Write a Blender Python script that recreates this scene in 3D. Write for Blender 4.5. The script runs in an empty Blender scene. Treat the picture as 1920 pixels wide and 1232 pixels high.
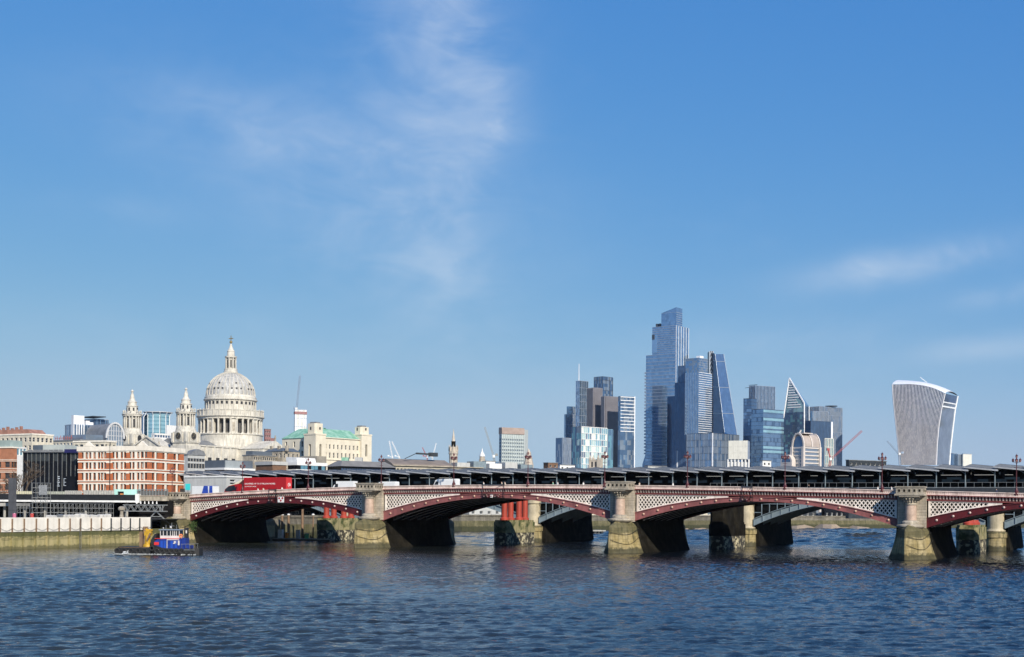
import bpy, math, random
import numpy as np
from mathutils import Vector, Matrix
random.seed(7)
R = math.radians
scn = bpy.context.scene
COL = scn.collection

# ---------------------------------------------------------------- camera
CAM_H = 9.2            # eye height above the low-tide river
FPX, CX, CY = 2490.0, 960.0, 957.0   # focal length and horizon point in photo pixels
ROLL = R(0.4)
HAZE = 0.000017
cam_d = bpy.data.cameras.new('camera')
cam_d.sensor_width = 36.0
cam_d.lens = 36.0 * FPX / 1920.0
cam_d.shift_y = (CY - 616.0) / 1920.0
cam_d.clip_start = 1.0
cam_d.clip_end = 30000.0
cam = bpy.data.objects.new('camera', cam_d)
COL.objects.link(cam)
cam.matrix_world = Matrix.Translation((0, 0, CAM_H)) @ Matrix.Rotation(R(90), 4, 'X') @ Matrix.Rotation(ROLL, 4, 'Z')
scn.camera = cam

# ---------------------------------------------------------------- light
SUN_AZ, SUN_EL = R(155), R(31)      # clockwise from the view axis (+Y)
world = bpy.data.worlds.new('World')
scn.world = world
world.use_nodes = True
wn, wl = world.node_tree.nodes, world.node_tree.links
wn.clear()
SKY_STRENGTH = 0.12
EXPO = 0.12
SKY_GRADE = ((.0395, 1.16, .385), (.136, .64, .55), (.405, .3, .70))   # gain, power, soft ceiling per channel
def sky_world():
    out = wn.new('ShaderNodeOutputWorld')
    bg = wn.new('ShaderNodeBackground')
    sky = wn.new('ShaderNodeTexSky')
    sky.sky_type = 'NISHITA'
    sky.sun_disc = False
    sky.sun_elevation = SUN_EL
    sky.sun_rotation = SUN_AZ
    sky.altitude = 0
    sky.air_density = 1.0
    sky.dust_density = 0.3
    sky.ozone_density = 1.0
    tc = wn.new('ShaderNodeTexCoord')
    sep = wn.new('ShaderNodeSeparateXYZ')
    wl.new(tc.outputs['Generated'], sep.inputs[0])
    def math_(op, a, b=None, c=None):
        n = wn.new('ShaderNodeMath'); n.operation = op
        for i, val in enumerate((a, b, c)):
            if val is None: continue
            if isinstance(val, (int, float)): n.inputs[i].default_value = val
            else: wl.new(val, n.inputs[i])
        return n.outputs[0]
    # tangent-plane coordinates of the sky dome: az = x / y , el = z / y
    az = math_('ARCTAN2', sep.outputs[0], sep.outputs[1])
    hor = math_('SQRT', math_('ADD', math_('MULTIPLY', sep.outputs[0], sep.outputs[0]), math_('MULTIPLY', sep.outputs[1], sep.outputs[1])))
    el = math_('ARCTAN2', sep.outputs[2], hor)
    def noise(sx, sy, scale, rot, detail=7, rough=0.62, dist=0.6, off=0.0):
        comb = wn.new('ShaderNodeCombineXYZ')
        wl.new(az, comb.inputs[0]); wl.new(el, comb.inputs[1]); comb.inputs[2].default_value = off
        mp = wn.new('ShaderNodeMapping')
        mp.inputs['Rotation'].default_value = (0, 0, rot)
        mp.inputs['Scale'].default_value = (sx, sy, 1)
        wl.new(comb.outputs[0], mp.inputs[0])
        nz = wn.new('ShaderNodeTexNoise')
        nz.inputs['Scale'].default_value = scale
        nz.inputs['Detail'].default_value = detail
        nz.inputs['Roughness'].default_value = rough
        nz.inputs['Distortion'].default_value = dist
        wl.new(mp.outputs[0], nz.inputs['Vector'])
        return nz.outputs[0]
    def blob(px, py, rx, ry, rot=0.0):
        a0 = math.atan2(px - CX, FPX); e0 = math.atan2(CY - py, FPX)
        da = math_('SUBTRACT', az, a0); de = math_('SUBTRACT', el, e0)
        c, s = math.cos(rot), math.sin(rot)
        u = math_('DIVIDE', math_('ADD', math_('MULTIPLY', da, c), math_('MULTIPLY', de, s)), rx / FPX)
        w = math_('DIVIDE', math_('ADD', math_('MULTIPLY', da, -s), math_('MULTIPLY', de, c)), ry / FPX)
        d2 = math_('ADD', math_('MULTIPLY', u, u), math_('MULTIPLY', w, w))
        return math_('EXPONENT', math_('MULTIPLY', d2, -1.0))
    def ramp(v, lo, hi):
        m = wn.new('ShaderNodeMapRange'); m.interpolation_type = 'SMOOTHSTEP'
        wl.new(v, m.inputs[0]); m.inputs[1].default_value = lo; m.inputs[2].default_value = hi
        return m.outputs[0]
    fine = noise(1.0, 2.3, 16.0, R(18), off=1.7)
    soft = noise(1.0, 1.4, 6.0, R(-30), detail=4, off=4.1)
    bands = math_('MULTIPLY', blob(820, 120, 120, 220, R(6)), .55)
    for px, py, rx, ry, rot, k in ((865, 505, 60, 50, R(-35), .5), (770, 400, 230, 170, R(-20), .5), (470, 260, 260, 70, R(-8), .5), (560, 330, 330, 120, R(-14), .35),
                                   (1700, 510, 170, 30, R(7), 1.5), (850, 625, 90, 40, 0, .4), (220, 425, 120, 28, 0, .3),
                                   (1880, 665, 150, 22, R(3), .8), (1870, 570, 90, 20, R(8), .7), (1150, 720, 900, 110, 0, .22),
                                   (845, 40, 130, 130, 0, .35), (940, 190, 50, 70, R(20), .4), (1450, 640, 240, 40, R(4), .25), (300, 640, 300, 60, 0, .15)):
        bands = math_('ADD', bands, math_('MULTIPLY', blob(px, py, rx, ry, rot), k))
    # the long streak: crisp along its right-hand edge, thinning out to the left
    el_f = math_('MULTIPLY', math_('TANGENT', el), FPX / CY)
    fc = wn.new('ShaderNodeFloatCurve'); cm = fc.mapping; cv = cm.curves[0]
    edge = [(575, 870), (545, 912), (500, 880), (450, 838), (395, 898), (330, 925), (260, 945), (195, 962), (140, 940), (60, 918), (0, 900)]
    cv.points[0].location = (0.0, 860 / 1920); cv.points[1].location = (1.0, edge[-1][1] / 1920)
    for y_, x_ in edge[:-1]: cv.points.new((CY - y_) / CY, x_ / 1920)
    cm.update(); wl.new(el_f, fc.inputs['Value'])
    az_px = math_('MULTIPLY_ADD', math_('TANGENT', az), FPX, CX)
    wob = math_('MULTIPLY_ADD', fine, 90.0, -45.0)
    d_ = math_('ADD', math_('SUBTRACT', math_('MULTIPLY', fc.outputs[0], 1920.0), az_px), wob)
    body = math_('MULTIPLY', ramp(d_, -12.0, 70.0), math_('EXPONENT', math_('MULTIPLY', math_('MAXIMUM', d_, 0.0), -1 / 150.0)))
    front = ramp(sep.outputs[1], .0, .3)
    body = math_('MULTIPLY', math_('MULTIPLY', body, front), ramp(el_f, .36, .46))
    bands = math_('ADD', bands, math_('MULTIPLY', body, .85))
    wisps = math_('MULTIPLY', bands, math_('ADD', math_('MULTIPLY', ramp(fine, .32, .84), .46), math_('MULTIPLY', ramp(soft, .22, .75), .62)))
    # the same thin cirrus goes on over the rest of the sky
    far = math_('MULTIPLY', ramp(soft, .55, .85), ramp(fine, .42, .8))
    cover = math_('MINIMUM', math_('ADD', math_('MULTIPLY', wisps, .44), math_('MULTIPLY', far, .06)), 0.6)
    mix = wn.new('ShaderNodeMix'); mix.data_type = 'RGBA'
    wl.new(cover, mix.inputs[0])
    # grade of the clear sky: deeper blue overhead, pale and even towards the horizon
    sc = wn.new('ShaderNodeSeparateColor'); cc = wn.new('ShaderNodeCombineColor')
    wl.new(sky.outputs[0], sc.inputs[0])
    for i, (k, g, top) in enumerate(SKY_GRADE):
        lim = math_('SMOOTH_MIN', math_('MULTIPLY', math_('POWER', sc.outputs[i], g), k), top, .12)
        wl.new(math_('MULTIPLY', lim, 2 ** -EXPO / SKY_STRENGTH), cc.inputs[i])
    wl.new(cc.outputs[0], mix.inputs[6])
    mix.inputs[7].default_value = (.68 / SKY_STRENGTH, .75 / SKY_STRENGTH, .84 / SKY_STRENGTH, 1)
    wl.new(mix.outputs[2], bg.inputs[0])
    bg.inputs[1].default_value = SKY_STRENGTH
    wl.new(bg.outputs[0], out.inputs[0])
sky_world()
world.cycles.sampling_method = 'MANUAL'
world.cycles.sample_map_resolution = 512

sun_d = bpy.data.lights.new('sun', 'SUN')
sun_d.energy = 5.0
sun_d.angle = R(0.5)
sun_d.color = (1.0, 0.93, 0.82)
sun = bpy.data.objects.new('sun', sun_d)
COL.objects.link(sun)
S_DIR = Vector((math.sin(SUN_AZ) * math.cos(SUN_EL), math.cos(SUN_AZ) * math.cos(SUN_EL), math.sin(SUN_EL)))
sun.rotation_euler = S_DIR.to_track_quat('Z', 'Y').to_euler()
sun.location = (200, -200, 400)

scn.view_settings.view_transform = 'Standard'
scn.view_settings.look = 'None'
scn.view_settings.gamma = 1.0
scn.view_settings.use_curve_mapping = False
scn.view_settings.exposure = EXPO
scn.render.engine = 'CYCLES'
scn.cycles.volume_bounces = 0
scn.cycles.max_bounces = 6
scn.cycles.diffuse_bounces = 2
scn.cycles.glossy_bounces = 4
scn.cycles.transmission_bounces = 4
scn.cycles.sample_clamp_indirect = 4.0

# ---------------------------------------------------------------- helpers
def ray(px, py):
    """Direction through a photo pixel, scaled so that y = 1."""
    dx, dy = px - CX, py - CY
    c, s = math.cos(ROLL), math.sin(ROLL)
    ux, uy = dx * c + dy * s, -dx * s + dy * c
    return Vector((ux / FPX, 1.0, -uy / FPX))
def W(px, py, Y):
    d = ray(px, py)
    return Vector((d.x * Y, Y, CAM_H + d.z * Y))
def zat(px, py, Y): return W(px, py, Y).z
def water_Y(px, py):
    return -CAM_H / ray(px, py).z

class Frame:
    """Local axes of a thing: +x to the right along its front, +y away, z up, turned by yaw (right end nearer)."""
    def __init__(self, ox, oy, yaw, oz=0.0):
        self.o = Vector((ox, oy, oz)); self.yaw = yaw
        self.c, self.s = math.cos(yaw), math.sin(yaw)
    def world(self, x, y, z=0.0):
        return Vector((self.o.x + self.c * x + self.s * y, self.o.y - self.s * x + self.c * y, self.o.z + z))
    def local(self, p):
        d = p - self.o
        return Vector((self.c * d.x - self.s * d.y, self.s * d.x + self.c * d.y, d.z))
    def L(self, px, py, off=0.0):
        """pixel -> (x, z) on the local plane y = off"""
        d = ray(px, py); n = Vector((self.s, self.c, 0))
        p0 = self.world(0, off)
        t = (n.dot(Vector((p0.x, p0.y, 0)))) / n.dot(Vector((d.x, d.y, 0)))
        q = self.local(Vector((d.x * t, d.y * t, CAM_H + d.z * t)))
        return q.x, q.z
    def Rt(self, px, py, off=0.0):
        """pixel -> (y, z) on the local plane x = off"""
        d = ray(px, py); n = Vector((self.c, -self.s, 0))
        p0 = self.world(off, 0)
        t = (n.dot(Vector((p0.x, p0.y, 0)))) / n.dot(Vector((d.x, d.y, 0)))
        q = self.local(Vector((d.x * t, d.y * t, CAM_H + d.z * t)))
        return q.y, q.z

class MB:
    def __init__(self): self.v = []; self.f = []; self.m = []; self.s = []
    def add(self, vs, fs, mi=0, sm=False):
        b = len(self.v)
        self.v.extend([tuple(p) for p in vs])
        for f in fs:
            self.f.append(tuple(i + b for i in f)); self.m.append(mi); self.s.append(sm)
        return self
    def quad(self, a, b, c, d, mi=0): return self.add((a, b, c, d), ((0, 1, 2, 3),), mi)
    def box(self, x0, x1, y0, y1, z0, z1, mi=0):
        vs = [(x, y, z) for z in (z0, z1) for y in (y0, y1) for x in (x0, x1)]
        return self.add(vs, ((0, 2, 3, 1), (4, 5, 7, 6), (0, 1, 5, 4), (2, 6, 7, 3), (0, 4, 6, 2), (1, 3, 7, 5)), mi)
    def bar(self, p, q, w, h=None, mi=0, up=(0, 0, 1)):
        """rectangular beam from p to q, w across, h along 'up'"""
        p, q = Vector(p), Vector(q); h = w if h is None else h
        d = (q - p)
        if d.length < 1e-6: return self
        d.normalize(); up = Vector(up)
        if abs(d.dot(up)) > .98: up = Vector((1, 0, 0)) if abs(d.x) < .9 else Vector((0, 1, 0))
        a = d.cross(up).normalized() * (w / 2); b = a.cross(d).normalized() * (h / 2)
        vs = [p - a - b, p + a - b, p + a + b, p - a + b, q - a - b, q + a - b, q + a + b, q - a + b]
        return self.add(vs, ((0, 1, 2, 3), (7, 6, 5, 4), (0, 4, 5, 1), (1, 5, 6, 2), (2, 6, 7, 3), (3, 7, 4, 0)), mi)
    def tube(self, p, q, r0, r1=None, n=8, mi=0, caps=True, sm=True):
        p, q = Vector(p), Vector(q); r1 = r0 if r1 is None else r1
        d = (q - p).normalized()
        a = d.orthogonal().normalized(); b = d.cross(a)
        vs = []
        for c, r in ((p, r0), (q, r1)):
            for i in range(n):
                t = 2 * math.pi * i / n
                vs.append(c + a * (r * math.cos(t)) + b * (r * math.sin(t)))
        self.add(vs, [(i, (i + 1) % n, n + (i + 1) % n, n + i) for i in range(n)], mi, sm)
        if caps: self.add(vs, (tuple(range(n - 1, -1, -1)), tuple(range(n, 2 * n))), mi)
        return self
    def path(self, pts, r, n=6, mi=0):
        for a, b in zip(pts[:-1], pts[1:]): self.tube(a, b, r, r, n, mi)
        return self
    def lathe(self, prof, n=32, cx=0, cy=0, mi=0, sm=True, a0=0.0, a1=2 * math.pi, split=True):
        full = abs(a1 - a0 - 2 * math.pi) < 1e-6
        k = n if full else n + 1
        def ringpts(r, z):
            return [(cx + r * math.cos(a0 + (a1 - a0) * i / n), cy + r * math.sin(a0 + (a1 - a0) * i / n), z) for i in range(k)]
        for (r0, z0), (r1, z1) in zip(prof[:-1], prof[1:]):
            self.add(ringpts(r0, z0) + ringpts(r1, z1),
                     [(i, (i + 1) % k, k + (i + 1) % k, k + i) for i in range(n)], mi, sm)
        return self
    def prism(self, poly, z0, z1, mi=0, top=None):
        """poly counter-clockwise (x, y); z1 may be a list of per-corner heights"""
        n = len(poly); top = top or poly
        zt = z1 if isinstance(z1, (list, tuple)) else [z1] * n
        vs = [(x, y, z0) for x, y in poly] + [(x, y, z) for (x, y), z in zip(top, zt)]
        fs = [(i, (i + 1) % n, n + (i + 1) % n, n + i) for i in range(n)]
        fs += [tuple(range(n - 1, -1, -1)), tuple(range(n, 2 * n))]
        return self.add(vs, fs, mi)
    def slab(self, pts, axis, a0, a1, mi=0):
        """extrude a polygon given in two axes along the third ('x','y')"""
        n = len(pts)
        if axis == 'y': A = [(u, a0, z) for u, z in pts]; B = [(u, a1, z) for u, z in pts]
        else: A = [(a0, u, z) for u, z in pts]; B = [(a1, u, z) for u, z in pts]
        fs = [(i, (i + 1) % n, n + (i + 1) % n, n + i) for i in range(n)]
        fs += [tuple(range(n - 1, -1, -1)), tuple(range(n, 2 * n))]
        return self.add(A + B, fs, mi)
    def ball(self, c, r, n=10, mi=0, sz=1.0):
        prof = [(max(1e-4, r * math.sin(math.pi * i / (n // 2 + 1))), c[2] - r * sz * math.cos(math.pi * i / (n // 2 + 1))) for i in range(n // 2 + 2)]
        return self.lathe(prof, n, c[0], c[1], mi)
    def mesh(self, name, mats):
        me = bpy.data.meshes.new(name)
        me.from_pydata(self.v, [], self.f)
        for m in (mats if isinstance(mats, (list, tuple)) else [mats]): me.materials.append(m)
        me.polygons.foreach_set('material_index', self.m)
        me.polygons.foreach_set('use_smooth', self.s)
        me.update()
        return me
    def build(self, name, mats, parent=None, kind=None, label=None, loc=None):
        o = bpy.data.objects.new(name, self.mesh(name, mats))
        COL.objects.link(o)
        if parent is not None: o.parent = parent
        if kind: o['kind'] = kind
        if label: o['label'] = label
        if loc: o.location = loc
        return o

def inst(name, me, parent, loc, rz=0.0, scale=None):
    o = bpy.data.objects.new(name, me); COL.objects.link(o); o.parent = parent
    o.location = loc
    if rz: o.rotation_euler = (0, 0, rz)
    if scale: o.scale = scale
    return o
def tag(o, label, cat, group=None):
    o['label'] = label; o['category'] = cat
    if group: o['group'] = group
    return o
def thing(name, label, cat, loc=(0, 0, 0), rotz=0.0, group=None):
    o = bpy.data.objects.new(name, None); COL.objects.link(o)
    o.location = loc; o.rotation_euler = (0, 0, rotz); o.empty_display_size = .5
    return tag(o, label, cat, group)
def fthing(fr, name, label, cat, group=None):
    return thing(name, label, cat, fr.o, -fr.yaw, group)
def copy_tree(o, parent=None):
    c = o.copy(); COL.objects.link(c); c.parent = parent
    for ch in o.children: copy_tree(ch, c)
    return c
def structure(o): o['kind'] = 'structure'; return o

# ---------------------------------------------------------------- materials
MATS = {}
def mat(name, c, r=.65, m=0.0, v=.12, s=.6, b=0.0, c2=None, streak=0.0, bs=None, spec=.5, k2=(.42, .62), emit=0.0, dirt=None, gs=None, course=None, tide=()):
    """procedural surface: base colour c broken up by noise (towards c2 where given), optional vertical streaks and fine relief"""
    if name in MATS: return MATS[name]
    M_ = bpy.data.materials.new(name); M_.use_nodes = True
    nt = M_.node_tree; N, L = nt.nodes, nt.links
    P = N['Principled BSDF']
    P.inputs['Roughness'].default_value = r
    P.inputs['Metallic'].default_value = m
    P.inputs['Specular IOR Level'].default_value = spec
    tc = N.new('ShaderNodeTexCoord')
    nz = N.new('ShaderNodeTexNoise'); nz.inputs['Scale'].default_value = s
    nz.inputs['Detail'].default_value = 8; nz.inputs['Roughness'].default_value = .65
    mp = N.new('ShaderNodeMapping')
    if gs: mp.inputs['Scale'].default_value = gs
    L.new(tc.outputs['Object'], mp.inputs[0]); L.new(mp.outputs[0], nz.inputs['Vector'])
    rp = N.new('ShaderNodeMapRange'); rp.inputs[1].default_value = k2[0]; rp.inputs[2].default_value = k2[1]
    L.new(nz.outputs[0], rp.inputs[0])
    mx = N.new('ShaderNodeMix'); mx.data_type = 'RGBA'
    lo = [max(0, x * (1 - v)) for x in c]; hi = [min(1, x * (1 + v)) for x in c]
    if c2: lo, hi = list(c), list(c2)
    mx.inputs[6].default_value = (*lo, 1); mx.inputs[7].default_value = (*hi, 1)
    L.new(rp.outputs[0], mx.inputs[0])
    colour = mx.outputs[2]
    if streak or dirt:
        n2 = N.new('ShaderNodeTexNoise'); n2.inputs['Scale'].default_value = 1.0; n2.inputs['Detail'].default_value = 5
        mp2 = N.new('ShaderNodeMapping'); mp2.inputs['Scale'].default_value = (1.3, 1.3, .16)
        L.new(tc.outputs['Object'], mp2.inputs[0]); L.new(mp2.outputs[0], n2.inputs['Vector'])
        r2 = N.new('ShaderNodeMapRange'); r2.inputs[1].default_value = .48; r2.inputs[2].default_value = .72
        L.new(n2.outputs[0], r2.inputs[0])
        sc = N.new('ShaderNodeMath'); sc.operation = 'MULTIPLY'; sc.inputs[1].default_value = streak or .5
        L.new(r2.outputs[0], sc.inputs[0])
        m2 = N.new('ShaderNodeMix'); m2.data_type = 'RGBA'
        dd = dirt or [x * .35 for x in c]
        m2.inputs[7].default_value = (*dd, 1)
        L.new(sc.outputs[0], m2.inputs[0]); L.new(colour, m2.inputs[6])
        colour = m2.outputs[2]
    for z0, z1, tcol, amt in tide:
        # growth and staining between two tide levels, with a ragged edge
        sx = N.new('ShaderNodeSeparateXYZ'); L.new(tc.outputs['Object'], sx.inputs[0])
        n4 = N.new('ShaderNodeTexNoise'); n4.inputs['Scale'].default_value = 1.0; n4.inputs['Detail'].default_value = 8; n4.inputs['Roughness'].default_value = .7; L.new(tc.outputs['Object'], n4.inputs['Vector'])
        ad = N.new('ShaderNodeMath'); ad.operation = 'MULTIPLY_ADD'; ad.inputs[1].default_value = -2.2; L.new(n4.outputs[0], ad.inputs[0]); L.new(sx.outputs[2], ad.inputs[2])
        lo_ = N.new('ShaderNodeMapRange'); lo_.interpolation_type = 'SMOOTHSTEP'; lo_.inputs[1].default_value = z0 - 1.1 - .5; lo_.inputs[2].default_value = z0 - 1.1; L.new(ad.outputs[0], lo_.inputs[0])
        hi_ = N.new('ShaderNodeMapRange'); hi_.interpolation_type = 'SMOOTHSTEP'; hi_.inputs[1].default_value = z1 - 1.1; hi_.inputs[2].default_value = z1 - 1.1 + .5; hi_.inputs[3].default_value = amt; hi_.inputs[4].default_value = 0; L.new(ad.outputs[0], hi_.inputs[0])
        mm = N.new('ShaderNodeMath'); mm.operation = 'MULTIPLY'; L.new(lo_.outputs[0], mm.inputs[0]); L.new(hi_.outputs[0], mm.inputs[1])
        m4 = N.new('ShaderNodeMix'); m4.data_type = 'RGBA'; m4.inputs[7].default_value = (*tcol, 1); L.new(mm.outputs[0], m4.inputs[0]); L.new(colour, m4.inputs[6]); colour = m4.outputs[2]
    if course:
        # masonry joints
        sx = N.new('ShaderNodeSeparateXYZ'); L.new(tc.outputs['Object'], sx.inputs[0])
        ad = N.new('ShaderNodeMath'); ad.operation = 'ADD'; L.new(sx.outputs[0], ad.inputs[0]); L.new(sx.outputs[1], ad.inputs[1])
        cb = N.new('ShaderNodeCombineXYZ'); L.new(ad.outputs[0], cb.inputs[0]); L.new(sx.outputs[2], cb.inputs[1])
        bk = N.new('ShaderNodeTexBrick'); bk.inputs['Scale'].default_value = 1.0; bk.inputs['Brick Width'].default_value = course[0]; bk.inputs['Row Height'].default_value = course[1]; bk.inputs['Mortar Size'].default_value = .035; bk.inputs['Mortar Smooth'].default_value = .3
        bk.inputs['Color1'].default_value = (1, 1, 1, 1); bk.inputs['Color2'].default_value = (.80, .80, .80, 1); bk.inputs['Mortar'].default_value = (course[2],) * 3 + (1,)
        L.new(cb.outputs[0], bk.inputs['Vector'])
        m5 = N.new('ShaderNodeMix'); m5.data_type = 'RGBA'; m5.blend_type = 'MULTIPLY'; m5.inputs[0].default_value = 1.0; L.new(colour, m5.inputs[6]); L.new(bk.outputs['Color'], m5.inputs[7]); colour = m5.outputs[2]
    L.new(colour, P.inputs['Base Color'])
    if b:
        n3 = N.new('ShaderNodeTexNoise'); n3.inputs['Scale'].default_value = bs or s * 6; n3.inputs['Detail'].default_value = 6
        L.new(tc.outputs['Object'], n3.inputs['Vector'])
        bp = N.new('ShaderNodeBump'); bp.inputs['Strength'].default_value = b; bp.inputs['Distance'].default_value = .1
        L.new(n3.outputs[0], bp.inputs['Height']); L.new(bp.outputs[0], P.inputs['Normal'])
    if emit:
        P.inputs['Emission Color'].default_value = (*c, 1); P.inputs['Emission Strength'].default_value = emit
    MATS[name] = M_
    return M_

def glass(name, c, r=.07, m=.75, v=.10, s=.08):
    """coated facade glass: mirrors sky and neighbours, faint unevenness from pane to pane"""
    return mat(name, c, r=r, m=m, v=v, s=s, b=.05, bs=.12)

# ---------------------------------------------------------------- facades
def open_wall(mb, P, U, Z, uop, zop, depth, mi=0, rev=None):
    """wall 0..U x Z0..Z1 with real openings at every crossing of the u and z intervals; P(u, z, d) maps to space, d inward"""
    us = sorted({0.0, U, *[a for i in uop for a in i]}); zs = sorted({Z[0], Z[1], *[a for i in zop for a in i]})
    rev = mi if rev is None else rev
    ops = []
    isu = lambda a, b: any(i[0] <= a + 1e-6 and b <= i[1] + 1e-6 for i in uop)
    isz = lambda a, b: any(i[0] <= a + 1e-6 and b <= i[1] + 1e-6 for i in zop)
    for z0, z1 in zip(zs[:-1], zs[1:]):
        zo = isz(z0, z1); run = None
        for u0, u1 in zip(us[:-1], us[1:]):
            if zo and isu(u0, u1):
                ops.append((u0, u1, z0, z1))
                a, b_, c, d = (u0, z0), (u1, z0), (u1, z1), (u0, z1)
                for e, f in ((a, b_), (b_, c), (c, d), (d, a)):
                    mb.quad(P(e[0], e[1], 0), P(e[0], e[1], depth), P(f[0], f[1], depth), P(f[0], f[1], 0), rev)
            else:
                mb.quad(P(u0, z0, 0), P(u1, z0, 0), P(u1, z1, 0), P(u0, z1, 0), mi)
    return ops
def even(U, n, w, m0=None, m1=None):
    """n openings of width w spread over 0..U"""
    m0 = (U / n - w) / 2 if m0 is None else m0
    m1 = m0 if m1 is None else m1
    if n == 1: return [((U - w) / 2, (U + w) / 2)]
    st = (U - m0 - m1 - w) / (n - 1)
    return [(m0 + i * st, m0 + i * st + w) for i in range(n)]
WIN = {}
WRND = random.Random(21)
def window_mesh(w, h, glass_m, frame_m, bars=(1, 1), key=''):
    k = (round(w, 2), round(h, 2), glass_m.name, frame_m.name, bars)
    if k in WIN: return WIN[k]
    mb = MB(); t = min(.12, w * .07)
    mb.quad((0, .06, 0), (w, .06, 0), (w, .06, h), (0, .06, h), 0)
    mb.box(0, w, 0, .1, 0, t, 1); mb.box(0, w, 0, .1, h - t, h, 1)
    mb.box(0, t, 0, .1, t, h - t, 1); mb.box(w - t, w, 0, .1, t, h - t, 1)
    for i in range(1, bars[0]): mb.box(w * i / bars[0] - t / 3, w * i / bars[0] + t / 3, .01, .1, t, h - t, 1)
    for j in range(1, bars[1]): mb.box(t, w - t, .02, .1, h * j / bars[1] - t / 3, h * j / bars[1] + t / 3, 1)
    WIN[k] = mb.mesh('window', [glass_m, frame_m])
    return WIN[k]

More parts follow.
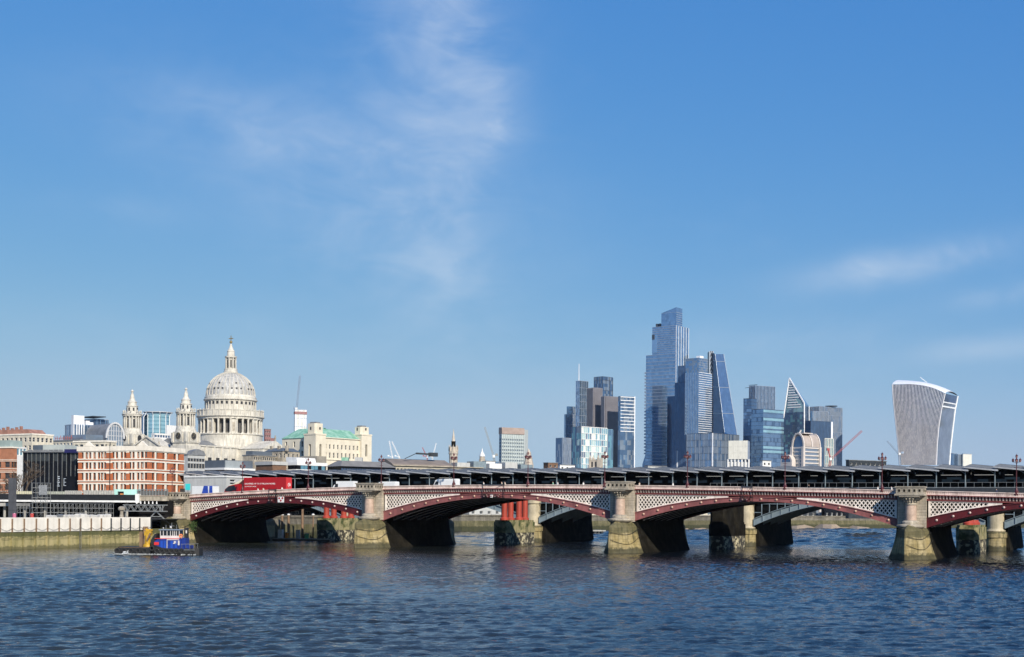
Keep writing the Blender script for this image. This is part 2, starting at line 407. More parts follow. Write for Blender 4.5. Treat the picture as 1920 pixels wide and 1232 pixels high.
class Block(Frame):
    """box building seen on its left-hand (front) and right-hand face; corner C nearest.  xL, xC, xR are photo columns, Y the corner's distance"""
    def __init__(self, name, label, xL, xC, xR, ytop, Y, yaw, cat='building', group=None, z0=6.5, depth=None, width=None):
        c = W(xC, ytop, Y)
        Frame.__init__(self, c.x, Y, yaw, z0)
        self.a1 = width or -self.L(xL, ytop)[0]
        self.a2 = depth or self.Rt(xR, ytop)[0]
        self.h = c.z - z0
        self.root = fthing(self, name, label, cat, group)
    def PL(self, u, z, d): return (-self.a1 + u, d, z)
    def PR(self, u, z, d): return (-d, u, z)
    def shell(self, wall, roof=None, L=None, Rr=None, wins=None, sill=None, depth=.35, parapet=.6, h=None):
        """wall with openings.  L / Rr = (u intervals, z intervals); wins = (glass, frame, bars)"""
        h = h or self.h; mb = MB(); a1, a2 = self.a1, self.a2; todo = []
        for face, spec, P, U in (('L', L, self.PL, a1), ('R', Rr, self.PR, a2)):
            if spec:
                for o in open_wall(mb, P, U, (0, h), spec[0], spec[1], depth): todo.append((face, o))
            else: mb.quad(P(0, 0, 0), P(U, 0, 0), P(U, h, 0), P(0, h, 0))
        mb.quad((0, a2, 0), (-a1, a2, 0), (-a1, a2, h), (0, a2, h)); mb.quad((-a1, a2, 0), (-a1, 0, 0), (-a1, 0, h), (-a1, a2, h))
        if not roof: mb.quad((-a1, 0, h), (0, 0, h), (0, a2, h), (-a1, a2, h))
        mb.build('wall', wall, self.root)
        if roof:
            rb = MB(); t = .25
            rb.box(-a1 - t, t, -t, a2 + t, h, h + parapet)
            rb.build('roof', roof, self.root)
        if wins:
            for face, (u0, u1, z0, z1) in todo:
                gl_ = wins[0]; gl_ = (WRND.choice(gl_) if isinstance(gl_, (list, tuple)) else gl_)
                me = window_mesh(u1 - u0, z1 - z0, gl_, *wins[1:])
                if face == 'L': inst('window', me, self.root, (-a1 + u0, depth - .1, z0))
                else: inst('window', me, self.root, (-depth + .1, u0, z0), R(90))
        return todo
    def box(self, name, m, x0, x1, y0, y1, z0, z1, **k): return MB().box(x0, x1, y0, y1, z0, z1).build(name, m, self.root, **k)
    def curtain(self, glasses, floors, panesL, panesR, z0=0.0, z1=None, a1=None, a2=None, band=None, mull=None, off=(0, 0), back=True, name='glazing', weights=None, top=None, rnd=None):
        """glass box of single panes with proud floor bands and mullions; off moves the near corner inside the frame"""
        z1 = self.h if z1 is None else z1; a1 = a1 or self.a1; a2 = a2 or self.a2; ox, oy = off
        mb = MB(); rn = rnd or random; ng = len(glasses); fh = (z1 - z0) / floors
        PL = lambda u, z, d: (ox - a1 + u, oy + d, z); PR = lambda u, z, d: (ox - d, oy + u, z)
        for P, U, n in ((PL, a1, panesL), (PR, a2, panesR)):
            for j in range(floors):
                for i in range(n):
                    u0, u1 = U * i / n, U * (i + 1) / n; za, zb = z0 + j * fh, z0 + (j + 1) * fh
                    t = rn.uniform(0, .012)
                    mb.quad(P(u0, za, t), P(u1, za, rn.uniform(0, .012)), P(u1, zb, t), P(u0, zb, rn.uniform(0, .012)),
                            rn.choices(range(ng), weights)[0] if ng > 1 else 0)
        mb.quad((ox, oy + a2, z0), (ox - a1, oy + a2, z0), (ox - a1, oy + a2, z1), (ox, oy + a2, z1))
        mb.quad((ox - a1, oy + a2, z0), (ox - a1, oy, z0), (ox - a1, oy, z1), (ox - a1, oy + a2, z1))
        mb.build(name, glasses, self.root, kind='stuff')
        rb = MB(); rb.box(ox - a1 + .03, ox - .03, oy + .03, oy + a2 - .03, z1 - .05, z1 + .35)
        rb.build('roof', top or (band[0] if band else mull[0] if mull else glasses[0]), self.root)
        if band:
            m_, hh, pr = band[:3]; fb = MB(); step = band[3] if len(band) > 3 else 1; faces = band[4] if len(band) > 4 else 'LR'
            for j in range(0, floors + 1, step):
                z = z0 + j * fh
                if 'L' in faces: fb.box(ox - a1 - pr, ox + pr, oy - pr, oy + .1, z - hh / 2, z + hh / 2)
                if 'R' in faces: fb.box(ox - .1, ox + pr * 1.02, oy + .101, oy + a2, z - hh / 2, z + hh / 2)
            fb.build('floor_bands', m_, self.root, kind='stuff')
        if mull:
            m_, ww, pr = mull[:3]; fb = MB(); faces = mull[3] if len(mull) > 3 else 'LR'; st = mull[4] if len(mull) > 4 else 1
            if 'L' in faces:
                for i in range(0, panesL + 1, st): x = ox - a1 + a1 * i / panesL; fb.box(x - ww / 2, x + ww / 2, oy - pr, oy + .08, z0, z1)
            if 'R' in faces:
                for i in range(0 if 'L' not in faces else st, panesR + 1, st): y = oy + a2 * i / panesR; fb.box(ox - .08, ox + pr, y - ww / 2, y + ww / 2, z0, z1)
            fb.build('mullions', m_, self.root, kind='stuff')

# ================================================================ materials used all over
stone = mat('portland_stone', (.46, .40, .31), v=.2, s=.35, b=.3, bs=3, streak=.6, dirt=(.13, .115, .09), course=(1.1, .55, .55))
stone_wet = mat('tidal_stone', (.33, .255, .105), c2=(.43, .35, .19), s=.3, b=.6, bs=2.0, streak=.9, dirt=(.06, .055, .02), r=.75, course=(1.5, .62, .6), tide=((-3, .9, (.035, .035, .015), .85), (4.6, 6.6, (.05, .052, .022), .75)))
stone_dark = mat('shade_black_stone', (.018, .016, .012), v=.4, s=.4, b=.4, r=.9, spec=.05, streak=.5, course=(1.5, .62, .7))  # near-black colour paints in the deep shade under the arches
stone_upper = mat('dark_embankment_stone', (.20, .18, .14), v=.3, s=.2, r=.85, b=.3, streak=.6, course=(1.4, .6, .6))  # darker stone for the upper part of the far river wall
stone_weed = mat('weedy_embankment_stone', (.11, .10, .045), c2=(.17, .15, .08), s=.3, r=.85, b=.4, streak=.7, dirt=(.04, .045, .015), course=(1.5, .6, .6), tide=((-3, 2.0, (.03, .035, .012), .8),))
granite = mat('pink_granite', (.47, .34, .26), v=.14, s=1.2, r=.4, b=.05)
iron_dark = mat('maroon_ironwork', (.085, .006, .007), v=.2, s=.5, r=.42, streak=.25)
iron_faded = mat('faded_red_ironwork', (.25, .085, .08), v=.2, s=.35, r=.6, streak=.45, dirt=(.11, .04, .04))
iron_under = mat('shade_black_iron', (.012, .011, .011), v=.3, s=.5, r=.85, spec=.08)  # black colour stands in for the shade on the undersides
iron_deep = mat('cornice_oxblood', (.16, .035, .032), v=.2, s=.6, r=.55, streak=.3)
cream_iron = mat('cream_ironwork', (.80, .72, .64), v=.12, s=.5, r=.5, streak=.55, dirt=(.42, .33, .26))
pink_iron = mat('pale_pink_ironwork', (.74, .59, .52), v=.14, s=.6, r=.5, streak=.6, dirt=(.36, .25, .20))
rivet_m = mat('gilded_rosette', (.50, .33, .24), v=.2, s=3, r=.45)
rivet_d = mat('pale_rosette', (.52, .40, .36), v=.2, s=3, r=.45)
asphalt = mat('asphalt', (.055, .055, .058), v=.2, s=2, r=.9, b=.2)
concrete = mat('concrete', (.36, .345, .31), v=.15, s=.6, r=.85, b=.15, streak=.4)
steel_grey = mat('grey_painted_steel', (.20, .25, .275), v=.1, s=.6, r=.4, streak=.2)
steel_dark = mat('dark_steel', (.035, .04, .045), v=.2, s=.8, r=.45)
galv = mat('galvanised_steel', (.36, .36, .34), v=.18, s=2, r=.4, m=.6)
dark_glass = glass('dark_glass', (.035, .05, .06), m=.2)
black = mat('black_paint', (.012, .012, .013), v=.3, s=1, r=.5)
white_paint = mat('white_paint', (.74, .73, .70), v=.06, s=.8, r=.45, streak=.2, dirt=(.45, .43, .38))
lamp_white = mat('lit_fluorescent_tube', (1.0, .97, .9), v=0, emit=.55)

lit_edge_m = mat('lit_edge_flange', (.26, .245, .235), v=.2, s=.6, r=.6)  # paler colour paints the lit lower edges of the inner ribs
# ================================================================ water
def make_water():
    m_ = bpy.data.materials.new('thames_water'); m_.use_nodes = True
    N, L = m_.node_tree.nodes, m_.node_tree.links
    P = N['Principled BSDF']
    P.inputs['Base Color'].default_value = (.012, .014, .013, 1)
    P.inputs['Roughness'].default_value = .06
    P.inputs['IOR'].default_value = 1.33
    g = N.new('ShaderNodeNewGeometry')
    # silt-laden water along the north side, clearer mid-stream
    sp_ = N.new('ShaderNodeSeparateXYZ'); L.new(g.outputs['Position'], sp_.inputs[0])
    ns = N.new('ShaderNodeTexNoise'); ns.inputs['Scale'].default_value = .022; ns.inputs['Detail'].default_value = 5; L.new(g.outputs['Position'], ns.inputs['Vector'])
    ma = N.new('ShaderNodeMath'); ma.operation = 'MULTIPLY_ADD'; ma.inputs[1].default_value = 110.0; L.new(ns.outputs[0], ma.inputs[0]); L.new(sp_.outputs[0], ma.inputs[2])
    mr = N.new('ShaderNodeMapRange'); mr.interpolation_type = 'SMOOTHSTEP'; mr.inputs[1].default_value = 25.0; mr.inputs[2].default_value = 85.0; L.new(ma.outputs[0], mr.inputs[0])
    mc = N.new('ShaderNodeMix'); mc.data_type = 'RGBA'; mc.inputs[6].default_value = (.021, .025, .021, 1); mc.inputs[7].default_value = (.005, .008, .013, 1)
    L.new(mr.outputs[0], mc.inputs[0]); L.new(mc.outputs[2], P.inputs['Base Color'])
    mp = N.new('ShaderNodeMapping'); mp.inputs['Rotation'].default_value = (0, 0, R(12)); mp.inputs['Scale'].default_value = (1, 1.5, 1)
    L.new(g.outputs['Position'], mp.inputs[0])
    n1 = N.new('ShaderNodeTexNoise'); n1.inputs['Scale'].default_value = 2.1; n1.inputs['Detail'].default_value = 5; n1.inputs['Roughness'].default_value = .6; n1.inputs['Distortion'].default_value = .5
    L.new(mp.outputs[0], n1.inputs['Vector'])
    n2 = N.new('ShaderNodeTexNoise'); n2.inputs['Scale'].default_value = .055; n2.inputs['Detail'].default_value = 4
    L.new(g.outputs['Position'], n2.inputs['Vector'])
    rp = N.new('ShaderNodeMapRange'); rp.inputs[1].default_value = .35; rp.inputs[2].default_value = .65; rp.inputs[3].default_value = .45; rp.inputs[4].default_value = 1.0
    L.new(n2.outputs[0], rp.inputs[0])
    bp = N.new('ShaderNodeBump'); bp.inputs['Distance'].default_value = .12
    L.new(rp.outputs[0], bp.inputs['Strength']); L.new(n1.outputs[0], bp.inputs['Height']); L.new(bp.outputs[0], P.inputs['Normal'])
    # wavy sheet for the reach in view, flat beyond
    B = 9000.0; XA, XB, XE, YA, YM, YE = -128.0, 135.0, 340.0, 60.0, 330.0, 820.0
    def patch(X0, X1, Y0, Y1, dx, dy0, dyk, lmin, lmax, seed, lean):
        xs = np.arange(X0, X1 + .01, dx); xs[-1] = X1
        ys = [Y0]
        while ys[-1] < Y1: ys.append(ys[-1] + dy0 + (ys[-1] - 60) * dyk)
        ys = np.array(ys); ys[-1] = Y1
        gx, gy = np.meshgrid(xs, ys); rng = np.random.RandomState(seed)
        def vnoise(sc, sd):
            r = np.random.RandomState(sd); a = 0
            for _ in range(7):
                th = r.uniform(0, 2 * np.pi); k = r.uniform(.6, 1.5) * sc
                a = a + np.sin(gx * k * np.cos(th) + gy * k * np.sin(th) + r.uniform(0, 6.28))
            return a / 7
        gust = .78 + .48 * np.clip(vnoise(.045, 3) * 2.2 + vnoise(.13, 9) * .7 + gx * .012, -1, 1)
        h = np.zeros_like(gx)
        for i in range(46):
            lam = lmin * (lmax / lmin) ** (rng.rand() ** 1.5)
            th = R(97) + rng.normal(0, .42)
            k = 2 * np.pi / lam; amp = .0118 * lam ** .62 * lean
            ph = gx * k * np.cos(th) + gy * k * np.sin(th) + rng.uniform(0, 6.28)
            ph = ph + .8 * np.sin(gx * .11 * np.sin(th) + gy * .13 + i)
            h += amp * (1 - np.abs(np.sin(ph / 2)) - .36) * 1.15 if i % 3 == 0 else amp * np.sin(ph)
        edge = np.minimum.reduce([gx - X0, X1 - gx, gy - Y0, Y1 - gy])
        h = h * gust * np.clip(edge / 10, 0, 1) * (np.clip(1.25 - (gy - 190) / 110, .26, 1.0) if Y0 < 100 else 1.0)
        nx, ny = len(xs), len(ys); idx = np.arange(nx * ny).reshape(ny, nx)
        return np.stack([gx, gy, h], -1).reshape(-1, 3), np.stack([idx[:-1, :-1], idx[:-1, 1:], idx[1:, 1:], idx[1:, :-1]], -1).reshape(-1, 4)
    c1, q1 = patch(XA, XB, YA, YM, .33, .26, .0019, .78, 3.4, 4, .92)
    c2, q2 = patch(XA, XE, YM, YE, 1.1, 1.0, .0012, 3.2, 9.0, 6, 1.25)
    n1, n2 = len(c1), len(c2); b = n1 + n2
    extra = np.array([(-B, -3000, 0), (B, -3000, 0), (B, 12000, 0), (-B, 12000, 0), (XA, YA, 0), (XB, YA, 0), (XB, YM, 0), (XE, YM, 0), (XE, YE, 0), (XA, YE, 0), (B, YM, 0), (XA, YM, 0), (-B, YM, 0)], float)
    ring = np.array([(0, 1, 5, 4), (1, 10, 6, 5), (7, 10, 2, 8), (8, 2, 3, 9), (9, 3, 12, 11), (11, 12, 0, 4)]) + b
    co = np.concatenate([c1, c2, extra]); quads = np.concatenate([q1, q2 + n1, ring])
    me = bpy.data.meshes.new('river_water')
    me.vertices.add(len(co)); me.vertices.foreach_set('co', co.ravel())
    me.loops.add(len(quads) * 4); me.loops.foreach_set('vertex_index', quads.ravel().astype(np.int32))
    me.polygons.add(len(quads)); me.polygons.foreach_set('loop_start', np.arange(0, len(quads) * 4, 4, dtype=np.int32))
    me.polygons.foreach_set('use_smooth', np.ones(len(quads), bool))
    me.materials.append(m_); me.update(calc_edges=True); me.validate()
    o = bpy.data.objects.new('river_water', me); COL.objects.link(o)
    structure(o)
make_water()

# ================================================================ land on the north bank
FQ_A = W(0, 1031.0, water_Y(0, 1031.0)); FQ_B = W(258, 1022.7, water_Y(258, 1022.7))
_d = (FQ_B - FQ_A)
FQ = Frame(FQ_A.x, FQ_A.y, math.atan2(-_d.y, _d.x))        # quay: local x runs along the wall away from the camera, y inland
_q = lambda x, y=0.0: FQ.world(x, y).to_2d()
bank = [Vector((-900, -260)), _q(-420), _q(-150), _q(0), _q(62), _q(64, 3.5), Vector((-86, 356)), Vector((-66, 392)), Vector((-52, 436)), Vector((-22, 566)),
        Vector((60, 640)), Vector((104, 705)), Vector((158, 772)), Vector((232, 800)), Vector((360, 940)), Vector((820, 1180)), Vector((2600, 1500)), Vector((6000, 1700))]
LAND_Z = 6.4
gm = mat('city_ground', (.16, .155, .145), v=.2, s=.05, r=.9, b=.1)
mb = MB()
pts = [(p.x, p.y, LAND_Z) for p in bank] + [(6000, 9000, LAND_Z), (-6000, 9000, LAND_Z), (-6000, -260, LAND_Z)]
mb.add(pts, (tuple(range(len(pts))),))
structure(mb.build('ground', gm))

# stone river wall east of the road bridge
def river_wall():
    b0 = 6
    o = thing('embankment_wall', 'long stone river wall of the far bank seen through the bridge arches', 'wall')
    for i in range(b0, len(bank) - 3):
        a, b = bank[i], bank[i + 1]
        d = (b - a); ln = d.length; d = d / ln; n = Vector((d.y, -d.x))
        q = MB()
        A, B_ = a, b
        def P(p, off, z): return (p.x + n.x * off, p.y + n.y * off, z)
        q.quad(P(A, 1.1, -1.5), P(B_, 1.1, -1.5), P(B_, .5, 4.6), P(A, .5, 4.6), 1)
        q.quad(P(A, .5, 4.6), P(B_, .5, 4.6), P(B_, .4, 6.6), P(A, .4, 6.6), 0)
        q.quad(P(A, .7, 6.6), P(B_, .7, 6.6), P(B_, .7, 7.3), P(A, .7, 7.3), 0)
        q.quad(P(A, .7, 7.3), P(B_, .7, 7.3), P(B_, -.3, 7.3), P(A, -.3, 7.3), 0)
        q.quad(P(A, .7, 6.6), P(B_, .7, 6.6), P(B_, .4, 6.6), P(A, .4, 6.6), 0)
        q.build('wall_length', [stone_upper, stone_weed], o)
river_wall()

# ================================================================ road bridge
TH = R(26)
FB = Frame(-86.6, 349.5, TH)
PIER_S = [FB.L(px, 950, -2.2)[0] for px in (332, 693, 1163, 1708)]
PIER_S.append(PIER_S[-1] + 60.0); PIER_S.append(PIER_S[-1] + 56.0)
BW = 32.0
_ctl = [(355, 926.5), (457, 921.2), (556, 917.6), (640, 914.5), (727, 911), (820, 909), (916, 908), (1037, 908), (1203, 910), (1300, 912), (1450, 914.2), (1607, 917), (1736, 920.6), (1912, 924)]
_pts = [FB.L(x, y, -.6) for x, y in _ctl]
_pf = np.polyfit([p[0] for p in _pts], [p[1] for p in _pts], 3)
_s1 = max(p[0] for p in _pts)
def zpar(s):
    if s > _s1: return float(np.polyval(_pf, _s1) + (s - _s1) * np.polyval(np.polyder(_pf), _s1))
    return float(np.polyval(_pf, s))
def quad3(p0, p1, p2):
    c = np.polyfit([p0[0], p1[0], p2[0]], [p0[1], p1[1], p2[1]], 2)
    return lambda s: float(np.polyval(c, s))
HWT = 3.1                                             # pier half width above the springing
SPANS = []
for i, (tl, tc_, tr, bl, bc, br) in enumerate((
        ((356, 966), (520, 933.5), (683, 957), (357, 978), (522, 943), (675, 968)),
        ((722, 958), (930, 924.5), (1145, 958), (727, 973), (932, 933.5), (1135, 971)),
        ((1193, 960), (1400, 931.5), (1674, 970), (1196, 975), (1402, 940.5), (1674, 985)),
        ((1734, 972), (1912, 943), None, (1740, 989), (1912, 954), None))):
    pa, pb = PIER_S[i] + HWT, PIER_S[i + 1] - HWT
    if tr is None:
        a, b = FB.L(*tl), FB.L(*tc_); zt = quad3(a, b, (pb - (a[0] - pa), a[1] - .6))
        a, b = FB.L(*bl), FB.L(*bc); zb = quad3(a, b, (pb - (a[0] - pa), a[1] - .6))
    else:
        zt = quad3(FB.L(*tl), FB.L(*tc_), FB.L(*tr)); zb = quad3(FB.L(*bl), FB.L(*bc), FB.L(*br))
    SPANS.append((pa, pb, zt, zb))
pa, pb = PIER_S[4] + HWT, PIER_S[5] - HWT
SPANS.append((pa, pb, quad3((pa, 7.4), ((pa + pb) / 2, zpar((pa + pb) / 2) - 2.1), (pb, 6.8)), quad3((pa, 5.7), ((pa + pb) / 2, zpar((pa + pb) / 2) - 3.3), (pb, 5.1))))

road_bridge = fthing(FB, 'road_bridge', 'red and cream iron arch road bridge on stone piers crossing the river', 'bridge')
def sweep(mb, s0, s1, n, t0, t1, za, zb, mi=0):
    """strip following the deck line: za, zb are offsets from zpar or functions of s"""
    fa = za if callable(za) else (lambda s: zpar(s) + za); fb = zb if callable(zb) else (lambda s: zpar(s) + zb)
    vs = []
    for i in range(n + 1):
        s = s0 + (s1 - s0) * i / n; a, b = fa(s), fb(s)
        vs += [(s, t0, a), (s, t1, a), (s, t1, b), (s, t0, b)]
    fs = []
    for i in range(n):
        k = 4 * i
        for j in range(4): fs.append((k + j, k + (j + 1) % 4, k + 4 + (j + 1) % 4, k + 4 + j))
    fs += [(0, 1, 2, 3), (4 * n + 3, 4 * n + 2, 4 * n + 1, 4 * n)]
    mb.add(vs, fs, mi)
rosette = MB().lathe([(.25, 0), (.25, .08), (.2, .12), (.18, .22), (.1, .28), (.001, .3)], 10)
rosette.v = [(x, -z, y) for x, y, z in rosette.v]
ros_m = rosette.mesh('rosette', rivet_m); ros_d = rosette.mesh('rosette', rivet_d)

for i, (sa, sb, zt, zb) in enumerate(SPANS):
    dark = i in (0, 3, 4)
    n = 44
    rib = MB(); sweep(rib, sa - .6, sb + .6, n, -.25, .25, zb, zt)
    sweep(rib, sa - .6, sb + .6, n, -.42, -.25, zb, lambda s: zb(s) + .16); sweep(rib, sa - .6, sb + .6, n, -.42, -.25, lambda s: zt(s) - .18, zt)
    arch = rib.build('arch_rib', iron_dark if dark else iron_faded, road_bridge)
    k = max(4, int((sb - sa) / 3.15))
    for j in range(k):
        s = sa + (sb - sa) * (j + .5) / k
        inst('rosette', ros_d if dark else ros_m, arch, (s, -.25, (zt(s) + zb(s)) / 2))
    # inner and downstream ribs; solid plates added to keep it dark behind the lattice
    for t in (4, 8, 12, 16, 20, 24, 28, 32):
        rb = MB(); sweep(rb, sa - .6, sb + .6, 30, t - .2, t + .2, zb, lambda s: max(zt(s), zpar(s) - 2.0))
        ir = rb.build('inner_rib_with_dark_plate', iron_under if t < 32 else iron_dark, road_bridge)
        if t < 24:
            fl_ = MB(); sweep(fl_, sa - .4, sb + .4, 30, t - .36, t + .36, lambda s: zb(s) - .07, zb); fl_.build('rib_lit_edge_strip', lit_edge_m, ir)
    # lattice spandrels, both sides of the crown
    zl = lambda s: zpar(s) - 2.0
    top = MB(); lat = MB()
    ss = np.linspace(sa, sb, 1400); gap = np.array([zl(s) - zt(s) for s in ss])
    inside = gap > .32
    for left in (True, False):
        half = ss < (sa + sb) / 2 if left else ss >= (sa + sb) / 2
        sel = ss[half & inside]
        if len(sel) < 20: continue
        s0, s1 = float(sel.min()), float(sel.max())
        fr = MB()
        sweep(fr, s0, s1, 26, -.2, .12, lambda s: zl(s) - .16, zl)
        sweep(fr, s0, s1, 26, -.2, .12, zt, lambda s: zt(s) + .24)
        e = s0 if left else s1
        sweep(fr, e - .02 if left else e - .38, e + .38 if left else e + .02, 2, -.21, .121, lambda s: zt(s) + .1, lambda s: zl(s) - .05)
        # solid tip where the spandrel runs out
        tip = [s for s in sel if zl(s) - zt(s) < .75]
        if tip: sweep(fr, min(tip), max(tip), 12, -.17, .1, lambda s: zt(s) + .05, lambda s: zl(s) - .05)
        fr.build('spandrel_frame', cream_iron, road_bridge)
        lt = MB(); pitch = .80; sl = 1.3
        zmin = min(zt(s0), zt(s1)); zmax = max(zl(s0), zl(s1))
        for sg in (1, -1):
            c0 = s0 - (zmax - zmin) / sl - 1; c1 = s1 + (zmax - zmin) / sl + 1
            c = c0
            while c < c1:
                run = []; zz = np.arange(zmin, zmax, .07)
                for z in list(zz) + [None]:
                    ok = False
                    if z is not None:
                        s = c + sg * (z - zmin) / sl
                        ok = s0 <= s <= s1 and zt(s) + .12 <= z <= zl(s) - .08
                    if ok: run.append((s, z))
                    else:
                        if len(run) > 3:
                            yo = -.06 if sg > 0 else .02
                            lt.bar((run[0][0], yo, run[0][1]), (run[-1][0], yo, run[-1][1]), +.12, .2, up=(sg * -sl, 0, 1))
                        run = []
                c += pitch
        lt.build('lattice', cream_iron, road_bridge, kind='stuff')
    # cornice, brackets and parapet between the piers
    s0, s1 = PIER_S[i] + 2.6, PIER_S[i + 1] - 2.6
    c = MB(); sweep(c, s0, s1, 30, -.32, .3, -2.0, -1.72); sweep(c, s0, s1, 30, -.2, .3, -1.72, -.98); sweep(c, s0, s1, 30, -.85, .3, -.98, -.80)
    c.build('cornice', iron_deep, road_bridge)
    br = MB(); nb = int((s1 - s0) / .62)
    for j in range(nb):
        s = s0 + (s1 - s0) * (j + .5) / nb; z = zpar(s)
        br.slab([(-.2, z - 1.66), (-.34, z - 1.62), (-.5, z - 1.3), (-.72, z - .99), (-.2, z - .99)], 'x', s - .13, s + .13)
    br.build('brackets', pink_iron, road_bridge, kind='stuff')
    p = MB(); sweep(p, s0, s1, 30, -.62, -.1, -.80, -.62); sweep(p, s0, s1, 30, -.66, -.06, -.12, .03)
    sweep(p, s0, s1, 30, -.36, -.24, -.62, -.12)
    p.build('parapet_rail', pink_iron, road_bridge)
    bl = MB(); nb = int((s1 - s0) / .36)
    for j in range(nb):
        s = s0 + (s1 - s0) * (j + .5) / nb; z = zpar(s)
        bl.box(s - .1, s + .1, -.52, -.36, z - .62, z - .12)
    bl.build('parapet_balusters', pink_iron, road_bridge, kind='stuff')
    p = MB(); sweep(p, s0, s1, 20, BW - .2, BW + .4, -2.0, 0.0); p.build('downstream_parapet', pink_iron, road_bridge)
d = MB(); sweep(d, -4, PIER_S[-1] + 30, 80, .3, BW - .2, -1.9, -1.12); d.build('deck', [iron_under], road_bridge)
d = MB(); sweep(d, -4, PIER_S[-1] + 30, 80, 4.2, BW - 4.2, -1.12, -1.08); d.build('carriageway', asphalt, road_bridge)
d = MB(); sweep(d, -4, PIER_S[-1] + 30, 80, .31, 4.19, -1.12, -.96); sweep(d, -4, PIER_S[-1] + 30, 80, BW - 4.19, BW - .21, -1.12, -.96)
d.build('footway', concrete, road_bridge)
d = MB()
for j in range(46):
    s = -8 + j * 7; sweep(d, s, s + 3, 2, 15.9, 16.1, -1.08, -1.074)
d.build('lane_markings', white_paint, road_bridge, kind='stuff')

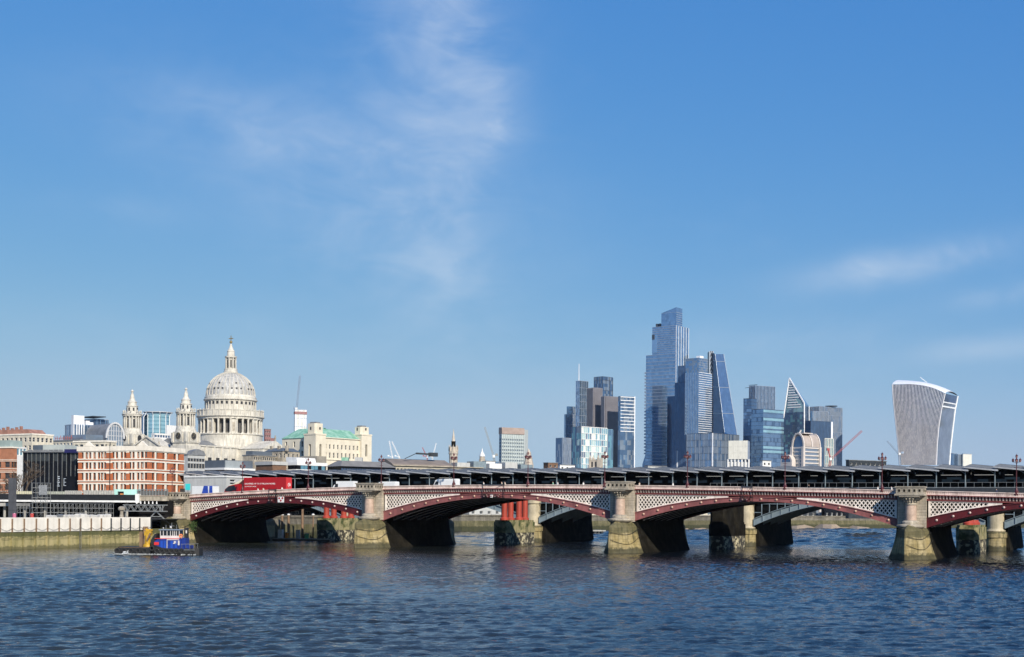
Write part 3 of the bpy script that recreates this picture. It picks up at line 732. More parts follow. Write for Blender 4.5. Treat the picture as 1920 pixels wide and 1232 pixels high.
# the piers
NOSE = 8.5
def pier(k, s, abut=False):
    zp = zpar(s)
    def w_(z): return HWT + 1.9 * max(0.0, 1 - (z + .5) / 7.6) ** 1.9
    core = MB(); levels = [-2, 0, 1.0, 2.0, 3.0, 4.2, 5.5, 7.2]
    rings = [[(s - w_(z), -.05, z), (s + w_(z), -.05, z), (s + w_(z), BW + .05, z), (s - w_(z), BW + .05, z)] for z in levels]
    rings.append([(s - HWT, 0, zp - 1.95), (s + HWT, 0, zp - 1.95), (s + HWT, BW, zp - 1.95), (s - HWT, BW, zp - 1.95)])
    for a, b in zip(rings[:-1], rings[1:]):
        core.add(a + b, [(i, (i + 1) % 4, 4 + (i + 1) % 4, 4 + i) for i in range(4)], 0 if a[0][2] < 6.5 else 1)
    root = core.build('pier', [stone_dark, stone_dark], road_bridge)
    for sgn, far in ((-1, 0.0), (1, BW)):
        cut = MB()
        rg = []
        for z in (-2, 0, .9, 2.0, 3.1, 4.3, 5.6, 6.0):
            nose = NOSE + .35 - z * .05; w = w_(z)
            if z >= 5.9: w -= .25; nose -= .3
            base = [(s - w, 0.0), (s - w * .55, -nose * .52), (s - .12, -nose), (s + .12, -nose), (s + w * .72, -nose * .42), (s + w, 0.0)]
            rg.append([(x, (y if sgn < 0 else BW - y), z) for x, y in base])
        m = len(rg[0])
        for a, b in zip(rg[:-1], rg[1:]): cut.add(a + b, [(i, i + 1, m + i + 1, m + i) for i in range(m - 1)])
        a = rg[-1]; cap = [(s + (x - s) * .82, (y * .45 - 1.2 if sgn < 0 else BW + ((y - BW) * .45 + 1.2)), 6.9) for x, y, z in a]
        cut.add(a + cap, [(i, i + 1, m + i + 1, m + i) for i in range(m - 1)])
        cut.add(cap, (tuple(range(m)),))
        cut.build('cutwater', stone_wet, root)
    z0 = max(6.6, zp - 7.7)
    MB().box(s - 2.75, s + 2.75, BW - .02, BW + 1.35, z0 - .4, zp - 1.02).build('buttress', stone, root)
    wl_ = MB().box(s - 2.75, s + 2.75, -1.35, .02, z0 - .4, zp - 1.02)
    for j in range(9):
        z = z0 + .3 + j * (zp - 1.6 - z0) / 9; wl_.box(s - 2.79, s + 2.79, -1.39, -1.0, z, z + .06)
    wl_.build('buttress', stone, root)
    lb = MB()
    lb.lathe([(.5, z0 - 1.6), (1.5, z0 - 1.0), (2.5, z0 - .35), (2.75, z0 - .1), (2.75, z0 + .2), (2.1, z0 + .3)], 20, s, -2.4)
    lb.lathe([(2.1, z0 + .3), (1.75, z0 + .42), (1.75, z0 + .8), (1.5, z0 + 1.05), (1.2, z0 + 1.15)], 20, s, -2.4)
    lb.build('column_base', stone, root)
    MB().lathe([(1.13, z0 + 1.15), (1.15, z0 + 2.5), (1.06, zp - 2.95)], 24, s, -2.4).build('column_shaft', granite, root)
    cp = MB().lathe([(1.2, zp - 2.95), (1.25, zp - 2.75), (1.1, zp - 2.68), (1.2, zp - 2.2), (1.75, zp - 1.55), (1.95, zp - 1.35)], 16, s, -2.4)
    for a in range(16):
        t = 2 * math.pi * a / 16
        for rr, zz in ((1.32, zp - 2.25), (1.7, zp - 1.75)):
            cp.ball((s + rr * math.cos(t), -2.4 + rr * math.sin(t), zz), .2, 6)
    cp.box(s - 2.0, s + 2.0, -4.4, -.4, zp - 1.35, zp - 1.08)
    cp.build('capital', stone, root)
    pd = MB(); pd.box(s - 2.85, s + 2.85, -4.55, -.15, zp - 1.08, zp - .72)
    pd.box(s - 2.6, s + 2.6, -4.3, -.2, zp - .72, zp + .5); pd.box(s - 2.8, s + 2.8, -4.5, -.15, zp + .5, zp + .75)
    for j in range(5):
        x = s - 2.3 + j * .98
        pd.box(x, x + .7, -4.36, -4.29, zp - .5, zp + .3); pd.box(x + .14, x + .56, -4.38, -4.29, zp - .36, zp + .16, 1)
    for j in range(4):
        y = -4.05 + j * .98
        for sg in (-1, 1):
            pd.box(s + sg * 2.6 - .06, s + sg * 2.6 + .06, y, y + .7, zp - .5, zp + .3)
            pd.box(s + sg * 2.6 - .08, s + sg * 2.6 + .08, y + .14, y + .56, zp - .36, zp + .16, 1)
    pd.build('pedestal', [stone, stone_dark], root)
    for (x0, y0, x1, y1, sag, zz) in ((s + .2, -NOSE, s + 3.9, -.2, .9, 4.6), (s - .1, -NOSE + .1, s + 4.1, -.4, 1.4, 3.0)):
        ch = MB(); pr = None
        for j in range(13):
            f = j / 12; w = w_(zz)
            # keep to the stone face: nose -> shoulder -> buttress corner
            if f < .5: px_, py_ = s + .12 + (w * .72 - .12) * f * 2, -NOSE + (NOSE - NOSE * .42) * f * 2
            else: px_, py_ = s + w * .72 + w * .3 * (f - .5) * 2, -NOSE * .42 * (1 - (f - .5) * 2)
            p_ = (px_ + .22, py_ - .22, zz - sag * math.sin(math.pi * f) + f * .8)
            if pr: ch.tube(pr, p_, .05, .05, 5)
            pr = p_
        ch.build('mooring_chain', black, root)
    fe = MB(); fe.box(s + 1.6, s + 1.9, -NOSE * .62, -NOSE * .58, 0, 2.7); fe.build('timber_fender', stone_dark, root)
for k, s in enumerate(PIER_S): pier(k, s)

# ================================================================ railway bridge and station roof
FR = Frame(0, 390, TH)
rail = fthing(FR, 'railway_station_bridge', 'railway bridge station with dark sawtooth canopy roof behind the road bridge', 'bridge')
canopy_top = mat('solar_roof', (.030, .036, .045), v=.2, s=.4, r=.55, spec=.3)
canopy_edge = mat('canopy_fascia', (.36, .37, .385), v=.1, s=1, r=.4)
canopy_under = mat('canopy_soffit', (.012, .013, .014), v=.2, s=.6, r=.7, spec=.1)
station_dark = mat('station_interior_shade', (.007, .008, .009), v=.4, s=.5, r=.7, spec=.05)  # near-black colour carries the shade inside the station
station_glass = glass('station_glass', (.03, .06, .07), m=.25, r=.1)
X_L = FR.L(345, 890)[0]; X_R = FR.L(1995, 880)[0] + 40
post_px = (555, 588.5, 622.5, 657, 692, 728, 764.5, 801.6, 839, 877, 916, 956, 996, 1037, 1078.5, 1121, 1164, 1209, 1254, 1299, 1346, 1394, 1442, 1491, 1542, 1593, 1646, 1699, 1754, 1809, 1866, 1924)
pitch = (FR.L(1866, 890)[0] - FR.L(555, 890)[0]) / 30
x0p = FR.L(555, 890)[0]
ZC = zat(960, 886.5, 390)                # front eave at the low end
DECK = zat(960, 913.5, 390)
i = -6
first = True
nbay = 36
for j in range(-7, nbay):
    x = x0p + j * pitch
    if x < X_L - 8: continue
    # one sawtooth leaf: high at its left end, low at its right; three leaves deep, rising to the back
    hi, lo, th = .72, -.12, .26
    leaf = MB()
    ext = .9
    for (y0, y1, r0, r1) in ((-2.2, 12.0, 0.0, 1.15), (12.0, 24.0, 1.15, .1)):
        A = [(x - .2, y0, ZC + hi + r0), (x + pitch + ext, y0, ZC + lo + r0), (x + pitch + ext, y1, ZC + lo + r1), (x - .2, y1, ZC + hi + r1)]
        leaf.add(A, ((0, 1, 2, 3),), 0)
        leaf.add([(a, b, c - th) for a, b, c in A], ((3, 2, 1, 0),), 2)
        leaf.quad((x - .2, y0, ZC + hi + r0 - th), (x - .2, y1, ZC + hi + r1 - th), (x - .2, y1, ZC + hi + r1), (x - .2, y0, ZC + hi + r0), 2)
        leaf.quad((x + pitch + ext, y0, ZC + lo + r0 - th), (x + pitch + ext, y1, ZC + lo + r1 - th), (x + pitch + ext, y1, ZC + lo + r1), (x + pitch + ext, y0, ZC + lo + r0), 1)
    leaf.slab([(x - .2, ZC + hi - th - .1), (x + pitch + ext, ZC + lo - th - .1), (x + pitch + ext, ZC + lo + .04), (x - .2, ZC + hi + .04)], 'y', -2.35, -2.2, 1)
    # solar ribs
    for q in range(1, 5):
        yy = -2.2 + q * 2.7; rr = 1.15 * (yy + 2.2) / 14.2
        leaf.bar((x - .2, yy, ZC + hi + rr + .04), (x + pitch + ext, yy, ZC + lo + rr + .04), .12, .08, 1)
    leaf.build('canopy_leaf', [canopy_top, canopy_edge, canopy_under], rail)
    p = MB(); p.tube((x + pitch, -.6, DECK - .5), (x + pitch, -.6, ZC + .2), .17, .14, 8)
    p.tube((x + pitch, -.6, ZC - 1.1), (x + pitch - 1.7, -.4, ZC + .05), .08, .06, 6)
    p.build('canopy_post', steel_grey, rail)
    if j % 2 == 0:
        g = MB(); g.box(x + 1.6, x + 5.2, 6.6, 6.7, DECK + 1.9, DECK + 2.5); g.build('station_sign', station_glass, rail)
    lt = MB(); L0 = random.uniform(.3, 2.2); L1 = random.uniform(2.6, pitch - .4)
    lt.box(x + L0, x + L1, 4.4, 4.52, DECK + 2.98, DECK + 3.05); lt.build('strip_light', lamp_white, rail)
    w = MB(); w.box(x, x + pitch - .05, 11.0, 11.2, DECK - .2, ZC + 1.05); w.build('dark_back_screen', station_dark, rail)  # dark back panel added to keep the station interior black
# track deck, parapet and handrail
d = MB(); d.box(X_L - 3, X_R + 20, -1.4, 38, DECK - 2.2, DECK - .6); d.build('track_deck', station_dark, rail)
d = MB(); d.box(X_L - 3, X_R + 20, -1.75, -1.4, DECK - 2.3, DECK - .35); d.build('edge_girder', steel_dark, rail)
xf = FR.L(1335, 910)[0]
d = MB(); d.box(xf, X_R, -1.72, -1.62, DECK + .95, DECK + 1.02); d.box(xf, X_R, -1.76, -1.58, DECK - .35, DECK - .2)
for q in range(int((X_R - xf) / 1.9)): d.box(xf + q * 1.9, xf + q * 1.9 + .07, -1.71, -1.63, DECK - .2, DECK + .95)
d.build('handrail', galv, rail)
d = MB(); d.box(X_L, X_R, 8.6, 10.8, DECK - .6, DECK + 3.3); d.build('dark_backing', station_dark, rail)  # dark body added as backing so the interior stays black
tw = MB().box(0, 2.6, -.03, .03, 0, .75).mesh('backing_window', station_glass)
for q in range(int((X_R - X_L) / 4.4)): inst('backing_window', tw, rail, (X_L + q * 4.4, 8.56, DECK + 1.3))
# piers with round stone turrets and steel haunched arches
rp_s = [FR.L(1400, 960)[0] + 63.6 * k for k in (-3, -2, -1, 0, 1, 2)]
turret_stone = mat('buff_turret_stone', (.47, .40, .27), v=.16, s=.5, b=.2, streak=.5, dirt=(.17, .15, .08))  # buff stone colour of the round turrets
for k, s in enumerate(rp_s):
    pm = MB(); pm.prism([(s - 3.6, 1.5), (s + 3.6, 1.5), (s + 3.6, 38), (s - 3.6, 38)], -2, 6.0, top=[(s - 2.6, 1.5), (s + 2.6, 1.5), (s + 2.6, 38), (s - 2.6, 38)])
    pm.box(s - 2.6, s + 2.6, 1.6, 38, 6.0, DECK - 2.2)
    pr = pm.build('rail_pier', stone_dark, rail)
    MB().lathe([(2.6, -2), (2.5, 3.2), (2.75, 3.3), (2.75, 4.6), (2.3, 4.7)], 20, s, 0).build('turret_foot', stone_wet, pr)
    MB().lathe([(2.3, 4.7), (2.45, 4.9), (2.05, 5.5), (2.0, 11.0), (2.3, 11.3), (2.3, 12.2)], 20, s, 0).build('turret', turret_stone, pr)
for k in range(len(rp_s) - 1):
    a, b = rp_s[k] + 2.3, rp_s[k + 1] - 2.3; mid = (a + b) / 2
    zb = quad3((a, 5.6), (mid, DECK - 3.7), (b, 5.6)); zt = quad3((a, 7.4), (mid, DECK - 2.3), (b, 7.4))
    for t0 in (-.9, 7.0, 15.0, 23.0):
        g = MB(); n = 24
        for q in range(n):
            s0, s1 = a + (b - a) * q / n, a + (b - a) * (q + 1) / n
            g.add([(s0, t0, zb(s0)), (s1, t0, zb(s1)), (s1, t0, zt(s1)), (s0, t0, zt(s0))], ((0, 1, 2, 3),))
            if t0 < 0:
                g.bar((s0, t0 - .1, zb(s0)), (s0, t0 - .1, zt(s0)), .28, .2); g.bar((s0, t0 - .15, zt(s0)), (s1, t0 - .15, zt(s1)), .5, .14); g.bar((s0, t0 - .15, zb(s0)), (s1, t0 - .15, zb(s1)), .5, .14)
        g.build('steel_arch', steel_grey, rail)
    g = MB(); n = 28
    for q in range(1, n):
        s0 = a + (b - a) * q / n
        if DECK - 2.3 - zt(s0) > .4:
            g.bar((s0, -.9, zt(s0)), (s0, -.9, DECK - 2.25), .2)
            zz = DECK - 4.6
            while zz > zt(s0) + .3:
                s1 = s0 + (b - a) / n * (-1 if s0 < mid else 1)
                g.bar((s0, -.9, zz), (s1, -.9, zz), .16); zz -= 2.3
    g.build('spandrel_struts', steel_grey, rail)
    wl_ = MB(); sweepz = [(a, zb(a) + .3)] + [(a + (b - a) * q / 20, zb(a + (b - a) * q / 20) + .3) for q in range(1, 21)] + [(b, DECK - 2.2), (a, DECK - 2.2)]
    wl_.slab(sweepz, 'y', 1.2, 1.5); wl_.build('shade_sheet', station_dark, rail)  # near-black sheet painting the shade behind the steel arch

# surviving red columns of the vanished old railway bridge
red_col = mat('red_oxide_column', (.36, .048, .025), v=.12, s=.8, r=.5, streak=.25, dirt=(.35, .07, .04))
old_base = mat('weedy_masonry', (.30, .26, .13), c2=(.06, .075, .02), s=.5, r=.85, b=.6, bs=2, streak=.6, dirt=(.04, .045, .02), k2=(.45, .58))
flaky = mat('limescale_masonry', (.045, .04, .03), c2=(.45, .40, .26), s=.8, r=.85, b=.6, bs=2, k2=(.52, .58))
FO = Frame(0, 355, TH)
for k, (px, lab) in enumerate(((612, 'paired red iron columns on a mossy stone base under the leftmost arch'), (945.5, 'paired red iron columns on a weedy base seen through the second arch'),
                               (1350, 'dark old column base in the shade under the third arch'), (1815, 'old column base with red stumps under the rightmost arch'))):
    for half in (0, 1):
        x = FO.L(px, 980)[0]; y0 = half * 9.0
        lb = lab.replace('paired', 'nearer paired') if half == 0 and k < 2 else lab.replace('paired', 'farther paired') if k < 2 else (lab if half == 0 else lab.replace('column base', 'column base, farther one,'))
        fr2 = Frame(FO.world(x, y0).x, FO.world(x, y0).y, TH)
        t = fthing(fr2, 'old_bridge_column', lb, 'column', 'remains of the old railway bridge')
        zt_ = zat(960, 975, 362)
        bs = MB(); pl = [(-2.5, -1.2), (-1.6, -2.4), (1.6, -2.4), (2.5, -1.2), (2.5, 5.0), (1.6, 6.2), (-1.6, 6.2), (-2.5, 5.0)]
        bs.prism(pl, 3.2, zt_ - .5); bs.prism([(x_ * .9, y_ * .95) for x_, y_ in pl], zt_ - .5, zt_)
        bs.build('stone_base', old_base if k != 2 else stone_dark, t)  # third base goes near-black to paint the shade it stands in
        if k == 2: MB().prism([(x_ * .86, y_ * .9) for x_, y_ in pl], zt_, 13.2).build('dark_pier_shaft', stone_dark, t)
        MB().prism([(x_ * .97, y_ * .98) for x_, y_ in pl], -2, 3.2).build('lower_base', flaky, t)
        hgt = 14.0 if k != 3 else zt_ + 1.1
        if k == 2: hgt = 12.0
        if k == 2: continue
        for yy in (0, 3.8):
            c = MB().lathe([(1.15, zt_), (1.15, zt_ + .45), (.98, zt_ + .6), (.82, zt_ + .8), (.8, hgt), (.001, hgt)], 16, 0, yy)
            c.build('red_column', red_col, t)

# ================================================================ the cathedral
cath_stone = mat('cathedral_portland', (.60, .56, .475), v=.14, s=.2, r=.8, b=.2, bs=2, streak=.6, dirt=(.22, .205, .18))
cath_lead = mat('dome_lead', (.45, .44, .415), v=.22, s=.35, r=.6, streak=.75, dirt=(.19, .185, .18))
cath_dark = mat('shadowed_opening', (.03, .03, .032), v=.2, s=1, r=.6)
gilt = mat('gilded_copper', (.36, .27, .12), m=.4, r=.35, v=.1)
lead_roof = mat('lead_roof', (.20, .205, .21), v=.2, s=.3, r=.6, streak=.3)
FS = Frame(W(297, 850, 860).x, 860, R(30))
cath = fthing(FS, 'cathedral', 'white stone cathedral with great ribbed dome and two west towers', 'cathedral')
DX, DY = 0.0, 68.0
dz = lambda y: zat(429, y, 919)
def rim(mb, r, z0, z1, n=48): mb.lathe([(r - .8, z0), (r, z0), (r, z1), (r - .8, z1)], n, DX, DY, sm=False)
d = MB(); d.lathe([(22.2, 30), (22.2, dz(838)), (22.0, dz(836)), (22.0, dz(818)), (22.6, dz(817)), (22.6, dz(815)), (17.4, dz(815))], 64, DX, DY)
d.build('drum_base', cath_stone, cath)
d = MB(); d.lathe([(17.4, dz(815.5)), (17.4, dz(787))], 64, DX, DY); d.build('drum_wall', mat('shade_drum_stone', (.20, .185, .16), v=.3, s=.3, r=.85, streak=.5), cath)  # wall colour darkened to paint the shade behind the drum columns
colm = MB().lathe([(1.0, 0), (1.0, .5), (.78, .8), (.72, dz(788) - dz(815) - 1.0), (1.0, dz(788) - dz(815) - .4), (1.0, dz(788) - dz(815))], 12).mesh('drum_column', cath_stone)
nich = MB().box(-.1, 3.0, -1.9, 1.9, 0, dz(788) - dz(815)); nich.box(2.95, 3.06, -.9, .9, 1.2, 7.6, 1)
nich_m = nich.mesh('niche_pier', [cath_stone, stone])
winb = MB().box(-.1, .12, -1.05, 1.05, 0, 7.6).mesh('drum_window', cath_dark)
for i in range(32):
    t = 2 * math.pi * i / 32 + .05
    c, s = math.cos(t), math.sin(t)
    if i % 4 == 0:
        inst('niche_pier', nich_m, cath, (DX + 18.2 * c, DY + 18.2 * s, dz(815)), t)
    inst('drum_column', colm, cath, (DX + 21.1 * math.cos(t + math.pi / 32), DY + 21.1 * math.sin(t + math.pi / 32), dz(815)))
    t2 = t if i % 4 else None
    if t2: inst('drum_window', winb, cath, (DX + 17.4 * c, DY + 17.4 * s, dz(812)), t)
d = MB(); d.lathe([(17.4, dz(788.5)), (22.2, dz(788)), (22.2, dz(785)), (23.2, dz(783.5)), (23.2, dz(782)), (22.4, dz(781.8)), (22.4, dz(773)), (22.7, dz(772.6)), (22.7, dz(771)), (17, dz(771))], 64, DX, DY, sm=False)
for i in range(64):
    t = 2 * math.pi * i / 64
    d.box(0, 0, 0, 0, 0, 0) if False else None
d.build('stone_gallery', cath_stone, cath)
pier_m = MB().box(-.3, .3, -.35, .35, 0, dz(771) - dz(782) + .6).mesh('gallery_pier', cath_stone)
for i in range(32):
    t = 2 * math.pi * i / 32; inst('gallery_pier', pier_m, cath, (DX + 22.5 * math.cos(t), DY + 22.5 * math.sin(t), dz(782)), t)
d = MB(); d.lathe([(17.2, dz(772)), (17.2, dz(753)), (18.3, dz(752)), (18.3, dz(750)), (17.6, dz(749)), (17.6, dz(746)), (17.2, dz(745)), (16.8, dz(742.5))], 64, DX, DY, sm=False); d.build('attic_ring', cath_stone, cath)
aw = MB().box(-.1, .1, -.8, .8, 0, 1.9).mesh('attic_window', cath_dark); ap = MB().box(-.1, .35, -.4, .4, 0, dz(753) - dz(771)).mesh('attic_pilaster', cath_stone)
for i in range(32):
    t = 2 * math.pi * i / 32; inst('attic_window', aw, cath, (DX + 17.2 * math.cos(t), DY + 17.2 * math.sin(t), dz(760.5)), t)
    t += math.pi / 32; inst('attic_pilaster', ap, cath, (DX + 17.2 * math.cos(t), DY + 17.2 * math.sin(t), dz(771)), t)
zd = dz(743); A1 = R(73)
dome_pt = lambda a: (16.6 * math.cos(a), zd + 16.5 * math.sin(a))
d = MB(); d.lathe([dome_pt(A1 * i / 14) for i in range(15)], 64, DX, DY)
dome = d.build('dome', cath_lead, cath)
rib = MB()
for k in range(12):
    (r0, z0), (r1, z1) = dome_pt(A1 * k / 12), dome_pt(A1 * (k + 1) / 12); f = .85 - .05 * k
    rib.bar((r0, 0, z0), (r1, 0, z1), .95 * f, .8)
rib_m = rib.mesh('dome_rib', cath_stone)
for i in range(32):
    inst('dome_rib', rib_m, dome, (DX, DY, 0), 2 * math.pi * (i + .5) / 32)
lw = MB().box(-.2, .25, -.55, .55, 0, 1.1).mesh('dome_light', cath_dark)
for i in range(32):
    if i % 4 == 3: continue
    t = 2 * math.pi * i / 32; r_, z_ = dome_pt(R(13)); inst('dome_light', lw, dome, (DX + (r_ - .1) * math.cos(t), DY + (r_ - .1) * math.sin(t), z_), t)
for i in range(0, 32, 4):
    t = 2 * math.pi * i / 32 + .2; r_, z_ = dome_pt(R(27)); inst('dome_light', lw, dome, (DX + (r_ - .1) * math.cos(t), DY + (r_ - .1) * math.sin(t), z_), t)
ln = MB(); ln.lathe([(4.9, dz(700.5)), (4.9, dz(697)), (4.5, dz(696)), (4.5, dz(692)), (2.9, dz(691.8)), (2.9, dz(672)), (4.1, dz(671)), (4.1, dz(668.5)), (2.7, dz(668)), (2.5, dz(660)), (2.7, dz(659)), (2.2, dz(657)), (1.35, dz(653)), (.95, dz(649)), (.45, dz(645)), (.001, dz(643.8))], 20, DX, DY)
lan = ln.build('lantern', cath_stone, cath)
lc = MB().lathe([(.5, 0), (.42, dz(671) - dz(692))], 8).mesh('lantern_column', cath_stone); lwd = MB().box(-.05, .08, -.5, .5, 0, 5.4).mesh('lantern_window', cath_dark)
for i in range(8):
    t = 2 * math.pi * (i + .5) / 8; inst('lantern_column', lc, lan, (DX + 3.6 * math.cos(t), DY + 3.6 * math.sin(t), dz(692)))
    t = 2 * math.pi * i / 8; inst('lantern_window', lwd, lan, (DX + 2.9 * math.cos(t), DY + 2.9 * math.sin(t), dz(690)), t)
b = MB(); b.ball((DX, DY, dz(641.5)), 1.05, 12); b.build('golden_ball', gilt, lan)
b = MB(); b.box(DX - .2, DX + .2, DY - .2, DY + .2, dz(640), dz(629.5)); b.box(DX - 1.9, DX + 1.9, DY - .2, DY + .2, dz(635.6), dz(634)); b.build('cross', gilt, lan)
# west towers
def west_tower(x, clock):
    Y = FS.world(x, 0).y; px = 247 if x < 0 else 348; o = 0 if x > 0 else 4
    z = lambda y: zat(px, y + o, Y)
    t = MB(); a = 5.7
    t.box(x - a - .9, x + a + .9, -a - .9, a + .9, 14, z(836)); t.box(x - a, x + a, -a, a, z(836), z(810)); t.box(x - a - .5, x + a + .5, -a - .5, a + .5, z(831), z(829))
    for sx in (-1, 1):
        for sy in (-1, 1): t.box(x + sx * a - .8, x + sx * a + .8, sy * a - .8, sy * a + .8, z(829), z(812))
    base = t.build('west_tower', cath_stone, cath)
    # round-headed gables over the dials, on both seen faces
    for ax in ('y', 'x'):
        g = MB(); n = 14
        arc = [(3.1 * math.cos(math.pi * i / n), z(814) + 3.1 * math.sin(math.pi * i / n) * .9) for i in range(n + 1)]
        poly = [(3.1, z(829)), *arc, (-3.1, z(829))]
        if ax == 'y': g.slab([(x + u, zz) for u, zz in poly], 'y', -a - .8, -a + 1)
        else: g.slab([(u, zz) for u, zz in poly], 'x', x + a - 1, x + a + .8)
        g.build('dial_gable', cath_stone, base)
        f = MB().lathe([(2.75, 0), (2.75, .25), (2.3, .35), (2.3, .28)], 24); f.lathe([(2.32, .3), (.001, .3)], 24, mi=1)
        if clock:
            for h in range(12):
                tt = 2 * math.pi * h / 12; f.bar((1.5 * math.cos(tt), 1.5 * math.sin(tt), .33), (2.1 * math.cos(tt), 2.1 * math.sin(tt), .33), .16, .05, 2)
            f.bar((0, 0, .37), (.5, 1.8, .37), .2, .05, 2); f.bar((0, 0, .37), (-1.1, -.5, .37), .25, .05, 2)
        else: f.v = [(p[0] * .8, p[1] * .95, p[2]) for p in f.v]
        if ax == 'y': f.v = [(x + p[0], -a - .8 - p[2], z(818.5) + p[1]) for p in f.v]
        else: f.v = [(x + a + .8 + p[2], p[0], z(818.5) + p[1]) for p in f.v]
        f.build('clock_dial' if clock else 'round_window', [cath_stone, cath_dark, gilt], base)
    b = MB(); b.lathe([(6.9, z(811)), (6.4, z(806)), (5.9, z(800)), (4.3, z(799.8)), (4.3, z(777)), (6.3, z(776.6)), (6.3, z(774.5)), (6.7, z(773.5)), (6.7, z(772.5)), (4.2, z(772)), (3.7, z(768)), (3.5, z(759)), (3.9, z(758.4)), (3.9, z(757)), (2.9, z(756.6)), (2.9, z(751)), (3.2, z(750)), (2.1, z(747.5)), (1.55, z(744)), (1.3, z(739)), (1.0, z(736)), (.6, z(733)), (.6, z(731.5)), (1.0, z(730)), (.8, z(728.5)), (.3, z(727.5)), (.001, z(726))], 20, x, 0)
    b.build('belfry', cath_stone, base)
    cm = MB().lathe([(.62, 0), (.52, z(777) - z(800))], 8).mesh('belfry_column', cath_stone); om = MB().box(-.1, .1, -.75, .75, 0, 5.6).mesh('belfry_opening', cath_dark)
    vm = MB().lathe([(.5, 0), (.3, .6), (.55, 1.2), (.5, 1.9), (.15, 2.4), (.001, 2.9)], 8).mesh('urn', cath_stone); sm_ = MB().box(-.1, .1, -.5, .5, 0, 2.2).mesh('belfry_opening', cath_dark)
    for i in range(8):
        tt = 2 * math.pi * (i + .5) / 8 + .26
        for dt in (-.17, .17): inst('belfry_column', cm, base, (x + 5.4 * math.cos(tt + dt), 5.4 * math.sin(tt + dt), z(800)))
        inst('urn', vm, base, (x + 5.6 * math.cos(tt), 5.6 * math.sin(tt), z(772.5)))
        tt = 2 * math.pi * i / 8 + .26
        inst('belfry_opening', om, base, (x + 4.3 * math.cos(tt), 4.3 * math.sin(tt), z(798)), tt)
        inst('belfry_opening', sm_, base, (x + 3.65 * math.cos(tt), 3.65 * math.sin(tt), z(767)), tt)
west_tower(-23.75, False); west_tower(23.75, True)
# portico pediment, nave, transept
zt_ = zat(297, 838, 855)
d = MB(); d.slab([(-11.5, zt_ - 1), (11.5, zt_ - 1), (11.5, zt_), (0, zat(279, 820.5, 855)), (-11.5, zt_)], 'y', -10.2, 2); d.box(-12, 12, -10.6, 2, 14, zt_ - 1)
d.bar((-12, -10.5, zt_ + .2), (0, -10.5, zat(279, 819, 855)), .9, .8); d.bar((12, -10.5, zt_ + .2), (0, -10.5, zat(279, 819, 855)), .9, .8)
ped = d.build('west_pediment', cath_stone, cath)
for i in range(5):
    MB().lathe([(.6, 0), (.5, .8), (.65, 1.6), (.35, 2.2), (.4, 2.7), (.001, 3.1)], 8, -10 + i * 5, -9.6 + (0 if i != 2 else 0)).build('statue', stone, ped, loc=(0, 0, zt_ + .2 if i in (0, 4) else zt_ + 4.2 * (1 - abs(i - 2) / 2.4)))
ZN = zat(429, 842, 905)
nv = MB(); nv.box(-19, 19, 5.8, 130, 12, ZN)
nv.build('nave', cath_stone, cath)
nv = MB(); nv.box(-19.6, 19.6, 5.9, 130.5, ZN, ZN + .9); nv.build('nave_cornice', cath_stone, cath)
nv = MB(); nv.slab([(-9, ZN + .9), (9, ZN + .9), (0, ZN + 5.2)], 'y', 8, 50); nv.build('nave_roof', lead_roof, cath)
tr = MB(); tr.box(19, 40, DY - 13, DY + 13, 12, ZN - .3); tr.slab([(DY - 13.5, ZN - .3), (DY + 13.5, ZN - .3), (DY, ZN + 5.4)], 'x', 19, 40.6); tr.build('south_transept', cath_stone, cath)
nw = MB().box(-.15, .15, -1.6, 1.6, 0, 5.0).mesh('nave_window', cath_dark)
pl = MB().box(-.2, .55, -.7, .7, 0, 13).mesh('nave_pilaster', cath_stone)
for i in range(6):
    inst('nave_window', nw, cath, (19.0, 12 + i * 7.6, ZN - 12)); inst('nave_pilaster', pl, cath, (19.0, 8.6 + i * 7.6, ZN - 13))
    inst('nave_window', nw, cath, (19.0, 88 + i * 7.2, ZN - 12)); inst('nave_pilaster', pl, cath, (19.0, 91.5 + i * 7.2, ZN - 13))
for sgn in (-1, 1):
    inst('nave_window', nw, cath, (40.0, DY + sgn * 7.5, ZN - 12))
MB().lathe([(.7, 0), (.5, 1.2), (.7, 2.2), (.4, 3.0), (.45, 3.6), (.001, 4.1)], 8).build('transept_statue', stone, cath, loc=(40, DY, ZN + 5.3))

# ================================================================ City towers
g_blue = glass('tower_glass_blue', (.28, .40, .53)); g_blue2 = glass('tower_glass_mid', (.24, .35, .48)); g_blue3 = glass('tower_glass_pale', (.36, .48, .60))
g_navy = glass('tower_glass_navy', (.09, .15, .25), m=.55); g_navy2 = glass('tower_glass_slate', (.105, .175, .28), m=.55)
g_teal = glass('tower_glass_teal', (.20, .40, .46), m=.6); g_teal2 = glass('tower_glass_aqua', (.40, .62, .66), m=.6)
g_mint = glass('pale_mint_pane', (.55, .70, .66), m=.35, r=.2); g_lit = mat('blind_drawn_pane', (.72, .76, .68), v=.1, s=.3, r=.4)
g_grey = glass('tower_glass_grey', (.26, .31, .37), m=.5)
t_white = mat('tower_white_frame', (.78, .78, .78), v=.05, s=.2, r=.4)
t_steel = mat('tower_steel', (.42, .46, .52), v=.08, s=.2, r=.35, m=.5)
t_dark = mat('tower_dark_mullion', (.05, .06, .08), v=.1, s=.2, r=.4)
t_rib = mat('ribbed_warm_steel', (.27, .255, .27), v=.08, s=.1, r=.45, m=.3)
t_ribd = mat('ribbed_gap', (.09, .085, .10), v=.1, s=.1, r=.5)
rn = random.Random(11)

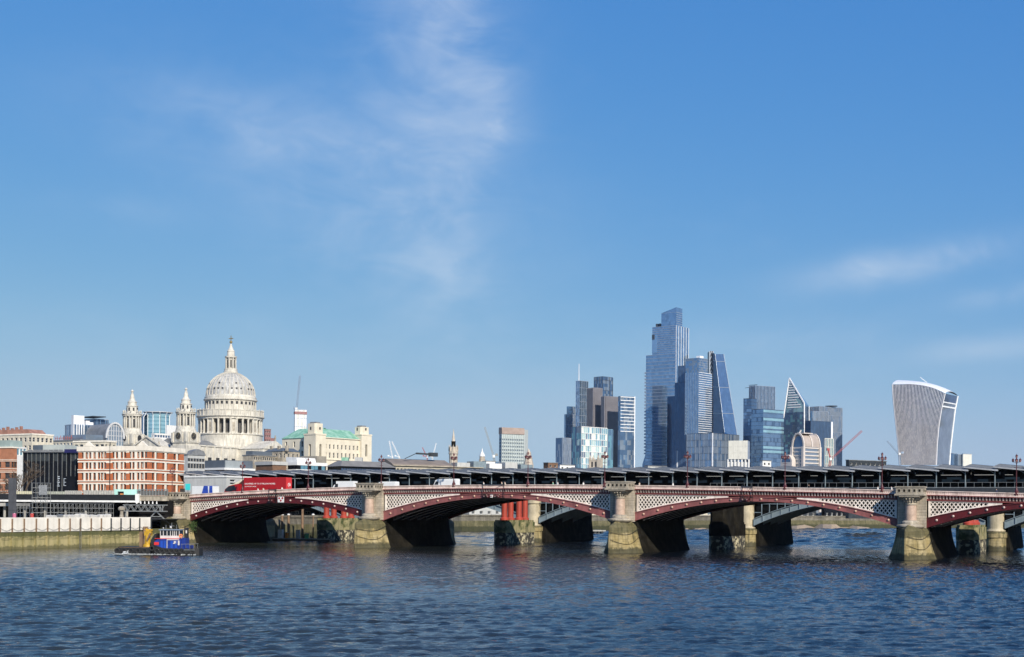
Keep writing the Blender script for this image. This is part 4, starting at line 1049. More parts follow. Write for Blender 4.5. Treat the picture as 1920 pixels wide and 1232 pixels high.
b = Block('office_tower', 'tallest blue glass skyscraper with stepped top in the city cluster', 1212, 1268, 1291, 576, 1865, R(36), 'skyscraper')
zz = lambda px, py: b.L(px, py)[1]
xa, xb = -b.L(1223, 640)[0], -b.L(1240, 600)[0]; v1, v2 = b.Rt(1279, 640)[0], b.Rt(1291, 640)[0]
b.a2 = v2
b.curtain([g_blue, g_blue2, g_blue3], 46, 22, 10, 0, zz(1212, 667), band=(t_steel, .7, .25, 1, 'L'), mull=(t_white, .5, .5, 'R', 2), weights=(6, 3, 1), rnd=rn)
b.curtain([g_blue, g_blue2, g_blue3], 13, 18, 10, zz(1212, 667), zz(1223, 614), a1=xa, a2=v2, band=(t_steel, .6, .2, 1, 'L'), mull=(t_white, .5, .5, 'R', 2), weights=(6, 3, 1), rnd=rn)
b.curtain([g_blue, g_blue2, g_blue3], 6, 12, 5, zz(1223, 614), zz(1240, 588), a1=xb, a2=v1, band=(t_steel, .6, .2, 1, 'R'), weights=(6, 3, 1), rnd=rn)
zl, zr = zz(1240, 588), zz(1268, 576)
MB().prism([(-xb, 0), (0, 0), (0, v1), (-xb, v1)], zl + .36, [zl + .5, zr, zr, zl + .5]).build('crown', g_blue, b.root)
MB().box(-xa - .15, -xa + 8, -.4, .3, zz(1223, 662), zz(1223, 628)).build('blank_panel', g_blue3, b.root)
MB().box(-xa - .2, -xa + 4, -.8, .3, zz(1223, 637), zz(1223, 628)).build('plant_louvre', t_dark, b.root)
b2 = MB()
for px in (1228.5, 1234): x_ = b.L(px, 612)[0]; b2.box(x_ - 1.4, x_ + 1.4, 4, 8, zz(1223, 614), zz(1223, 607))
b2.build('roof_plant', t_dark, b.root)
x_ = b.L(1212, 740)[0]
bl = MB()
for i in range(26): bl.box(x_ - 3.4, x_ - .1, 0, 14, zz(1212, 878) + i * 4.6 + 20, zz(1212, 878) + i * 4.6 + 22.2)
bl.build('balcony_slabs', t_steel, b.root, kind='stuff')
MB().slab([(x_ - 9, 0), (x_, 0), (x_, zz(1212, 845)), (x_ - 3, zz(1212, 855)), (x_ - 7, zz(1212, 870))], 'y', 2, 12).build('base_canopy', g_blue2, b.root)

b = Block('office_tower', 'dark navy stepped glass slab standing in for a shadow on the tallest skyscraper', 1252, 1286, 1290, 688, 1800, R(36), 'skyscraper', depth=10)  # dark overlay shaped like a shadow cast on the tallest tower
xa, xb = -b.L(1270.5, 800)[0], -b.L(1265, 800)[0]
b.curtain([g_navy, g_navy2], 30, 12, 3, 0, b.L(1252, 744)[1], mull=(t_dark, .3, .2), weights=(5, 1), rnd=rn)
b.curtain([g_navy, g_navy2], 6, 6, 3, b.L(1252, 744)[1], b.L(1265, 718)[1], a1=xb, mull=(t_dark, .3, .2), rnd=rn)
b.curtain([g_navy, g_navy2], 8, 5, 3, b.L(1252, 718)[1], b.L(1252, 688)[1], a1=xa, mull=(t_dark, .3, .2), rnd=rn)
MB().box(b.L(1270, 860)[0] - .8, b.L(1270, 860)[0] + .8, -.5, 0, 20, b.L(1270, 845)[1]).build('light_shaft', t_white, b.root)

b = Block('office_tower', 'glass tower with thin white floor lines between navy slab and leaning wedge', 1285, 1310, 1335, 701, 1750, R(42), 'skyscraper')
b.curtain([g_blue2, g_blue], 28, 8, 10, b.L(1300, 815)[1], b.L(1310, 698)[1], band=(t_white, .6, .35, 1, 'R'), mull=(t_steel, .3, .2, 'L'), rnd=rn)
b.curtain([g_grey, g_blue2], 6, 8, 8, b.L(1310, 698)[1], b.L(1310, 671)[1], a1=b.a1 * .98, a2=b.Rt(1327, 690)[0], band=(t_steel, .5, .3, 1, 'R'), rnd=rn)
MB().box(-8, -2, 6, 14, b.L(1310, 671)[1], b.L(1310, 666)[1]).build('roof_plant', t_white, b.root)
b = Block('office_block', 'broad grey glass block below the white-lined tower', 1288, 1336, 1386, 812, 1690, R(42), 'office block')
b.curtain([g_grey, g_blue2, g_navy2], 12, 18, 18, 0, None, band=(t_dark, .4, .15), mull=(t_steel, .4, .3, 'LR', 3), weights=(6, 2, 1), rnd=rn)
MB().box(-.6, .6, -.6, .6, 0, b.h).build('corner_lift', t_white, b.root)

def ruled(mb, A, B, nu, nv, ng=1, weights=None, bulge=0.0, nrm=None):
    """panes between two polylines A (left) and B (right), both bottom to top with nv+1 points"""
    def P(i, j):
        p = A[j].lerp(B[j], i / nu)
        if bulge:
            f = i / nu; p = p + nrm * bulge * math.sin(math.pi * f) + Vector((0, 0, 12.0 * (f - f ** 3.2) * (j / nv) ** 2))
        return p
    for j in range(nv):
        for i in range(nu):
            mb.quad(P(i, j), P(i + 1, j), P(i + 1, j + 1), P(i, j + 1), rn.choices(range(ng), weights)[0] if ng > 1 else 0)
    return P
def line(a, b, n): return [a.lerp(b, i / n) for i in range(n + 1)]

# leaning wedge
o_ = W(1337, 872, 1915); o_.z = 6.5
wd = thing('office_tower', 'leaning wedge-shaped dark glass skyscraper with steel lattice core', 'skyscraper', o_)
def LW(px, py, Y): return W(px, py, Y) - o_
n = 30
At = line(LW(1336.5, 874, 1915), LW(1336.5, 661, 1915), n); Rg = line(LW(1366, 874, 1880), LW(1341, 664, 1908), n); Rb = line(LW(1392, 874, 1915), LW(1357, 664, 1925), n)
m1 = MB(); ruled(m1, At, Rg, 8, n, 2, (5, 1)); m1.build('dark_glazing', [g_navy, g_navy2], wd, kind='stuff')
m1 = MB(); ruled(m1, Rg, Rb, 9, n, 2, (5, 1)); m1.build('bright_glazing', [g_blue2, g_blue], wd, kind='stuff')
m1 = MB(); bk = [p + Vector((0, 45, 0)) for p in At]; bk2 = [p + Vector((0, 25, 0)) for p in Rb]
ruled(m1, Rb, bk2, 3, n); ruled(m1, bk2, bk, 3, n); m1.add([At[-1], Rg[-1], Rb[-1], bk2[-1], bk[-1]], ((0, 1, 2, 3, 4),)); m1.build('rear_glazing', g_navy2, wd, kind='stuff')
m1 = MB()
for j in range(0, n + 1, 7): m1.bar(Rg[j], Rb[j], .9); m1.bar(At[j], Rg[j], .7)
m1.path(Rg, .35, 6); m1.path(Rb, .5, 6); m1.build('megaframe', t_steel, wd)
m1 = MB(); c0, c1 = LW(1327.5, 880, 1925), LW(1336, 659.5, 1925)
m1.box(c0.x, c1.x, 3, 22, 0, c1.z, 0)
for j in range(34):
    z0, z1 = c1.z * j / 34, c1.z * (j + 1) / 34
    m1.bar((c0.x, 2.6, z0), ((c0.x + c1.x) / 2, 2.6, z1), .8, .5, 1, (0, 1, 0)); m1.bar((c1.x, 2.6, z0), ((c0.x + c1.x) / 2, 2.6, z1), .8, .5, 1, (0, 1, 0))
for x_ in (c0.x, c1.x): m1.box(x_ - .5, x_ + .5, 2.2, 3, 0, c1.z, 1)
m1.build('lattice_core', [t_dark, t_steel], wd)

b = Block('office_block', 'cream panelled box block on pale legs below the wedge skyscraper', 1366, 1402, 1403.6, 826, 1150, R(16), 'office block', depth=18)
pn = mat('cream_panel', (.66, .64, .56), v=.06, s=.2, r=.5, streak=.2); b.z1 = b.L(1380, 861)[1]
for i in range(4):
    for j in range(3):
        w_, h_ = b.a1 / 4, (b.h - b.z1) / 3
        MB().box(-b.a1 + i * w_ + .04, -b.a1 + (i + 1) * w_ - .04, 0, .4, b.z1 + j * h_ + .04, b.z1 + (j + 1) * h_ - .04).build('panel', pn, b.root)
MB().box(-b.a1 + .05, -.05, .3, 18, b.z1, b.h).build('body', t_steel, b.root)
for i in range(7): MB().box(-b.a1 - 1 + i * 3, -b.a1 + .2 + i * 3, .5, 2, b.L(1380, 884)[1], b.z1).build('leg', white_paint, b.root)
MB().box(-b.a1 - 1.5, 0, 2.1, 18, 0, b.L(1380, 866)[1]).build('podium', white_paint, b.root)

b = Block('office_tower', 'blue tower with dark vertical stripes and window cleaning cradle arms on top', 1405, 1416, 1453, 723, 1780, R(60), 'skyscraper')
b.curtain([g_navy2, g_blue2], 40, 4, 14, 0, None, mull=(t_steel, .7, .5, 'LR', 1), weights=(4, 1), rnd=rn)
MB().bar((-14, 1, b.h + 1.5), (2, 2, b.h + 1.2), .6).bar((-22, 1, b.h - 1.5), (-4, 2, b.h - 1), .5).build('cradle_arm', t_dark, b.root)
b = Block('office_block', 'navy glass slab left of the striped blue tower', 1394, 1409, 1412, 747, 1740, R(40), 'office block', depth=14)
b.curtain([g_navy2, g_blue2], 34, 5, 3, 0, None, band=(t_dark, .4, .15), weights=(5, 1), rnd=rn)
b = Block('office_block', 'blue glass block with pale aqua bands at the foot of the striped tower', 1409, 1431, 1469.5, 767, 1700, R(52), 'office block')
b.curtain([g_blue2, g_navy2], 26, 7, 12, 0, None, band=(t_dark, .3, .12), weights=(5, 1), rnd=rn)
aq = MB(); fh = b.h / 26
for j in (15, 16, 20, 21, 23, 25): aq.box(0, .35, .2, b.a2, j * fh + fh * .25, (j + 1) * fh - fh * .15)
aq.build('aqua_bands', g_teal2, b.root, kind='stuff')

# the blade tower
o_ = W(1508, 872, 1800); o_.z = 6.5
bl = thing('office_tower', 'pointed blade-like glass skyscraper with white edges', 'skyscraper', o_)
apex = LW(1480, 709, 1815); sh = LW(1508, 755.5, 1800); shb = LW(1508.5, 874, 1800); lft = LW(1469, 784, 1822); lb_ = LW(1467, 874, 1822); rt = LW(1517, 762, 1830); rtb = LW(1518, 874, 1830)
def blade_edge(t, side):
    z = shb.z + (apex.z - shb.z) * t
    if side == 'R':
        return shb.lerp(sh, (z - shb.z) / (sh.z - shb.z)) if z <= sh.z else sh.lerp(apex, (z - sh.z) / (apex.z - sh.z))
    return lb_.lerp(lft, (z - lb_.z) / (lft.z - lb_.z)) if z <= lft.z else lft.lerp(apex, (z - lft.z) / (apex.z - lft.z))
n = 36; m1 = MB(); ruled(m1, [blade_edge(j / n, 'L') for j in range(23)], [blade_edge(j / n, 'R') for j in range(23)], 9, 22, 3, (6, 2, 1))
m1.build('front_glazing', [g_navy2, g_teal, g_blue2], bl, kind='stuff')
m1 = MB(); ruled(m1, [blade_edge(j / n, 'L') for j in range(22, n + 1)], [blade_edge(j / n, 'R') for j in range(22, n + 1)], 9, n - 22, 2, (3, 1)); m1.build('upper_glazing', [g_teal2, g_blue3], bl, kind='stuff')
m1 = MB(); ruled(m1, line(shb, sh, 20), line(rtb, rt, 20), 2, 20, 2); m1.add([sh, rt, apex], ((0, 1, 2),)); m1.add([apex, rt, rtb, lb_, lft], ((0, 1, 2, 3, 4),)); m1.build('side_glazing', [g_blue2, g_navy2], bl, kind='stuff')
m1 = MB(); m1.bar(apex, sh, 1.5); m1.bar(sh, shb, 1.3); m1.bar(apex, lft, 1.5); m1.bar(rt, rtb, .8); m1.build('white_edge', t_white, bl)
m1 = MB()
for j in range(24, n - 1):
    a, c = blade_edge(j / n, 'L'), blade_edge(j / n, 'R'); m1.bar(a.lerp(c, .12) + Vector((0, -.4, 0)), a.lerp(c, rn.uniform(.62, .86)) + Vector((0, -.4, 0)), .3, 1.3)
m1.build('lit_floors', t_white, bl, kind='stuff')

b = Block('office_tower', 'wide grey ribbed tower with roof disc behind the navy block', 1517, 1536, 1579, 762, 1850, R(55), 'skyscraper')
b.curtain([g_grey, g_blue2], 26, 8, 20, 0, None, mull=(t_steel, .6, .6, 'LR', 1), band=(t_steel, .4, .2, 4), weights=(3, 1), rnd=rn)
MB().lathe([(.1, b.h + 1), (8.5, b.h + 1.5), (8.5, b.h + 2.4), (.1, b.h + 3)], 20, -4, b.a2 * .62).build('roof_disc', t_dark, b.root)
b = Block('office_block', 'striped blue-grey block peeping over the navy block', 1519, 1524, 1553, 771, 1790, R(62), 'office block')
b.curtain([g_grey, g_blue3], 16, 2, 12, 0, None, mull=(t_steel, .9, .5, 'R', 1), rnd=rn)
b = Block('office_block', 'large navy glass block with white right edge behind the barrel roof', 1509, 1520, 1558, 789, 1720, R(60), 'office block')
b.curtain([g_navy, g_navy2], 18, 3, 14, 0, None, mull=(t_dark, .3, .2, 'R', 1), weights=(6, 1), rnd=rn)
MB().box(-.3, 1.0, b.a2 - .3, b.a2 + 2.4, 0, b.h).build('white_edge', t_white, b.root)
b = Block('office_block', 'narrow cream framed teal block beside the red crane', 1546, 1547, 1562, 822, 1500, R(60), 'office block')
b.curtain([g_teal, g_grey], 9, 1, 5, 0, None, mull=(pn, .9, .6, 'LR'), band=(pn, .5, .2), rnd=rn)

# western cluster
b = Block('office_tower', 'slim blue tower with tall white mast', 1080, 1087, 1103, 714, 1950, R(50), 'skyscraper')
b.curtain([g_blue2, g_blue3, g_navy2], 38, 5, 8, 0, None, band=(t_steel, .5, .25, 2), mull=(t_steel, .5, .3, 'LR', 2), weights=(4, 2, 1), rnd=rn)
MB().tube((-4, 2, b.h), (-4, 2, b.L(1083, 682)[1]), .7, .35, 8).build('mast', t_white, b.root)
b = Block('office_tower', 'stepped grey-blue tower left of the masted tower', 1058, 1061, 1079, 777, 2000, R(60), 'skyscraper')
b.curtain([g_blue2, g_grey], 30, 2, 9, 0, None, band=(t_steel, .5, .25, 3), mull=(t_steel, .4, .3, 'R', 1), rnd=rn)
b.curtain([g_blue2, g_grey], 4, 2, 6, b.h, b.h + 12, a1=b.a1, a2=b.a2 * .75, off=(-.1, b.a2 * .25), rnd=rn)
b = Block('office_block', 'low fluted block at the left end of the city cluster', 1042, 1055, 1074, 821, 1550, R(50), 'office block')
b.curtain([g_grey, g_navy2], 12, 6, 8, 0, None, mull=(t_steel, .8, .6, 'R'), rnd=rn)
b = Block('office_tower', 'dark octagonal tower head rising behind the ribbed tower', 1114, 1130, 1149, 706, 1830, R(46), 'skyscraper')
b.curtain([g_navy2, g_grey], 40, 6, 6, 0, None, mull=(t_dark, .5, .4, 'LR', 2), band=(t_dark, .5, .2, 3), rnd=rn)
b = Block('office_tower', 'warm grey ribbed tower, taller left wing', 1102, 1112.5, 1128.5, 727, 1790, R(58), 'skyscraper', 'ribbed bank tower wings')
b.curtain([t_ribd], 30, 6, 9, 0, None, mull=(t_rib, 1.1, .9), rnd=rn)
b = Block('office_tower', 'warm grey ribbed tower, lower broad right wing', 1128.5, 1134, 1160, 743, 1770, R(60), 'skyscraper', 'ribbed bank tower wings')
b.curtain([t_ribd], 30, 4, 13, 0, None, mull=(t_rib, 1.1, .9), rnd=rn)
b = Block('office_tower', 'tower with white horizontal bars and white right edge right of the ribbed tower', 1159, 1163, 1190, 743, 1740, R(62), 'skyscraper')
b.curtain([g_grey, g_blue2, g_navy2], 24, 2, 8, 0, None, weights=(2, 1, 3), rnd=rn)
wb = MB()
for j in range(11): wb.box(0, .7, .3, b.a2 - .3, b.h - 1.2 - j * 4.5, b.h - .3 - j * 4.5)
wb.build('white_bars', t_white, b.root, kind='stuff')
MB().box(-.4, .9, b.a2 - .8, b.a2 + .5, b.h * .38, b.h + .6).build('white_edge', t_white, b.root)
MB().prism([(.4, b.a2 * .1), (.45, b.a2 * .1), (.45, b.a2 * .9), (.4, b.a2 * .9)], b.h * .18, b.h * .32, top=[(.4, b.a2 * .05), (.45, b.a2 * .05), (.45, b.a2 * .98), (.4, b.a2 * .98)]).build('sky_reflector', g_blue3, b.root)
b = Block('office_block', 'bright mint glass office block with drawn blinds in front of the towers', 1072, 1090, 1150, 800, 1250, R(48), 'office block')
vb = b.Rt(1138, 840)[0]; va = b.Rt(1090, 840)[0]
b.curtain([g_teal, g_navy2], 14, 6, 1, 0, None, a2=.5, mull=(t_dark, .3, .15, 'L'), rnd=rn)
b.curtain([g_mint, g_lit, g_teal2, g_grey], 14, 1, 13, 0, b.h, a1=6, a2=vb, band=(white_paint, .55, .3, 1, 'R'), mull=(white_paint, .3, .2, 'R', 1), off=(.2, 0), weights=(4, 2, 4, 2), rnd=rn)
b.curtain([g_teal, g_navy2], 14, 1, 4, 0, b.h - 1, a1=8, a2=b.a2 - vb, off=(-.5, vb), mull=(g_teal2, .3, .15, 'R'), rnd=rn)

# curved, top-heavy tower
o_ = W(1757, 872, 1745); o_.z = 6.5
wt = thing('office_tower', 'top-heavy curved skyscraper with pale vertical fins at the right', 'skyscraper', o_)
def curve(pts, Y0, Y1, n):
    ys = [p[1] for p in pts]; out = []
    for j in range(n + 1):
        y = ys[0] + (ys[-1] - ys[0]) * j / n
        px = float(np.interp(-y, [-a for a in ys], [p[0] for p in pts])); out.append(LW(px, y, Y0 + (Y1 - Y0) * j / n))
    return out
n = 34
Lc = curve([(1687.5, 872), (1683.5, 830), (1678, 780), (1674.5, 745), (1673, 721)], 1765, 1765, n)
Cc = curve([(1755.5, 872), (1757, 835), (1760, 800), (1765, 768), (1772, 738)], 1745, 1735, n)
Rc = curve([(1780, 872), (1783, 835), (1787, 800), (1791, 768), (1796, 743)], 1785, 1790, n)
nrm = Vector((-.3, -.95, 0)); m1 = MB(); Pw = ruled(m1, Lc, Cc, 36, n, 2, (3, 1), 5.0, nrm); m1.build('front_glazing', [g_navy2, g_grey], wt, kind='stuff')
m1 = MB()
fin = mat('pale_fin', (.70, .66, .66), v=.06, s=.2, r=.4)
for i in range(37):
    for j in range(0, n, 2): m1.bar(Pw(i, j) + nrm * .5, Pw(i, min(n, j + 2)) + nrm * .5, .5, 1.1, up=(-.3, -.95, 0))
m1.build('fins', fin, wt, kind='stuff')
m1 = MB(); Ps = ruled(m1, Cc[:31], Rc[:31], 10, 30, 2, (8, 1)); m1.build('side_glazing', [g_grey, g_grey], wt, kind='stuff')
m1 = MB(); ruled(m1, Cc[30:], Rc[30:], 4, 4); m1.build('garden_glazing', g_navy, wt, kind='stuff')
m1 = MB(); 
for cv, r_ in ((Rc, 1.1), (Cc, .8), (Lc, .9)): MB().path(cv, r_, 8).build('edge_trim', t_white, wt)
m1 = MB(); m1.bar(Cc[28], Rc[28], 1.0, 2.0); m1.bar(Cc[30], Rc[30], 1.0, 1.5); m1.build('garden_sills', t_white, wt)
bkc = [a + c_ - m_ for a, c_, m_ in zip(Lc, Rc, Cc)]
m1 = MB(); ruled(m1, Rc, bkc, 6, n); ruled(m1, bkc, Lc, 4, n); m1.build('rear_glazing', g_navy2, wt, kind='stuff')
m1 = MB(); k = 10
top_f = [Pw(i, n) + nrm * .9 for i in range(37)]; top_b = [bkc[n].lerp(Rc[n], i / 36) + Vector((0, 0, 10.0 * (i / 36 - (i / 36) ** 3.2))) for i in range(37)]
prev = None
for j in range(k + 1):
    f = j / k; row = [top_f[i].lerp(top_b[i], f) + Vector((0, 0, math.sin(math.pi * f) ** .7 * (7.5 - 3.5 * i / 36) + .3)) for i in range(37)]
    if prev:
        m1.add(prev + row, [(i, i + 1, 37 + i + 1, 37 + i) for i in range(36)], 0, True)
    prev = row
m1.build('curved_roof', t_white, wt)
m1 = MB(); p0 = top_f[20].lerp(top_b[20], .4) + Vector((0, 0, 6)); m1.bar(p0, p0 + Vector((-9, 0, 7)), .5); m1.build('roof_boom', t_white, wt)

for (xl, xc, xr, yt, mm, lab) in ((1783, 1786, 1794, 850, g_blue2, 'small blue block right of the curved tower'), (1794.5, 1796, 1804, 852, g_grey, 'small slate block second right of the curved tower'), (1804, 1806, 1822, 851, pn, 'small beige block third right of the curved tower')):
    b = Block('office_block', lab, xl, xc, xr, yt, 1500, R(60), 'office block', 'small far blocks at the right')
    b.curtain([mm, mm], 10, 2, 6, 0, None, band=(t_steel, .4, .2, 2), rnd=rn)

# octagonal-looking housing tower
b = Block('tower_block', 'pale ribbed residential tower block with brown top band', 936, 941, 990, 803, 1150, R(62), 'tower block')
wallm = mat('pale_green_render', (.44, .49, .48), v=.06, s=.1, r=.7, streak=.2); browm = mat('brown_band', (.34, .26, .22), v=.1, s=.2)
b.a2 = b.Rt(982, 840)[0]
zc = [(b.h * .04 + j * (b.h * .86) / 21, b.h * .04 + j * (b.h * .86) / 21 + 1.5) for j in range(21)]
b.shell(wallm, browm, L=(even(b.a1, 3, 1.0), zc), Rr=(even(b.a2, 12, 1.0), zc), depth=.4, parapet=.8); MB().box(-b.a1 + .4, -.45, .45, b.a2 - .4, .1, b.h - .2).build('window_glazing', g_navy2, b.root)
rb = MB()
for i in range(13): rb.box(0, .55, b.a2 * i / 12 - .3, b.a2 * i / 12 + .3, 0, b.h * .93)
rb.build('facade_ribs', wallm, b.root, kind='stuff'); MB().box(-b.a1 - .3, .7, -.3, b.a2 + .3, b.h * .935, b.h).build('top_band', browm, b.root)
v8 = b.Rt(990, 840, -6)[0]
MB().prism([(-.2, b.a2), (-6, v8), (-14, v8), (-14, b.a2)], 0, b.h - .3).build('canted_flank', mat('flank_render', (.44, .47, .45), v=.06), b.root)  # separate render colour for the canted flank

# ================================================================ spires and cranes
def steeple(name, label, px, Y, prof, m_, cat='steeple', n=10):
    o = W(px, 872, Y); t = thing(name, label, cat, (o.x, o.y, 6.5))
    pr = [(r, zat(px, y, Y) - 6.5) for r, y in prof]
    MB().lathe([(pr[0][0], 0)] + pr, n, sm=False).build('steeple_shaft', m_, t); return t, pr
sp = mat('steeple_stone', (.52, .45, .36), v=.2, s=.2, streak=.5)
t, pr = steeple('church_steeple', 'tall stone church steeple with dark lantern and needle spire', 850, 800, [(2.6, 852), (3.0, 851), (2.7, 846), (2.3, 842), (2.1, 838)], sp)
MB().lathe([(1.3, zat(850, 838, 800) - 6.5), (1.3, zat(850, 828, 800) - 6.5), (1.7, zat(850, 827.6, 800) - 6.5)], 8).build('lantern', stone_dark, t); MB().lathe([(1.1, zat(850, 827.6, 800) - 6.5), (.5, zat(850, 815, 800) - 6.5), (.06, zat(850, 804, 800) - 6.5)], 8).build('spire', sp, t)
for i in range(8):
    a = 2 * math.pi * i / 8; MB().lathe([(.4, 0), (.3, 2.5), (.001, 4.2)], 6, 2.6 * math.cos(a), 2.6 * math.sin(a)).build('pinnacle', sp, t, loc=(0, 0, zat(850, 846, 800) - 6.5))
t, pr = steeple('church_steeple', 'small white lead spire on a low stone tower', 904, 780, [(1.9, 862), (2.0, 861.5), (1.6, 861), (1.5, 856)], sp); MB().lathe([(1.9, zat(904, 856, 780) - 6.5), (1.3, zat(904, 851, 780) - 6.5), (.5, zat(904, 847, 780) - 6.5), (.06, zat(904, 840, 780) - 6.5)], 10).build('spire', white_paint, t)
t, pr = steeple('church_steeple', 'tapering pale stone steeple beside the residential tower block', 991, 850, [(3.2, 872), (2.9, 868), (2.3, 860), (2.5, 859.5), (1.9, 855), (1.5, 850), (1.7, 849.5), (.9, 846), (.06, 841)], sp)
t = thing('church_tower', 'square stone church tower with corner pinnacles in front of mint block', 'church tower', (W(1117, 872, 900).x, 900, 6.5), -R(25)); zc_ = zat(1117, 862, 900) - 6.5
MB().box(-3.4, 3.4, -3.4, 3.4, 0, zc_).build('tower_shaft', sp, t)
for sx in (-1, 1):
    for sy in (-1, 1): MB().box(sx * 3 - .7, sx * 3 + .7, sy * 3 - .7, sy * 3 + .7, zc_ - 6, zc_ + 1.2).lathe([(.7, zc_ + 1.2), (.05, zc_ + 3.4)], 6, sx * 3, sy * 3).build('pinnacle', sp, t)
for sx in (-1, 1): MB().box(sx * 1.3 - .6, sx * 1.3 + .6, -3.46, -3.38, zc_ - 5, zc_ - 1.5).build('belfry_window', cath_dark, t)

def lattice_beam(mb, p, q, w, r, n, up=Vector((0, 0, 1))):
    p, q = Vector(p), Vector(q); d = (q - p).normalized(); side = d.cross(up).normalized() if abs(d.dot(up)) < .97 else Vector((1, 0, 0)); u2 = side.cross(d)
    cs = [side * w / 2 + u2 * w / 2, side * -w / 2 + u2 * w / 2, side * -w / 2 - u2 * w / 2, side * w / 2 - u2 * w / 2]
    for c in cs: mb.bar(p + c, q + c, r)
    for i in range(n):
        a, b_ = p.lerp(q, i / n), p.lerp(q, (i + 1) / n)
        for k in range(4): mb.bar(a + cs[k], b_ + cs[(k + 1) % 4], r * .7)
def crane(label, base, pivot, tip, Y, m_, w=1.6, counter=None, group='tower cranes on the skyline', r=.28):
    o = W(*base, Y); t = thing('tower_crane', label, 'crane', (o.x, o.y, o.z), 0, group)
    L_ = lambda p: W(*p, Y) - o
    mb = MB(); lattice_beam(mb, (0, 0, 0), L_(pivot), w, r, 14); mb.build('mast', m_, t)
    mb = MB(); lattice_beam(mb, L_(pivot), L_(tip), w * .7, r * .8, 24); mb.build('jib', m_, t)
    c = L_(counter) if counter else L_(pivot) + Vector((-4, 0, 2))
    mb = MB(); mb.bar(L_(pivot), c, w * .8, w * .5); mb.box(c.x - w * .7, c.x + w * .7, -w * .5, w * .5, c.z - w * .8, c.z + w * .4); mb.build('counterweight', m_, t)
    cb = L_(pivot); MB().box(cb.x - w * .6, cb.x + w * .6, -w, -w * .2, cb.z - w * .3, cb.z + w).build('cab', white_paint, t)
cr_red = mat('crane_red', (.34, .06, .06), v=.1, r=.5); cr_blue = mat('crane_blue_grey', (.22, .30, .40), v=.1, r=.5); cr_white = mat('crane_white', (.7, .7, .7), v=.05, r=.5)
crane('red luffing crane with dark jib tip beside the barrel-roofed building', (1555, 880), (1557, 862), (1616, 808), 850, cr_red, 1.3, (1553, 842), r=.16)
crane('grey blue luffing crane jib left of the curved tower', (1688, 880), (1686, 852), (1664, 827), 1500, cr_blue, 1.8, (1692, 848))
crane('blue luffing crane with upright jib on top of white core', (555.5, 800), (556, 768), (562.5, 704), 1500, cr_blue, 2.2, (552.5, 764), r=.5)
crane('grey crane with long leaning jib left of the residential tower block', (928, 884), (926, 857), (909, 801), 1000, galv, 1.5, (931, 852))
crane('white crane jib, left one of the pair above the long roof', (737, 880), (736, 858), (730, 827), 1300, cr_white, 1.1)
crane('white and grey crane jib, right one of the pair above the long roof', (751, 880), (749, 858), (735, 828), 1300, cr_white, 1.1)
crane('pale crane jib leaning left above the long roof', (802, 880), (801, 858), (792, 839), 1400, cr_red, 1.0)
crane('pale crane jib leaning right above the long roof', (811, 880), (811, 858), (818, 831), 1400, cr_white, 1.0)
b = Block('concrete_core', 'slim white gridded concrete core under the blue crane', 551.5, 553, 575, 768, 1480, R(68), 'tower')
b.curtain([pn, t_white], 12, 1, 6, 0, None, band=(t_steel, .5, .15), mull=(t_steel, .4, .15, 'R'), rnd=rn); MB().box(-b.a1 - .4, .6, -.4, b.a2 + .4, b.h - 5, b.h - 2).build('safety_screen', mat('faded_screen', (.30, .15, .14), v=.1), b.root)

# ================================================================ north bank: quay and works
hoard_w = mat('white_quay_panel', (.78, .73, .64), v=.08, s=.25, r=.7, streak=.3, dirt=(.48, .42, .30))
quay_low = mat('algae_sheet_piling', (.42, .35, .17), c2=(.28, .245, .10), s=.35, r=.8, b=.3, streak=.7, dirt=(.10, .10, .03), gs=(1, 1, .45), tide=((2.9, 4.4, (.045, .055, .016), .8), (-3, .4, (.06, .06, .025), .7)))
rust = mat('rusty_pile', (.22, .14, .085), v=.25, s=.8, r=.85, streak=.5)
quay = fthing(FQ, 'quay_wall', 'long panelled quay wall, white above and algae stained below, at the left', 'wall')
ppx = [-70, -47, -24, -1, 21.5, 44, 66.7, 88, 109.5, 130, 150, 169.6, 188.7, 207, 225.5, 243, 260.6, 282]
px_x = [FQ.L(p, 985)[0] for p in ppx]
px_x = [px_x[0] - 3.0 * k for k in range(40, 0, -1)] + px_x
ZQ, ZM = 6.9, 3.75
for i, (a, b_) in enumerate(zip(px_x[:-1], px_x[1:])):
    MB().box(a + .1, b_ - .1, -.12, .5, ZM + .02, ZQ).build('upper_panel', hoard_w, quay)
    MB().box(a, b_, .06 + (.1 if i > 51 else 0), .6, -2, ZM).build('lower_panel', quay_low, quay)
for i, a in enumerate(px_x):
    low = -1.5 if i < len(px_x) - 5 else ZM
    MB().box(a - .14, a + .14, -.34, .0, ZM, ZQ - .25).build('king_pile', rust if i < len(px_x) - 5 else steel_dark, quay)
    if low < 0: MB().box(a - .14, a + .14, -.34, .05, low, ZM - .02).build('king_pile_foot', quay_low, quay)
c = MB()
for i in range(38, len(px_x) - 1):
    a, b_ = px_x[i], px_x[i + 1]
    for zz_, sag in ((4.6, .55), (2.6, .3)):
        pp = [(a + (b_ - a) * k / 6, -.32, zz_ - sag * math.sin(math.pi * k / 6)) for k in range(7)]; c.path(pp, .035, 4)
c.build('safety_chain', black, quay)
MB().box(px_x[0], px_x[-1], .5, 3.0, 6.3, 6.88).build('quay_deck', concrete, quay)
MB().box(px_x[-1] + .1, px_x[-1] + 9, .3, 3.4, -2, 4.0).build('lower_apron', quay_low, quay)
pl = MB()
for k in range(2): pl.box(FQ.L(262 + 4 * k, 1000)[0] - .2, FQ.L(262 + 4 * k, 1000)[0] + .2, -1.2, -.7, -2, 5.2)
